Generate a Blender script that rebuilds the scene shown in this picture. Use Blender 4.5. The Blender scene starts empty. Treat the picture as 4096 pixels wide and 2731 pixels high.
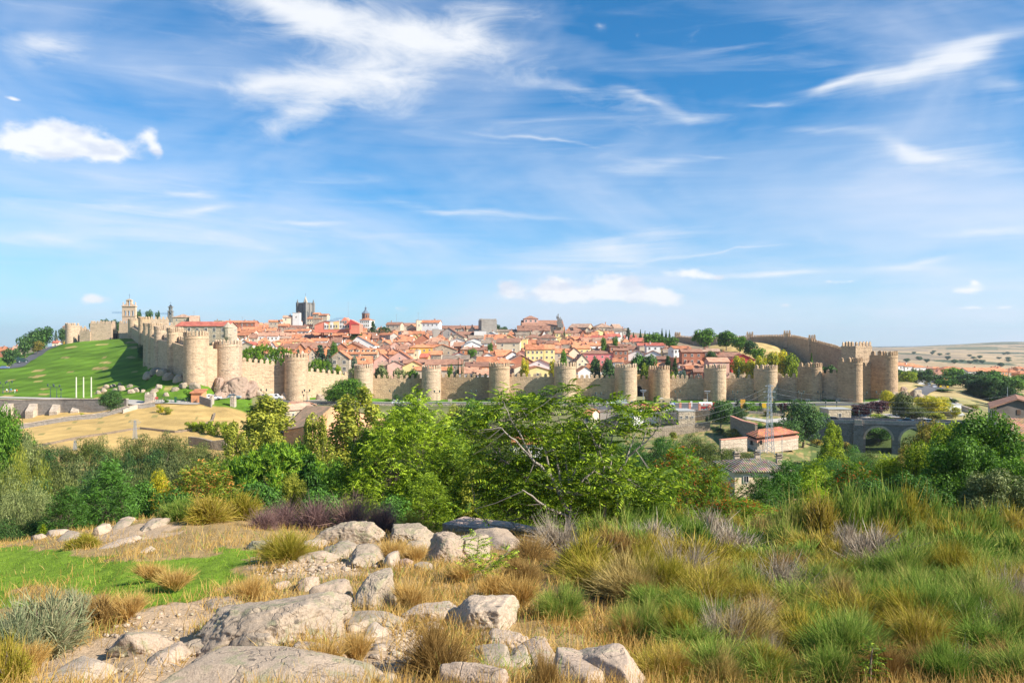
import bpy,math,random
import numpy as np
from mathutils import Vector,Matrix
R=math.radians
F = 3186.0; HX = 2048.0; HY = 1385.0          # pixels per unit tangent of the photo and its horizon line
scene=bpy.context.scene
COL=scene.collection
rnd=random.Random(7)
NR=np.random.default_rng(11)

# ---------------------------------------------------------------- terrain
# real heights of the land (eye level = 0), from profiles measured along bearings
PROF={
 -1400: [(3,3600),(8,2720),(15,2400),(25,2220),(34,2160),(45,2230),(70,2320),(120,2160),(170,1920),(210,1780),(260,1680),(290,1640),(400,1560),(520,1490),(800,1440),(1500,1410),(4000,1392),(9000,1388)],
 0:     [(3,3600),(8,2720),(15,2400),(22,2250),(32,2170),(42,2200),(70,2300),(120,2140),(170,1895),(205,1790),(240,1725),(270,1668),(276,1610),(290,1588),(350,1545),(430,1490),(520,1445),(650,1428),(900,1420),(1500,1405),(4000,1392),(9000,1388)],
 350:   [(3,3600),(8,2720),(15,2370),(22,2220),(32,2120),(42,2170),(70,2290),(120,2140),(170,1880),(200,1790),(232,1710),(262,1655),(270,1632),(276,1600),(290,1588),(350,1530),(430,1460),(520,1395),(590,1365),(640,1368),(900,1400),(1500,1395),(4000,1390),(9000,1388)],
 560:   [(3,3600),(8,2700),(15,2340),(22,2190),(33,2080),(43,2130),(70,2280),(120,2130),(170,1870),(200,1785),(232,1700),(256,1635),(268,1600),(280,1578),(310,1530),(350,1490),(400,1450),(480,1392),(560,1362),(640,1340),(900,1330),(1500,1370),(4000,1388),(9000,1388)],
 650:   [(3,3600),(8,2700),(15,2340),(22,2190),(33,2065),(43,2120),(70,2280),(120,2130),(170,1880),(200,1795),(232,1700),(255,1632),(266,1596),(274,1570),(298,1492),(322,1464),(350,1442),(400,1415),(500,1378),(560,1360),(640,1342),(900,1330),(1500,1370),(4000,1388),(9000,1388)],
 780:   [(3,3600),(8,2700),(15,2340),(22,2185),(33,2055),(43,2110),(70,2270),(120,2130),(170,1895),(200,1805),(232,1700),(258,1625),(266,1600),(273,1572),(281,1516),(300,1500),(345,1470),(400,1440),(480,1410),(560,1375),(640,1345),(900,1330),(1500,1370),(4000,1388),(9000,1388)],
 880:   [(3,3600),(8,2700),(15,2330),(22,2180),(33,2050),(43,2110),(70,2270),(120,2130),(170,1900),(200,1810),(235,1700),(262,1628),(272,1602),(280,1590),(290,1558),(310,1535),(345,1500),(400,1470),(480,1420),(560,1380),(640,1345),(720,1330),(900,1330),(1500,1370),(4000,1388),(9000,1388)],
 1200:  [(3,3600),(8,2690),(15,2300),(22,2180),(30,2120),(40,2150),(70,2280),(120,2160),(170,1980),(215,1850),(255,1745),(285,1650),(291,1618),(305,1608),(325,1582),(340,1560),(360,1535),(410,1490),(480,1435),(560,1390),(620,1350),(680,1322),(760,1312),(900,1330),(1500,1370),(4000,1388),(9000,1388)],
 1600:  [(3,3600),(8,2700),(15,2300),(22,2190),(29,2135),(38,2180),(65,2290),(120,2180),(170,1990),(215,1850),(255,1745),(290,1670),(297,1622),(310,1613),(332,1603),(345,1596),(380,1550),(430,1490),(500,1435),(570,1395),(630,1360),(700,1332),(760,1325),(900,1340),(1500,1375),(4000,1388),(9000,1388)],
 2100:  [(3,3650),(8,2720),(15,2330),(22,2200),(28,2130),(38,2190),(65,2290),(120,2160),(170,1980),(215,1850),(255,1745),(290,1670),(297,1622),(310,1613),(332,1603),(345,1596),(380,1550),(430,1490),(500,1435),(570,1395),(630,1362),(700,1340),(760,1332),(900,1345),(1500,1375),(4000,1388),(9000,1388)],
 2500:  [(3,3650),(8,2760),(15,2380),(22,2240),(30,2190),(40,2240),(65,2280),(120,2110),(170,1920),(210,1800),(245,1745),(268,1700),(281,1672),(285,1638),(298,1624),(318,1612),(332,1604),(345,1596),(380,1545),(430,1485),(500,1430),(570,1385),(640,1345),(700,1330),(900,1345),(1500,1378),(4000,1388),(9000,1388)],
 3000:  [(3,3700),(8,2780),(15,2420),(22,2290),(30,2230),(42,2230),(60,2230),(90,2110),(120,1990),(160,1870),(205,1798),(230,1745),(255,1680),(275,1650),(300,1622),(310,1613),(328,1603),(342,1590),(365,1540),(400,1470),(440,1410),(470,1372),(500,1368),(540,1385),(700,1400),(1500,1392),(4000,1388),(9000,1388)],
 3450:  [(3,3700),(8,2780),(15,2420),(22,2280),(30,2230),(42,2230),(60,2210),(90,2070),(120,1970),(160,1880),(215,1845),(234,1800),(262,1690),(275,1660),(292,1625),(305,1612),(320,1585),(335,1560),(350,1530),(400,1510),(500,1480),(700,1470),(1000,1460),(1500,1425),(2500,1404),(4000,1390),(9000,1386)],
 3620:  [(3,3700),(8,2780),(15,2420),(22,2280),(30,2230),(42,2220),(60,2190),(90,2050),(120,1960),(170,1890),(215,1850),(234,1790),(248,1715),(265,1670),(285,1630),(305,1590),(320,1555),(340,1530),(380,1530),(450,1545),(600,1530),(800,1505),(1000,1495),(1300,1470),(2000,1420),(3000,1396),(4000,1388),(5500,1392),(9000,1384)],
 3780:  [(3,3700),(8,2780),(15,2420),(22,2280),(30,2230),(42,2220),(60,2190),(90,2050),(120,1970),(170,1870),(212,1840),(232,1800),(245,1720),(262,1668),(285,1625),(305,1592),(340,1560),(400,1555),(500,1540),(800,1505),(1000,1495),(1300,1475),(2000,1425),(3000,1398),(4000,1380),(5500,1390),(9000,1380)],
 4096:  [(3,3700),(8,2780),(15,2430),(22,2300),(30,2230),(45,2220),(60,2130),(90,1950),(120,1850),(170,1740),(200,1700),(240,1670),(290,1640),(340,1610),(400,1575),(500,1550),(700,1520),(1000,1500),(1300,1480),(2000,1435),(3000,1400),(4300,1368),(5500,1384),(9000,1369)],
 5400:  [(3,3700),(8,2780),(15,2430),(22,2300),(30,2230),(45,2180),(60,2080),(90,1900),(120,1820),(170,1720),(240,1660),(340,1600),(500,1540),(1000,1490),(2000,1430),(4000,1362),(9000,1365)],
}
YG=np.exp(np.linspace(math.log(3),math.log(9000),700))
def pchip(x,y,xi):
 x=np.asarray(x,float);y=np.asarray(y,float)
 h=np.diff(x);d=np.diff(y)/h
 m=np.zeros_like(y);m[0]=d[0];m[-1]=d[-1]
 for i in range(1,len(x)-1):
  if d[i-1]*d[i] > 0:
   w1=2*h[i]+h[i-1];w2=h[i]+2*h[i-1]
   m[i]=(w1+w2)/(w1/d[i-1]+w2/d[i])
 k=np.clip(np.searchsorted(x,xi)-1,0,len(x)-2)
 t=(xi-x[k])/h[k];t2=t*t;t3=t2*t
 return (2*t3-3*t2+1)*y[k]+(t3-2*t2+t)*h[k]*m[k]+(-2*t3+3*t2)*y[k+1]+(t3-t2)*h[k]*m[k+1]
PK=np.array(sorted(PROF));TAB=np.zeros((len(PK),len(YG)))
for i,k in enumerate(PK):
 ys=[a for a,b in PROF[k]];zs=[-(b-HY)/F*a for a,b in PROF[k]]
 TAB[i]=pchip(np.log(ys),zs,np.log(YG))
LY0=math.log(3);LDY=(math.log(9000)-LY0)/(len(YG)-1)
def ground(X,Y):
 X=np.asarray(X,float);Y=np.asarray(Y,float)
 Yc=np.clip(Y,3,8999);px=HX + F*X/Yc
 px=np.clip(px,PK[0],PK[-1]-1e-3)
 a=(np.log(Yc)-LY0)/LDY;j=np.clip(a.astype(int),0,len(YG)-2);fy=a-j
 i=np.clip(np.searchsorted(PK,px,side='right')-1,0,len(PK)-2)
 t=(px-PK[i])/(PK[i+1]-PK[i]);t=t*t*(3-2*t)
 z0=TAB[i,j]*(1-fy)+TAB[i,j+1]*fy;z1=TAB[i+1,j]*(1-fy)+TAB[i+1,j+1]*fy
 z=z0*(1-t)+z1*t
 n=np.sin(X*.9+1.3*np.sin(Y*.7))*np.cos(Y*1.1+np.sin(X*.5))
 z=z + .07*n*np.clip((60-Yc)/40,0,1)
 m=np.sin(X*.11+1.7*np.sin(Y*.043))*np.cos(Y*.09+1.3*np.sin(X*.05))
 z=z + .45*m*np.clip((Yc-345)/60,0,1)*np.clip((1600-px)/300,0,1)*(Yc < 700)
 m2=np.sin(X*.0061+2*np.sin(Y*.003))*np.cos(Y*.0047+np.sin(X*.004))
 z=z + 5*m2*np.clip((Yc-1300)/1500,0,1)*np.clip((6000-Yc)/2000,0,1)
 return z
def gz(x,y): return float(ground(x,y))
def at(px,py,Y): return Vector(((px-HX)/F*Y,Y,-(py-HY)/F*Y))
def xat(px,Y): return (px-HX)/F*Y
def pxof(v): return HX+F*v[0]/max(v[1],.1)
def pyof(v): return HY-F*v[2]/max(v[1],.1)
def solveY(px,py,h=0.0,lo=6,hi=900):
 """nearest distance in [lo,hi] where the land plus h shows at height py on bearing px"""
 ys=np.exp(np.linspace(math.log(lo),math.log(hi),500))
 p=HY - F*(ground((px-HX)/F*ys,ys)+h)/ys
 s=np.where((p[:-1] >= py) & (p[1:] < py))[0]
 if len(s) == 0: return None
 return float(ys[s[0]])

# ---------------------------------------------------------------- object helpers
def tag(o,label=None,cat=None,group=None,kind=None):
 if label: o['label']=label
 if cat: o['category']=cat
 if group: o['group']=group
 if kind: o['kind']=kind
 return o
def empty(name,loc,rz=0.0):
 o=bpy.data.objects.new(name,None);COL.objects.link(o)
 o.location=loc;o.rotation_euler=(0,0,rz);o.empty_display_size=.2
 return o
def np_mesh(name,V,Fc,mats=(),mi=None,smooth=False):
 """V (n,3); Fc (m,3|4) int array"""
 me=bpy.data.meshes.new(name);V=np.asarray(V,np.float32);Fc=np.asarray(Fc,np.int32)
 me.vertices.add(len(V));me.vertices.foreach_set('co',V.ravel())
 k=Fc.shape[1];me.loops.add(Fc.size);me.loops.foreach_set('vertex_index',Fc.ravel())
 me.polygons.add(len(Fc));me.polygons.foreach_set('loop_start',np.arange(0,Fc.size,k,dtype=np.int32))
 if mi is not None: me.polygons.foreach_set('material_index',np.asarray(mi,np.int32))
 if smooth: me.polygons.foreach_set('use_smooth',np.ones(len(Fc),bool))
 for m in mats: me.materials.append(m)
 me.update(calc_edges=True)
 return me
def link(name,me,parent=None,loc=None):
 o=bpy.data.objects.new(name,me);COL.objects.link(o)
 if loc is not None: o.location=loc
 if parent: o.parent=parent
 return o
class MB:
 """collects polygons in world (or local) coordinates and links them as ONE mesh object"""
 def __init__(s): s.v=[];s.f=[];s.m=[]
 def add(s,vs,fs,mi=0):
  b=len(s.v);s.v += [tuple(v) for v in vs]
  for f in fs: s.f.append(tuple(b+i for i in f));s.m.append(mi)
  return s
 def box(s,c,d,rz=0,mi=0,top=1.0):
  cx,cy,cz=c;dx,dy,dz=d[0]/2,d[1]/2,d[2]/2;co,si=math.cos(rz),math.sin(rz);vs=[]
  for z,k in ((-dz,1),(dz,top)):
   for x,y in ((-dx,-dy),(dx,-dy),(dx,dy),(-dx,dy)):
    x *= k;y *= k
    vs.append((cx+x*co-y*si,cy+x*si+y*co,cz+z))
  return s.add(vs,[(0,3,2,1),(4,5,6,7),(0,1,5,4),(1,2,6,5),(2,3,7,6),(3,0,4,7)],mi)
 def tube(s,pts,rs,n=6,mi=0,cap=True):
  pts=[Vector(p) for p in pts];b=len(s.v)
  for i,p in enumerate(pts):
   d=(pts[min(i+1,len(pts)-1)]-pts[max(i-1,0)])
   if d.length < 1e-6: d=Vector((0,0,1))
   d.normalize();u=d.orthogonal() if abs(d.z) > .98 else d.cross(Vector((0,0,1)))
   u.normalize();w=d.cross(u);r=rs[i] if hasattr(rs,'__len__') else rs
   for k in range(n):
    a=2*math.pi*k/n;s.v.append(tuple(p+u*(math.cos(a)*r)+w*(math.sin(a)*r)))
  for i in range(len(pts)-1):
   for k in range(n):
    a,c=b+i*n+k,b+i*n+(k+1) % n
    s.f.append((a,c,c+n,a+n));s.m.append(mi)
  if cap:
   s.f.append(tuple(b+k for k in range(n))[::-1]);s.m.append(mi)
   s.f.append(tuple(b+(len(pts)-1)*n+k for k in range(n)));s.m.append(mi)
  return s
 def lathe(s,c,prof,n=10,mi=0):
  b=len(s.v)
  for z,r in prof:
   for k in range(n):
    a=2*math.pi*k/n;s.v.append((c[0]+math.cos(a)*r,c[1]+math.sin(a)*r,c[2]+z))
  for i in range(len(prof)-1):
   for k in range(n):
    a,d=b+i*n+k,b+i*n+(k+1) % n
    s.f.append((a,d,d+n,a+n));s.m.append(mi)
  return s
 def prism(s,poly,p0,p1,mi=0):
  """polygon of (a,b) pairs -> points by p0(a,b), p1(a,b)"""
  n=len(poly);A=[p0(*q) for q in poly];B=[p1(*q) for q in poly]
  return s.add(A+B,[tuple(range(n))[::-1],tuple(range(n,2*n))]+[(i,(i+1) % n,n+(i+1) % n,n+i) for i in range(n)],mi)
 def build(s,name,mats,parent=None,smooth=False,world=True):
  me=bpy.data.meshes.new(name);off=Vector((0,0,0));V=s.v
  if parent is not None and world:
   M=parent.matrix_basis.inverted();V=[tuple(M @ Vector(v)) for v in V]
  me.from_pydata(V,[],s.f)
  if not isinstance(mats,(list,tuple)): mats=[mats]
  for m in mats: me.materials.append(m)
  if len(mats) > 1: me.polygons.foreach_set('material_index',s.m)
  if smooth: me.polygons.foreach_set('use_smooth',[True]*len(s.f))
  me.update()
  return link(name,me,parent)
def copy_tree(o,parent=None):
 c=o.copy();COL.objects.link(c)
 if parent: c.parent=parent
 for ch in list(o.children): copy_tree(ch,c)
 return c

# labels: describe by look, then by the nearest findable landmark in the photo
MARKS=[]
USED=set()
def mark(px,py,name): MARKS.append((px,py,name))
def lab(look,px,py,far=900):
 """unique label = look + relation to a landmark"""
 ms=sorted(MARKS,key=lambda m: math.hypot(m[0]-px,(m[1]-py)*1.4))[:14]
 c=[]
 if look.startswith('='): return look[1:]
 if len(look.split()) >= 6 and look not in USED: USED.add(look);return look
 for i,(mx,my,n) in enumerate(ms):
  dx,dy=px-mx,py-my;d=math.hypot(dx,dy)
  w='' if d > 200 else ('just ' if d < 75 else 'a little ')
  if d > 420: w='far '
  ax,ay=abs(dx),abs(dy)
  if ay < .35*ax: r=('right of ' if dx > 0 else 'left of ')
  elif ax < .35*ay: r=('below ' if dy > 0 else 'above ')
  else: r=('below and ' if dy > 0 else 'above and ')+('right of ' if dx > 0 else 'left of ')
  c.append((i,w+r+n))
 for i,t in c[:5]:
  s=look+', '+t
  if len(s.split()) <= 16 and s not in USED: USED.add(s);return s
 for i,t in c:
  for j,u in c:
   if j > i:
    s=look+', '+t+' and '+u
    if s not in USED and len(s.split()) <= 16: USED.add(s);return s
 for k in ('nearest','second','third','fourth','fifth','sixth','seventh','eighth','ninth','tenth','eleventh','twelfth','thirteenth'):
  s=k+' '+look+', '+c[0][1]
  if s not in USED: USED.add(s);return s
 return look

# ---------------------------------------------------------------- materials
def nt(name):
 m=bpy.data.materials.new(name);m.use_nodes=True
 t=m.node_tree;b=t.nodes['Principled BSDF'];b.inputs['Specular IOR Level'].default_value=.2
 return m,t,b
def N(t,kind,**kw):
 n=t.nodes.new(kind)
 for k,v in kw.items():
  if k in ('i',):
   for a,b in v.items(): n.inputs[a].default_value=b
  else: setattr(n,k,v)
 return n
def mathn(t,op,a,b=None,c=None,clamp=False):
 n=t.nodes.new('ShaderNodeMath');n.operation=op;n.use_clamp=clamp
 for i,x in enumerate((a,b,c)):
  if x is None: continue
  if isinstance(x,(int,float)): n.inputs[i].default_value=x
  else: t.links.new(x,n.inputs[i])
 return n.outputs[0]
def mixc(t,f,a,b,mode='MIX'):
 n=t.nodes.new('ShaderNodeMix');n.data_type='RGBA';n.blend_type=mode
 for i,x in ((0,f),(6,a),(7,b)):
  if isinstance(x,(int,float)): n.inputs[i].default_value=x
  elif isinstance(x,tuple): n.inputs[i].default_value=(*x,1)
  else: t.links.new(x,n.inputs[i])
 return n.outputs[2]
def ramp(t,fac,stops):
 n=t.nodes.new('ShaderNodeValToRGB');e=n.color_ramp.elements
 while len(e) < len(stops): e.new(.5)
 for q,(p,c) in zip(e,stops): q.position=p;q.color=(*c,1) if len(c) == 3 else c
 t.links.new(fac,n.inputs[0]);return n.outputs[0]
def coords(t,scale=(1,1,1),src='Object'):
 c=t.nodes.new('ShaderNodeTexCoord');m=t.nodes.new('ShaderNodeMapping');m.inputs['Scale'].default_value=scale
 if src == 'World':
  g=t.nodes.new('ShaderNodeNewGeometry');t.links.new(g.outputs['Position'],m.inputs[0])
 else: t.links.new(c.outputs[src],m.inputs[0])
 return m.outputs[0]
def noise(t,vec,scale,detail=4,rough=.55,dist=0.0):
 n=t.nodes.new('ShaderNodeTexNoise');n.inputs['Scale'].default_value=scale;n.inputs['Detail'].default_value=detail
 n.inputs['Roughness'].default_value=rough;n.inputs['Distortion'].default_value=dist
 t.links.new(vec,n.inputs['Vector']);return n.outputs[0]
def bump(t,b,h,strength=.5,dist=.1):
 n=t.nodes.new('ShaderNodeBump');n.inputs['Strength'].default_value=strength;n.inputs['Distance'].default_value=dist
 t.links.new(h,n.inputs['Height']);t.links.new(n.outputs[0],b.inputs['Normal'])
def scale_c(c,k): return tuple(min(1,x*k) for x in c)
_mc={}
def plain(name,col,var=.25,sc=.8,rough=.9,bmp=.15,fine=6.0):
 if name in _mc: return _mc[name]
 m,t,b=nt(name);v=coords(t,src='World')
 n1=noise(t,v,sc,5);n2=noise(t,v,fine,3)
 f=mathn(t,'ADD',mathn(t,'MULTIPLY',n1,.6),mathn(t,'MULTIPLY',n2,.4))
 c=ramp(t,f,[(.3,scale_c(col,1-var)),(.5,col),(.7,scale_c(col,1+var))])
 t.links.new(c,b.inputs['Base Color']);b.inputs['Roughness'].default_value=rough
 if bmp: bump(t,b,n2,bmp,.05)
 _mc[name]=m;return m
def masonry(name,col,dark,course=.55,stain=.5,warm=(.3,.16,.08),seed=0.0,bscale=1.0):
 """coursed rubble: irregular stones in rows, mortar, weather stains"""
 m,t,b=nt(name);v=coords(t,src='World')
 nz=noise(t,v,.35,3)
 sp=t.nodes.new('ShaderNodeMapping');sp.inputs['Scale'].default_value=(1/course*.8,1/course*.8,1/course*1.25)
 sp.inputs['Location'].default_value=(seed,seed*.7,0);t.links.new(v,sp.inputs[0])
 vo=t.nodes.new('ShaderNodeTexVoronoi');vo.inputs['Scale'].default_value=1.0;vo.inputs['Randomness'].default_value=.75
 t.links.new(sp.outputs[0],vo.inputs['Vector'])
 ve=t.nodes.new('ShaderNodeTexVoronoi');ve.feature='DISTANCE_TO_EDGE';ve.inputs['Randomness'].default_value=.75
 ve.inputs['Scale'].default_value=1.0;t.links.new(sp.outputs[0],ve.inputs['Vector'])
 rv=t.nodes.new('ShaderNodeSeparateColor');t.links.new(vo.outputs['Color'],rv.inputs[0])
 stone=ramp(t,rv.outputs[0],[(0,scale_c(dark,.9)),(.15,scale_c(col,.86)),(.5,col),(.85,scale_c(col,1.08)),(1,scale_c(col,1.2))])
 mort=mathn(t,'LESS_THAN',ve.outputs['Distance'],.07)
 c=mixc(t,mathn(t,'MULTIPLY',mort,.55),stone,scale_c(col,.72))
 # weather bands and blotches
 zz=t.nodes.new('ShaderNodeSeparateXYZ');t.links.new(v,zz.inputs[0])
 st=t.nodes.new('ShaderNodeMapping');st.inputs['Scale'].default_value=(.12,.12,.3);st.inputs['Location'].default_value=(seed,0,seed)
 t.links.new(v,st.inputs[0])
 n1=noise(t,st.outputs[0],1.0,5,.6,.6)
 f1=ramp(t,n1,[(.5,(0,0,0)),(.68,(1,1,1))])
 c=mixc(t,mathn(t,'MULTIPLY',f1,stain),c,mixc(t,.5,c,warm))
 n2=noise(t,v,.9,6,.7)
 c=mixc(t,.55,c,ramp(t,n2,[(.3,(.55,.53,.5)),(.7,(1,1,1))]),'MULTIPLY')
 cs=t.nodes.new('ShaderNodeMapping');cs.inputs['Scale'].default_value=(.22,.22,1.9);t.links.new(v,cs.inputs[0])
 c=mixc(t,.6,c,ramp(t,noise(t,cs.outputs[0],1.0,3,.6),[(.36,(.62,.58,.54)),(.5,(1,1,1)),(.66,(1.15,1.12,1.08))]),'MULTIPLY')
 n3=noise(t,v,.07,3)
 c=mixc(t,mathn(t,'MULTIPLY',n3,.5),c,scale_c(col,1.15))
 t.links.new(c,b.inputs['Base Color']);b.inputs['Roughness'].default_value=.95
 bump(t,b,mathn(t,'ADD',mathn(t,'MULTIPLY',ve.outputs['Distance'],bscale),mathn(t,'MULTIPLY',n2,.5)),.8,.25)
 return m
def tiles(name,col,col2,period=.0,var=.5,fleck=.5):
 m,t,b=nt(name);v=coords(t,src='World')
 n1=noise(t,v,.5,4,.6);n2=noise(t,v,5,3,.7)
 oi=t.nodes.new('ShaderNodeObjectInfo')
 f=mathn(t,'ADD',mathn(t,'MULTIPLY',n1,.55),mathn(t,'MULTIPLY',n2,.45))
 f=mathn(t,'ADD',f,mathn(t,'MULTIPLY',mathn(t,'SUBTRACT',oi.outputs['Random'],.5),.12))
 c=ramp(t,f,[(.34,scale_c(col2,.75)),(.46,col2),(.56,col),(.72,scale_c(col,1.25))])
 if period:
  o=coords(t,(1,1,1),'Object')
  w=t.nodes.new('ShaderNodeTexWave');w.wave_type='BANDS';w.bands_direction='X';w.inputs['Scale'].default_value=.314/period*1.0
  w.inputs['Distortion'].default_value=.3;t.links.new(o,w.inputs['Vector'])
  c=mixc(t,.65,c,ramp(t,w.outputs[0],[(.1,(.35,.3,.27)),(.6,(1,1,1))]),'MULTIPLY')
  vo=t.nodes.new('ShaderNodeTexVoronoi');vo.inputs['Scale'].default_value=2.5;t.links.new(o,vo.inputs['Vector'])
  c=mixc(t,.35,c,vo.outputs['Color'],'SOFT_LIGHT')
  bump(t,b,w.outputs[0],.7,.1)
 else: bump(t,b,n2,.5,.15)
 t.links.new(c,b.inputs['Base Color']);b.inputs['Roughness'].default_value=.9
 return m
def leafmat(name,col,col2=None,trans=.35,tips=None,tipamt=.0,rough=.6,var=.5,trc=None):
 """leaf colour varies leaf by leaf and tree by tree; some light passes through"""
 m=bpy.data.materials.new(name);m.use_nodes=True;t=m.node_tree;t.nodes.clear()
 out=t.nodes.new('ShaderNodeOutputMaterial');col2=col2 or scale_c(col,.6);col=(min(1,col[0]*1.55),min(1,col[1]*1.35),col[2]*1.0);col2=(col2[0]*1.6,col2[1]*1.45,col2[2])
 g=t.nodes.new('ShaderNodeNewGeometry');oi=t.nodes.new('ShaderNodeObjectInfo')
 v=coords(t,src='World');n1=noise(t,v,.5,3)
 f=mathn(t,'ADD',mathn(t,'MULTIPLY',g.outputs['Random Per Island'],.5),mathn(t,'MULTIPLY',n1,.55))
 f=mathn(t,'ADD',f,mathn(t,'MULTIPLY',mathn(t,'SUBTRACT',oi.outputs['Random'],.5),.18))
 c=ramp(t,f,[(.2,scale_c(col2,.8)),(.45,col2),(.62,col),(.85,scale_c(col,1+var))])
 if tips:
  n2=noise(t,v,1.1,2)
  k=mathn(t,'GREATER_THAN',mathn(t,'ADD',mathn(t,'MULTIPLY',g.outputs['Random Per Island'],.35),mathn(t,'MULTIPLY',n2,.65)),1-tipamt)
  c=mixc(t,k,c,tips)
 d=t.nodes.new('ShaderNodeBsdfPrincipled');d.inputs['Roughness'].default_value=rough;d.inputs['Specular IOR Level'].default_value=.25
 tr=t.nodes.new('ShaderNodeBsdfTranslucent');mx=t.nodes.new('ShaderNodeMixShader');mx.inputs[0].default_value=trans
 t.links.new(c,d.inputs['Base Color']);t.links.new(mixc(t,1.0,c,trc or (1.0,1.0,.45),'MULTIPLY'),tr.inputs[0])
 t.links.new(d.outputs[0],mx.inputs[1]);t.links.new(tr.outputs[0],mx.inputs[2]);t.links.new(mx.outputs[0],out.inputs[0])
 return m
def glassy(name,col=(.03,.04,.05),rough=.15):
 m,t,b=nt(name);b.inputs['Base Color'].default_value=(*col,1);b.inputs['Roughness'].default_value=rough
 b.inputs['Specular IOR Level'].default_value=.5;return m
def paint(name,col,rough=.35):
 m,t,b=nt(name);v=coords(t,src='World');n=noise(t,v,2,3)
 t.links.new(ramp(t,n,[(.3,scale_c(col,.88)),(.7,col)]),b.inputs['Base Color']);b.inputs['Roughness'].default_value=rough
 b.inputs['Specular IOR Level'].default_value=.5;return m

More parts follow.
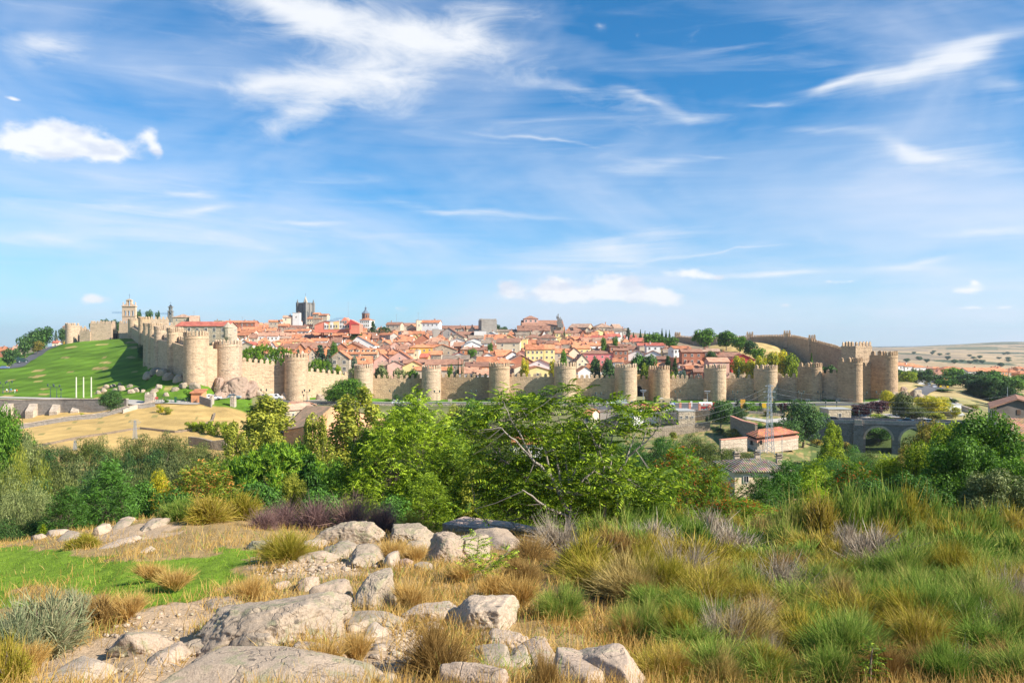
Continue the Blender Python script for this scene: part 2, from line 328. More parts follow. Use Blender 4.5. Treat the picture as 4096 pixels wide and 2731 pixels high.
# ---------------------------------------------------------------- camera, light, sky
SUN=Vector((1.0,-.45,.80)).normalized()
cam_d=bpy.data.cameras.new('camera');cam=bpy.data.objects.new('camera',cam_d);COL.objects.link(cam)
cam.location=(0,0,0);cam.rotation_euler=(R(90),0,0)
cam_d.sensor_width=36;cam_d.lens=F/4096*36;cam_d.shift_y=(HY-1365.5)/4096;cam_d.clip_start=.3;cam_d.clip_end=60000
scene.camera=cam
sd=bpy.data.lights.new('sun','SUN');sd.energy=5.0;sd.angle=R(.5);sd.color=(1,.93,.82)
so=bpy.data.objects.new('sun',sd);COL.objects.link(so);so.rotation_euler=SUN.to_track_quat('Z','Y').to_euler()
scene.view_settings.view_transform='Standard';scene.view_settings.look='None';scene.view_settings.exposure=.86;scene.view_settings.gamma=1
world=bpy.data.worlds.new('World');scene.world=world;world.use_nodes=True
def build_sky():
 t=world.node_tree;t.nodes.clear();L=t.links.new
 out=t.nodes.new('ShaderNodeOutputWorld');bg=t.nodes.new('ShaderNodeBackground');bg.inputs[1].default_value=.086
 sk=t.nodes.new('ShaderNodeTexSky');sk.sky_type='NISHITA';sk.sun_disc=False
 sk.sun_elevation=math.asin(SUN.z);sk.sun_rotation=math.atan2(SUN.x,SUN.y)
 sk.air_density=1.0;sk.dust_density=.6;sk.ozone_density=3.0;sk.altitude=1100
 hs=t.nodes.new('ShaderNodeHueSaturation');hs.inputs['Saturation'].default_value=1.05;hs.inputs['Value'].default_value=.92
 L(mixc(t,1.0,sk.outputs[0],(.35,.90,1.15),'MULTIPLY'),hs.inputs['Color'])
 tc=t.nodes.new('ShaderNodeTexCoord');sx=t.nodes.new('ShaderNodeSeparateXYZ');L(tc.outputs['Generated'],sx.inputs[0])
 deg=180/math.pi
 az=mathn(t,'MULTIPLY',mathn(t,'ARCTAN2',sx.outputs[0],sx.outputs[1]),deg)
 el=mathn(t,'MULTIPLY',mathn(t,'ARCSINE',sx.outputs[2]),deg)
 cb=t.nodes.new('ShaderNodeCombineXYZ');L(az,cb.inputs[0]);L(el,cb.inputs[1])
 # warped coordinates give wispy outlines
 def nz(sxy,scale,detail,rough,dist=0.,rot=0.,off=0.):
  mp=t.nodes.new('ShaderNodeMapping');mp.inputs['Scale'].default_value=(*sxy,1);mp.inputs['Rotation'].default_value=(0,0,R(rot))
  mp.inputs['Location'].default_value=(off,off*.3,off);L(cb.outputs[0],mp.inputs[0])
  return noise(t,mp.outputs[0],scale,detail,rough,dist)
 wn=t.nodes.new('ShaderNodeTexNoise');wn.inputs['Scale'].default_value=.22;wn.inputs['Detail'].default_value=3;L(cb.outputs[0],wn.inputs['Vector'])
 wv=t.nodes.new('ShaderNodeVectorMath');wv.operation='MULTIPLY_ADD';L(wn.outputs['Color'],wv.inputs[0]);wv.inputs[1].default_value=(3.4,1.2,0);wv.inputs[2].default_value=(-1.7,-.6,0)
 wa=t.nodes.new('ShaderNodeVectorMath');L(wv.outputs[0],wa.inputs[0]);L(cb.outputs[0],wa.inputs[1]);warp=wa.outputs[0]
 puff=nz((1,1.5),.55,6,.6,.15)
 soft=nz((.6,1.6),.30,7,.68,.5,12,5)
 strk=nz((.16,1.5),.42,6,.62,.8,8,11)
 veil=nz((.5,1.1),.09,4,.55,1.0,-6,23)
 def cvt(x,y):
  a=math.atan((x-1176)/1829.5);e=math.atan((795.3-y)*math.cos(a)/1829.5);return math.degrees(a),math.degrees(e)
 def mask(lst):
  M=None
  for x,y,rx,ry,rot,st in lst:
   a,e=cvt(x,y);ra=rx/1829.5*57.3*math.cos(R(a))**2;re=ry/1829.5*57.3*math.cos(R(a))
   mp=t.nodes.new('ShaderNodeMapping');mp.vector_type='TEXTURE'
   mp.inputs['Location'].default_value=(a,e,0);mp.inputs['Rotation'].default_value=(0,0,R(rot));mp.inputs['Scale'].default_value=(ra*2.1,re*2.1,1)
   L(warp,mp.inputs[0]);g=t.nodes.new('ShaderNodeTexGradient');g.gradient_type='QUADRATIC_SPHERE';L(mp.outputs[0],g.inputs[0])
   M=mathn(t,'MULTIPLY_ADD',g.outputs[1],st*1.25,M if M is not None else 0.0)
  return M
 def dens(noi,m,base,gain,lo,hi,mx):
  x=mathn(t,'ADD',mathn(t,'MULTIPLY',mathn(t,'SUBTRACT',noi,.5),gain),mathn(t,'SUBTRACT',m,base))
  mr=t.nodes.new('ShaderNodeMapRange');mr.interpolation_type='SMOOTHSTEP'
  L(x,mr.inputs[0]);mr.inputs[1].default_value=lo;mr.inputs[2].default_value=hi;mr.inputs[3].default_value=0;mr.inputs[4].default_value=mx
  return mr.outputs[0]
 cumulus=mask([(60,330,120,42,0,1.0),(150,318,90,42,0,.9),(240,345,100,30,-4,.9),(330,305,36,22,-25,.9),(355,340,22,16,-40,.6),(30,231,26,7,0,.9),
  (1165,665,44,24,0,.95),(1285,660,52,30,0,1.0),(1430,655,75,34,0,1.05),(1520,680,60,18,-5,.9),(1345,680,150,18,0,.8),
  (230,688,46,17,0,.95),(1580,632,62,14,-3,.85),(1650,640,40,8,0,.6),(2255,640,30,12,-10,.8),(2235,662,52,15,0,.85),(1810,706,28,9,0,.75),
  (1960,645,40,8,4,.6),(1900,648,28,6,0,.55),(2230,708,80,9,0,.6),(920,708,40,12,0,.5),(2140,645,12,10,0,.5),(2320,706,30,10,0,.4),(700,735,260,16,0,.35)])
 big=mask([(760,50,200,55,-6,1.0),(930,85,170,52,-6,1.0),(1090,95,120,45,0,.95),(640,20,130,30,-10,.9),(1120,20,90,30,0,.5),(760,190,150,50,0,1.0),(880,180,120,50,0,.9),
  (600,190,90,34,10,.95),(700,255,120,40,10,.7),(640,300,90,34,20,.5),(130,102,120,24,2,.85),(60,140,90,40,0,.55),(1180,180,80,34,0,.45),(1370,60,20,9,-30,.6),(1470,80,16,10,-30,.45)])
 streaks=mask([(2090,168,160,26,8,1.05),(1930,195,110,13,6,.85),(2210,145,60,20,8,.7),(2250,100,140,20,8,.5),(2290,200,90,36,-8,.55),(2150,360,190,28,-9,.7),(2060,340,80,18,-25,.6),(1500,385,130,22,-2,.55),
  (1320,205,140,20,-6,.45),(1480,225,90,18,-28,.5),(1600,270,160,18,-8,.42),(1880,300,160,14,-6,.42),(2120,600,140,14,8,.75),(1780,632,110,9,3,.8),(1400,570,170,34,4,.75),(1420,600,250,30,3,.45),
  (1100,490,260,12,-5,.6),(700,510,110,8,0,.55),(430,440,80,7,-2,.55),(470,478,80,10,8,.55),(250,480,330,50,4,.42),(150,560,200,14,0,.45),(900,560,300,30,-4,.4),(1250,320,170,4,-5,.5),(1700,575,240,4,6,.45),
  (2240,535,160,12,2,.5),(1640,360,60,4,-6,.35),(600,570,260,26,-6,.4),(330,220,160,50,20,.25),(1820,60,300,50,20,.18),(1770,245,80,7,0,.4)])
 dc=dens(puff,cumulus,.34,1.3,0,.55,.9)
 db=dens(soft,big,.12,2.2,0,1.6,.95)
 ds=dens(strk,streaks,.08,1.6,0,1.2,.85)
 # thin veil, thicker towards the horizon
 low=t.nodes.new('ShaderNodeMapRange');L(el,low.inputs[0]);low.inputs[1].default_value=0;low.inputs[2].default_value=21;low.inputs[3].default_value=.84;low.inputs[4].default_value=.07
 vx=mathn(t,'ADD',low.outputs[0],mathn(t,'MULTIPLY',mathn(t,'SUBTRACT',veil,.5),1.5),clamp=True)
 vx=mathn(t,'ADD',vx,mathn(t,'MULTIPLY',mathn(t,'SUBTRACT',strk,.5),.4),clamp=True)
 vx=mathn(t,'MULTIPLY',vx,.85)
 white=(6.3,6.45,6.7)
 c=mixc(t,vx,hs.outputs[0],(5.6,5.95,6.8))
 c=mixc(t,ds,c,white)
 c=mixc(t,db,c,white)
 shade=nz((1,2.2),.5,2,.5,0,0,3)
 c=mixc(t,dc,c,ramp2(t,shade,(5.3,5.6,6.3),(6.9,6.9,6.95)))
 L(c,bg.inputs[0]);L(bg.outputs[0],out.inputs[0])
def ramp2(t,f,a,b):
 mr=t.nodes.new('ShaderNodeMapRange');t.links.new(f,mr.inputs[0]);mr.inputs[1].default_value=.35;mr.inputs[2].default_value=.55
 return mixc(t,mr.outputs[0],a,b)
build_sky()
world.cycles.sampling_method='MANUAL';world.cycles.sample_map_resolution=256
# ---------------------------------------------------------------- ground sheet with zones of real colour, the farthest tinted with haze
def inpoly(px,py,poly):
 r=np.zeros(px.shape,bool);n=len(poly)
 for i in range(n):
  x0,y0=poly[i];x1,y1=poly[(i+1) % n]
  if y0 == y1: continue
  c=(py > min(y0,y1)) & (py <= max(y0,y1)) & (px < (py-y0)/(y1-y0)*(x1-x0)+x0)
  r ^= c
 return r
LAWN=[(-300,2200),(0,2182),(250,2195),(330,2225),(520,2232),(640,2240),(900,2190),(1000,2178),(1030,2225),(900,2262),(960,2300),(900,2350),(720,2395),(560,2440),(420,2370),(230,2360),(0,2420),(-300,2440)]
SAND=[(-300,2760),(0,2680),(150,2615),(420,2540),(600,2450),(760,2400),(950,2370),(1000,2420),(900,2480),(760,2530),(1000,2560),(1200,2600),(1350,2700),(1400,2820),(-300,2820)]
SAND2=[(1000,2270),(1180,2215),(1380,2255),(1500,2290),(1330,2300),(1100,2330),(990,2310)]
SAND3=[(380,2130),(600,2085),(760,2110),(640,2160),(420,2185)]
SAND4=[(1350,2500),(1650,2510),(1750,2600),(1900,2660),(1800,2760),(1380,2760),(1250,2650)]
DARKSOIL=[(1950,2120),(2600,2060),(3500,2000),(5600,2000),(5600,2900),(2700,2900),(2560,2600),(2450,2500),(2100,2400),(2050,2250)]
def zones(X,Y):
 Y1=np.maximum(Y,3);Z=ground(X,Y)
 px=HX+F*X/Y1;py=HY-F*Z/Y1
 j1=np.sin(X*1.3+np.sin(Y*.9)*2)*np.cos(Y*1.7+np.sin(X*.8)*2);j2=np.sin(X*3.1+1)*np.cos(Y*2.7)
 jx=px+(j1*45+j2*18)*np.clip(20/Y1,.15,2);jy=py+(j1*20+j2*8)*np.clip(20/Y1,.15,2)
 C=np.zeros(X.shape+(3,));C[:]=(.36,.25,.115)
 G=np.zeros(X.shape,np.int8)
 def put(m,c,g=0): C[m]=c;G[m]=g
 near=Y < 44
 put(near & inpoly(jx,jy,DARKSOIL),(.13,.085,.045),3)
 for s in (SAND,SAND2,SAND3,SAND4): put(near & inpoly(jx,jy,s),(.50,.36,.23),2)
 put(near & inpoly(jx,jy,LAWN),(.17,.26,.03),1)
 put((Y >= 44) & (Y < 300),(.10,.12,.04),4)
 field=(Y > 170) & (Y < np.where(px > 480,262,292)) & (jx < 1060+(Y-230))
 put(field,(.50,.33,.13),5)
 put((Y > 262) & (Y < 296) & (jx > 1000) & (px < 2450),(.20,.19,.09),4)
 put((Y > 170+.0*px) & (Y < 300) & (jx > 2450) & (px < 3300),(.15,.17,.06),5);put((Y > 185) & (Y < 282) & (jx > 2500) & (px < 3300) & (j1 > .1),(.32,.24,.11),5)
 put((Y > 215) & (Y < 345) & (px >= 3300),(.33,.28,.13),5);put((Y > 195) & (Y < 252) & (px > 3240),(.09,.12,.04),5)
 # lawns along the wall and on the left slope
 put((Y > np.where(px > 480,262,276)) & (Y < 620) & (px < 1010),(.10,.205,.022),6)
 put((Y > 300) & (Y < 345) & (px >= 1010) & (px < 3560),(.09,.21,.02),6)
 put((Y > 282) & (Y < 318) & (px > 2500) & (px < 2960),(.30,.28,.25),7)
 put((Y >= 345) & (Y < 900) & (px > 900),(.30,.23,.15),8)
 put((Y > 400) & (Y < 620) & (px > 2840) & (px < 3330),(.48,.34,.15),5)
 put((Y > 310) & (Y < 900) & (px >= 3590),(.40,.30,.15),5)
 put((Y >= 620) & (px <= 900),(.16,.20,.07),8)
 far=Y >= 900
 put(far,(.42,.31,.18),9)
 # dry scars on the left lawn follow its slope
 s=np.sin(px*.012+3*np.sin(py*.05))*np.cos(py*.16+px*.02+2*np.sin(px*.006))+.3*np.sin(px*.05)
 put((G == 6) & (px < 900) & (s > .86) & (Y < 560),(.36,.30,.13),6)
 w6=G == 6;wv=1+.22*np.sin(px*.02+py*.11+2*np.sin(px*.006+py*.03))*np.sin(py*.23+px*.013)+.1*np.sin(px*.09+py*.4);C[w6] *= np.stack([wv*1.1,wv,wv*.9],-1)[w6]
 w5=G == 5;q5=1+.16*np.sin(X*.21+1.5*np.sin(Y*.3))*np.sin(Y*.43+1.3*np.sin(X*.11))+.10*np.sin(X*.9+Y*.5)*np.sin(Y*1.1+X*.3);C[w5] *= np.stack([q5,q5*1.03,q5],-1)[w5]
 put(w5 & (np.sin(X*.35+Y*.2)*np.sin(Y*.5-X*.13)+.3*np.sin(X*1.3) > 1.02),(.24,.22,.08),5)
 # scrub patches on the far hills
 f1=np.sin(X*.004+2*np.sin(Y*.0021))*np.cos(Y*.0043+1.5*np.sin(X*.002))+.5*np.sin(X*.013+Y*.009)*np.cos(Y*.02)
 f2=np.sin(Y*.012+2*np.sin(X*.003))*np.cos(X*.0052+1.1)+.4*np.sin(X*.021+Y*.004);put(far & (f1 < -.5),(.27,.21,.14),9);put(far & (f1 > .6),(.16,.16,.09),9);put(far & (f2 > .75),(.09,.11,.06),9)
 put((Y > 5200),(.16,.2,.2),9)  # farthest land blue-grey: distance haze put into its colour, not scrub
 return C,G
def build_ground():
 NU=860
 u=np.linspace(-1.05,1.05,NU);u=u*(.72+.28*np.abs(u)/1.05)
 Ys=np.concatenate([np.linspace(-25,3,26),np.exp(np.linspace(math.log(3.2),math.log(9000),620))])
 UU,YY=np.meshgrid(u,Ys);XX=UU*(np.maximum(YY,0)+14);ZZ=ground(XX,YY)
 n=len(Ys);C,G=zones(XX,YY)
 # fine relief near the camera
 fr=np.clip((44-YY)/20,0,1)*(YY > 2)
 ZZ=ZZ+fr*.035*(np.sin(XX*7+2*np.sin(YY*5))*np.cos(YY*8+np.sin(XX*6)))
 V=np.stack([XX,YY,ZZ],-1).reshape(-1,3)
 i=np.arange(n-1)[:,None]*NU+np.arange(NU-1)[None,:]
 Fc=np.stack([i,i+1,i+NU+1,i+NU],-1).reshape(-1,4)
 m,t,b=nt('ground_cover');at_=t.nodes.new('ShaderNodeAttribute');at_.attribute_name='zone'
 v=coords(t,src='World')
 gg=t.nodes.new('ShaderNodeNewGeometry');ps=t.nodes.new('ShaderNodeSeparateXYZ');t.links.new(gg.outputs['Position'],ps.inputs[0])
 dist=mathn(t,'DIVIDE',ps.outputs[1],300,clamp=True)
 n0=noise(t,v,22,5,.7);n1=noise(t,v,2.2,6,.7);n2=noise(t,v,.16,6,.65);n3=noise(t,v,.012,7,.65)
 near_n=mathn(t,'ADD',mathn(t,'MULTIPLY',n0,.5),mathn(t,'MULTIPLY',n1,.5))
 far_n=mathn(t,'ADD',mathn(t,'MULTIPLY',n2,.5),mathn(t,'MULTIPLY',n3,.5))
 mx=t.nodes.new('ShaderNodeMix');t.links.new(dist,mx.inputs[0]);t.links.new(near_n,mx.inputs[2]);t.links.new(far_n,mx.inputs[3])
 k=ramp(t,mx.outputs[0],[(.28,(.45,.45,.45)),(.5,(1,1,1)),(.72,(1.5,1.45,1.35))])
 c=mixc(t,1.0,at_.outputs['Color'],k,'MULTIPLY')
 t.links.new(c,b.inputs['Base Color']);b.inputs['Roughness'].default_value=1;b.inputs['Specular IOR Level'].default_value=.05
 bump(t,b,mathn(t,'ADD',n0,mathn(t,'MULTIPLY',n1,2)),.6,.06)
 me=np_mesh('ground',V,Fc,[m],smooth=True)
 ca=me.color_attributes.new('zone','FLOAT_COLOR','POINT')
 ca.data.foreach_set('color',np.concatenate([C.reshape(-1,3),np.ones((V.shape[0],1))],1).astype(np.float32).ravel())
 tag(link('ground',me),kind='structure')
build_ground()

# ribbons laid on the land: roads, paths
def ribbon(name,pts,width,mat,lift=.06,step=2.0,kind='structure',edge=0.0):
 P=[Vector((x,y,0)) for x,y in pts];c=[]
 for a,b in zip(P[:-1],P[1:]):
  n=max(1,int((b-a).length/step))
  for i in range(n): c.append(a.lerp(b,i/n))
 c.append(P[-1])
 mb=MB();NW=6
 for i,p in enumerate(c):
  d=(c[min(i+1,len(c)-1)]-c[max(i-1,0)]).normalized();q=Vector((-d.y,d.x,0))
  zc=gz(p.x,p.y)
  for k in range(NW+1):
   s=(k/NW-.5)*width;w=p+q*s;mb.v.append((w.x,w.y,max(gz(w.x,w.y),zc*.5+gz(w.x,w.y)*.5)+lift))
 for i in range(len(c)-1):
  for k in range(NW):
   a=i*(NW+1)+k;mb.f.append((a,a+1,a+NW+2,a+NW+1));mb.m.append(0)
 o=mb.build(name,mat,smooth=True)
 if kind: tag(o,kind=kind)
 return o
ASPH=plain('asphalt',(.11,.11,.115),.15,.3,.9,.05,3);PAVE=plain('paving',(.45,.41,.36),.12,.5,.9,.05,3)
def PX(px,Y): return (xat(px,Y),Y)
ribbon('road',[PX(960,296),PX(1150,302),PX(1400,307),PX(1800,309),PX(2300,309),PX(2600,306),PX(2900,303),PX(3200,301),PX(3500,298),PX(3660,304)],8,ASPH,.08)
ribbon('pavement',[PX(960,302),PX(1150,308),PX(1400,313.5),PX(1800,315.5),PX(2300,315.5),PX(2600,312.5),PX(2900,309.5),PX(3200,307.5),PX(3500,304.5),PX(3600,305)],3,PAVE,.2)
ribbon('plaza',[PX(2380,292),PX(2700,292),PX(2960,291)],16,ASPH,.12)
ribbon('pavement',[PX(2400,285),PX(2720,284.5),PX(2860,284)],3,PAVE,.25)
ribbon('promenade',[PX(-500,293),PX(0,289),PX(200,284),PX(420,274),PX(560,263),PX(780,262),PX(960,294)],5,PAVE,.1)
ribbon('road',[PX(-300,470),PX(0,455),PX(60,462),PX(95,490),PX(170,560),PX(260,650)],9,ASPH,.15)
ribbon('road',[PX(3660,304),PX(3745,345),PX(3750,400),PX(3715,470),PX(3695,560)],6,ASPH,.3)
ribbon('path',[PX(3080,252),PX(3200,262),PX(3330,266),PX(3500,262)],7,PAVE,.15)
ribbon('path',[PX(2800,270),PX(2950,262),PX(3090,252)],5,PAVE,.15)
ribbon('path',[PX(3350,276),PX(3550,270),PX(3720,262)],9,PAVE,.15)
# pale crossing strips painted on the plaza
mb=MB()
for k in range(9):
 x,y=PX(2600+k*7,297);mb.box((x,y,gz(x,y)+.145),(.5,4,.03))
tag(mb.build('road_markings',plain('road_paint',(.75,.75,.72),.08)),kind='structure')
# ---------------------------------------------------------------- landmarks used in the labels
for m_ in [(914,1450,'the big corner tower on the rock'),(1185,1500,'the second tower of the front wall'),(1455,1530,'the third tower of the front wall'),
 (1726,1530,'the fourth tower of the front wall'),(1998,1525,'the fifth tower of the front wall'),(2260,1525,'the sixth tower of the front wall'),
 (2503,1530,'the tower left of the gate'),(2636,1530,'the tower right of the gate'),(2860,1530,'the ninth tower of the front wall'),
 (3062,1530,'the tower behind the pylon'),(3240,1525,'the eleventh tower'),(3400,1515,'the twelfth tower'),(3535,1480,'the large tower at the right corner'),
 (3442,1400,'the square tower at the right'),(1222,1240,'the grey cathedral tower'),(683,1245,'the slim church bell tower'),(515,1240,'the tall bell gable'),
 (1465,1240,'the domed brick tower'),(1950,1300,'the crenellated keep'),(2140,1290,'the church with the lantern'),(2370,1310,'the long stone convent'),
 (800,1305,'the long red-roofed palace'),(1330,1300,'the coral and yellow building'),(2395,1420,'the pink house'),(2770,1415,'the red brick blocks'),
 (335,1550,'the three flagpoles'),(540,1715,'the grey electricity pole'),(445,1595,'the round tree by the road'),(3078,1680,'the steel pylon'),
 (2500,1650,'the white octagonal house'),(2630,1613,'the camper van'),(2838,1625,'the red tanker lorry'),(3090,1760,'the long orange-roofed stone house'),
 (3560,1740,'the bridge arch'),(3010,1890,'the cream house with four chimneys'),(4040,1640,'the dark barn at the right edge'),(2270,1800,'the bare-branched tree in the middle'),
 (1230,1690,'the big tiled barn'),(810,1910,'the orange-tipped tree'),(1110,1850,'the umbrella pine'),(1500,2370,'the rounded lichen boulder'),
 (1850,2450,'the pale cracked slab'),(1040,2480,'the big sloping rock'),(2420,2620,'the block at the bottom edge'),(300,2290,'the green lawn in front'),
 (1800,2180,'the shadowed boulder'),(400,2115,'the upright pinkish stone'),(950,2050,'the young yellow-green sapling'),(1400,2050,'the purple brambles'),
 (3750,1590,'the hill road'),(3850,1500,'the orange-roofed apartment row'),(3540,1660,'the purple plum trees'),(1060,1700,'the tall yellowish poplar'),(2050,2150,'the low stone wall')]:
 mark(*m_)

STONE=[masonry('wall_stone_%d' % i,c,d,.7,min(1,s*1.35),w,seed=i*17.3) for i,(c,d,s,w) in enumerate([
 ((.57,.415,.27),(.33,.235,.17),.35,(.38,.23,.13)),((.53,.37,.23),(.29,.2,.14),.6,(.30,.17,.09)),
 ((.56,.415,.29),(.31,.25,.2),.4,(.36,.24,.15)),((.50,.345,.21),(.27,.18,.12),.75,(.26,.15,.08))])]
ROUGH=masonry('rough_stone',(.33,.27,.20),(.2,.17,.14),.5,.4,(.25,.17,.11))
# one merlon mesh: a block with a pointed cap, shared by every battlement
mb=MB();mb.box((0,0,.55),(1,1,1.1),top=.97)
mb.add([(-.485,-.485,1.1),(.485,-.485,1.1),(.485,.485,1.1),(-.485,.485,1.1),(-.12,-.2,1.55),(.12,-.2,1.55),(.12,.2,1.55),(-.12,.2,1.55)],
       [(0,1,5,4),(1,2,6,5),(2,3,7,6),(3,0,4,7),(4,5,6,7)])
_mo=mb.build('merlon',STONE[0]);MERLON=_mo.data;bpy.data.objects.remove(_mo)
MER={}
def merlon(parent,p,rz,w,d,h,mat):
 me=MER.get(mat.name)
 if me is None:
  me=MERLON.copy();me.materials.clear();me.materials.append(mat);MER[mat.name]=me
 o=link('merlon',me,parent);q=parent.matrix_basis.inverted() @ Vector(p)
 o.location=q;o.rotation_euler=(0,0,rz-parent.rotation_euler.z+rnd.uniform(-.04,.04));o.scale=(w*rnd.uniform(.9,1.08),d,h/1.55*rnd.uniform(.9,1.06));return o
GROUPW='towers of the town wall'
def dtower(px0,px1,pytop,pybase,Y,od,look,mat,L=6,nmer=9,mh=1.7,group=GROUPW,batter=.35,name='wall_tower'):
 """D-plan tower; od = outward direction angle (0 = towards the camera, + = towards the right)"""
 c=(px0+px1)/2;Rr=(px1-px0)/2/F*Y;C=Vector((xat(c,Y),Y,0));o_=Vector((math.sin(od),-math.cos(od)));s_=Vector((-o_.y,o_.x))
 for _ in range(12):                                     # fit the plan between its two bearings
  q=[C.xy+s_*(Rr*math.cos(a_))+o_*(Rr*math.sin(a_)) for a_ in [math.pi*k/12 for k in range(13)]]+[C.xy+s_*Rr-o_*L,C.xy-s_*Rr-o_*L]
  e=[HX+F*v.x/v.y for v in q];Rr=max(Rr*.5+Rr*.5*(px1-px0)/(max(e)-min(e)),2.2);C.x += ((px0+px1)-(max(e)+min(e)))/2/F*Y
 c=HX+F*C.x/Y
 zt=at(c,pytop,Y).z-mh;zb=at(c,pybase,Y).z
 ox, oy = math.sin(od), -math.cos(od)                   # outward
 t=empty(name,(C.x,C.y,zb));tag(t,look,'tower',group)
 rr=Rr
 NS=22;plan=[]
 sx, sy = -oy, ox                                        # along the wall
 for k in range(NS+1):
  a=math.pi*k/NS;plan.append((sx*math.cos(a)*1+ox*math.sin(a),sy*math.cos(a)+oy*math.sin(a)))
 rows=[(-10,1+batter*.14),(0,1+batter*.09),(.6,1+batter*.07),(.5*(zt-zb),1.0+batter*.02),(zt-zb-1.1,1),(zt-zb-1.05,1.035),(zt-zb-.85,1.035),(zt-zb-.8,1.0),(zt-zb,1.0)]
 v=[];f=[]
 for z,s in rows:
  v.append((C.x+(sx*rr*s-ox*L),C.y+(sy*rr*s-oy*L),zb+z))
  for qx,qy in plan: v.append((C.x+qx*rr*s,C.y+qy*rr*s,zb+z))
  v.append((C.x-(sx*rr*s+ox*L),C.y-(sy*rr*s+oy*L),zb+z))
 n=NS+3
 for i in range(len(rows)-1):
  for k in range(n): f.append((i*n+k,i*n+(k+1) % n,(i+1)*n+(k+1) % n,(i+1)*n+k))
 f=[q[::-1] for q in f]
 # parapet: the top is a ring wall with a sunk floor
 b=len(v)
 for z in (zt,zt-1.0):
  v.append((C.x+(sx*rr-ox*L)*.9,C.y+(sy*rr-oy*L)*.9,z))
  for qx,qy in plan: v.append((C.x+qx*rr*.86,C.y+qy*rr*.86,z))
  v.append((C.x-(sx*rr+ox*L)*.9,C.y-(sy*rr+oy*L)*.9,z))
 a=(len(rows)-1)*n
 for k in range(n): f.append((a+k,b+k,b+(k+1) % n,a+(k+1) % n));f.append((b+k,b+n+k,b+n+(k+1) % n,b+(k+1) % n))
 f.append(tuple(b+n+k for k in range(n)))
 m=MB();m.v=[tuple(q) for q in v];m.f=f;m.m=[0]*len(f)
 m.build('masonry_drum',mat,t)
 for k in range(nmer):
  a=math.pi*(k+.25)/(nmer-.5);qx=sx*math.cos(a)+ox*math.sin(a);qy=sy*math.cos(a)+oy*math.sin(a)
  merlon(t,(C.x+qx*rr*.93,C.y+qy*rr*.93,zt),math.atan2(qy,qx)+math.pi/2,math.pi*rr/nmer*.56,.6,mh,mat)
 for sgn in (1,-1):
  for k in range(2):
   d=L*(k+.5)/2
   merlon(t,(C.x+sgn*sx*rr*.93-ox*d,C.y+sgn*sy*rr*.93-oy*d,zt),math.atan2(oy,ox),L/2*.55,.6,mh,mat)
 return t,C,(ox,oy),rr,zt,L
def curtain(pts,look,mat,thick=2.6,mh=1.6,sp=2.35,mw=1.3,group='stretches of the town wall',name='town_wall',nside=1,door=None,below=6):
 """pts: (x, y, ztop_of_merlon, zbase) along the outer face"""
 mx=sum(p[0] for p in pts)/len(pts);my=sum(p[1] for p in pts)/len(pts);zb=min(p[3] for p in pts)
 t=empty(name,(mx,my,zb));tag(t,look,'wall',group)
 m=MB();n=len(pts);dirs=[]
 for i in range(n):
  a=Vector(pts[max(0,i-1)][:2]);b=Vector(pts[min(n-1,i+1)][:2]);d=(b-a).normalized();dirs.append(Vector((-d.y,d.x))*nside)
 for p,q in zip(pts,dirs):
  x,y,zt,z0=p;zt -= mh
  for (s,z) in ((-.25,z0-below),(0,z0+3),(0,zt),(.55,zt),(.55,zt-1.1),(thick,zt-1.1),(thick,z0-below)):
   m.v.append((x+q.x*s,y+q.y*s,z))
 for i in range(n-1):
  for k in range(7):
   a,b=i*7+k,i*7+(k+1) % 7;m.f.append((a,b,b+7,a+7) if nside < 0 else (a,a+7,b+7,b));m.m.append(0)
 m.f.append(tuple(range(7)));m.m.append(0);m.f.append(tuple(range(7*(n-1),7*n))[::-1]);m.m.append(0)
 m.build('masonry',mat,t)
 cnt=0
 for i in range(n-1):
  a=Vector(pts[i][:3]);b=Vector(pts[i+1][:3]);L=(b.xy-a.xy).length;k=max(1,round(L/sp));q=dirs[i]
  for j in range(k):
   p=a.lerp(b,(j+.5)/k);cnt += 1
   if cnt > 100: break
   merlon(t,(p.x+q.x*.28,p.y+q.y*.28,p.z-mh-.02),math.atan2(b.y-a.y,b.x-a.x),mw,.5,mh,mat)
 return t
# front wall: px left, px right, merlon top, base, distance, outward angle, description
TW=[(860,969,1358,1540,292,.22,'largest wall tower, standing on a reddish rock outcrop at the left corner',2),
 (1139,1232,1412,1587,310,.12,'tan wall tower with dark streaks, above the white van',0),
 (1417,1493,1455,1604,334,0,'patchy brown and grey wall tower right of the dark road tree',2),
 (1687,1765,1459,1603,337,0,'pale grey wall tower between two brown stretches of wall',2),
 (1956,2039,1448,1603,334,0,'wall tower with a brown-stained upper left side',1),
 (2216,2304,1448,1605,332,0,'wall tower directly behind the top of the bare-branched tree',0),
 (2458,2548,1453,1604,331,.05,'wall tower just left of the arched gate',0),
 (2593,2679,1461,1601,332,.12,'brown-stained wall tower just right of the arched gate',1),
 (2815,2905,1456,1603,329,.2,'wall tower with a small blue sign at its foot',0),
 (3015,3110,1458,1602,323,.38,'wall tower half hidden behind the top of the steel pylon',0),
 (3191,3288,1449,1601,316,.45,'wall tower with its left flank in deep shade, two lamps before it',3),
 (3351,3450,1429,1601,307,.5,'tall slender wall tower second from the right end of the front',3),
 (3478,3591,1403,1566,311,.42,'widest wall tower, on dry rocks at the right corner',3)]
T=[]
for a in TW: T.append(dtower(*a[:6],a[6],STONE[a[7]],L=6.5 if a[0] > 1000 else 8,nmer=10 if a[0] < 3000 else 11))
def back(i,k=1.0):
 t,C,(ox,oy),rr,zt,L=T[i];return Vector((C.x-ox*(L-1.3)*k,C.y-oy*(L-1.3)*k))
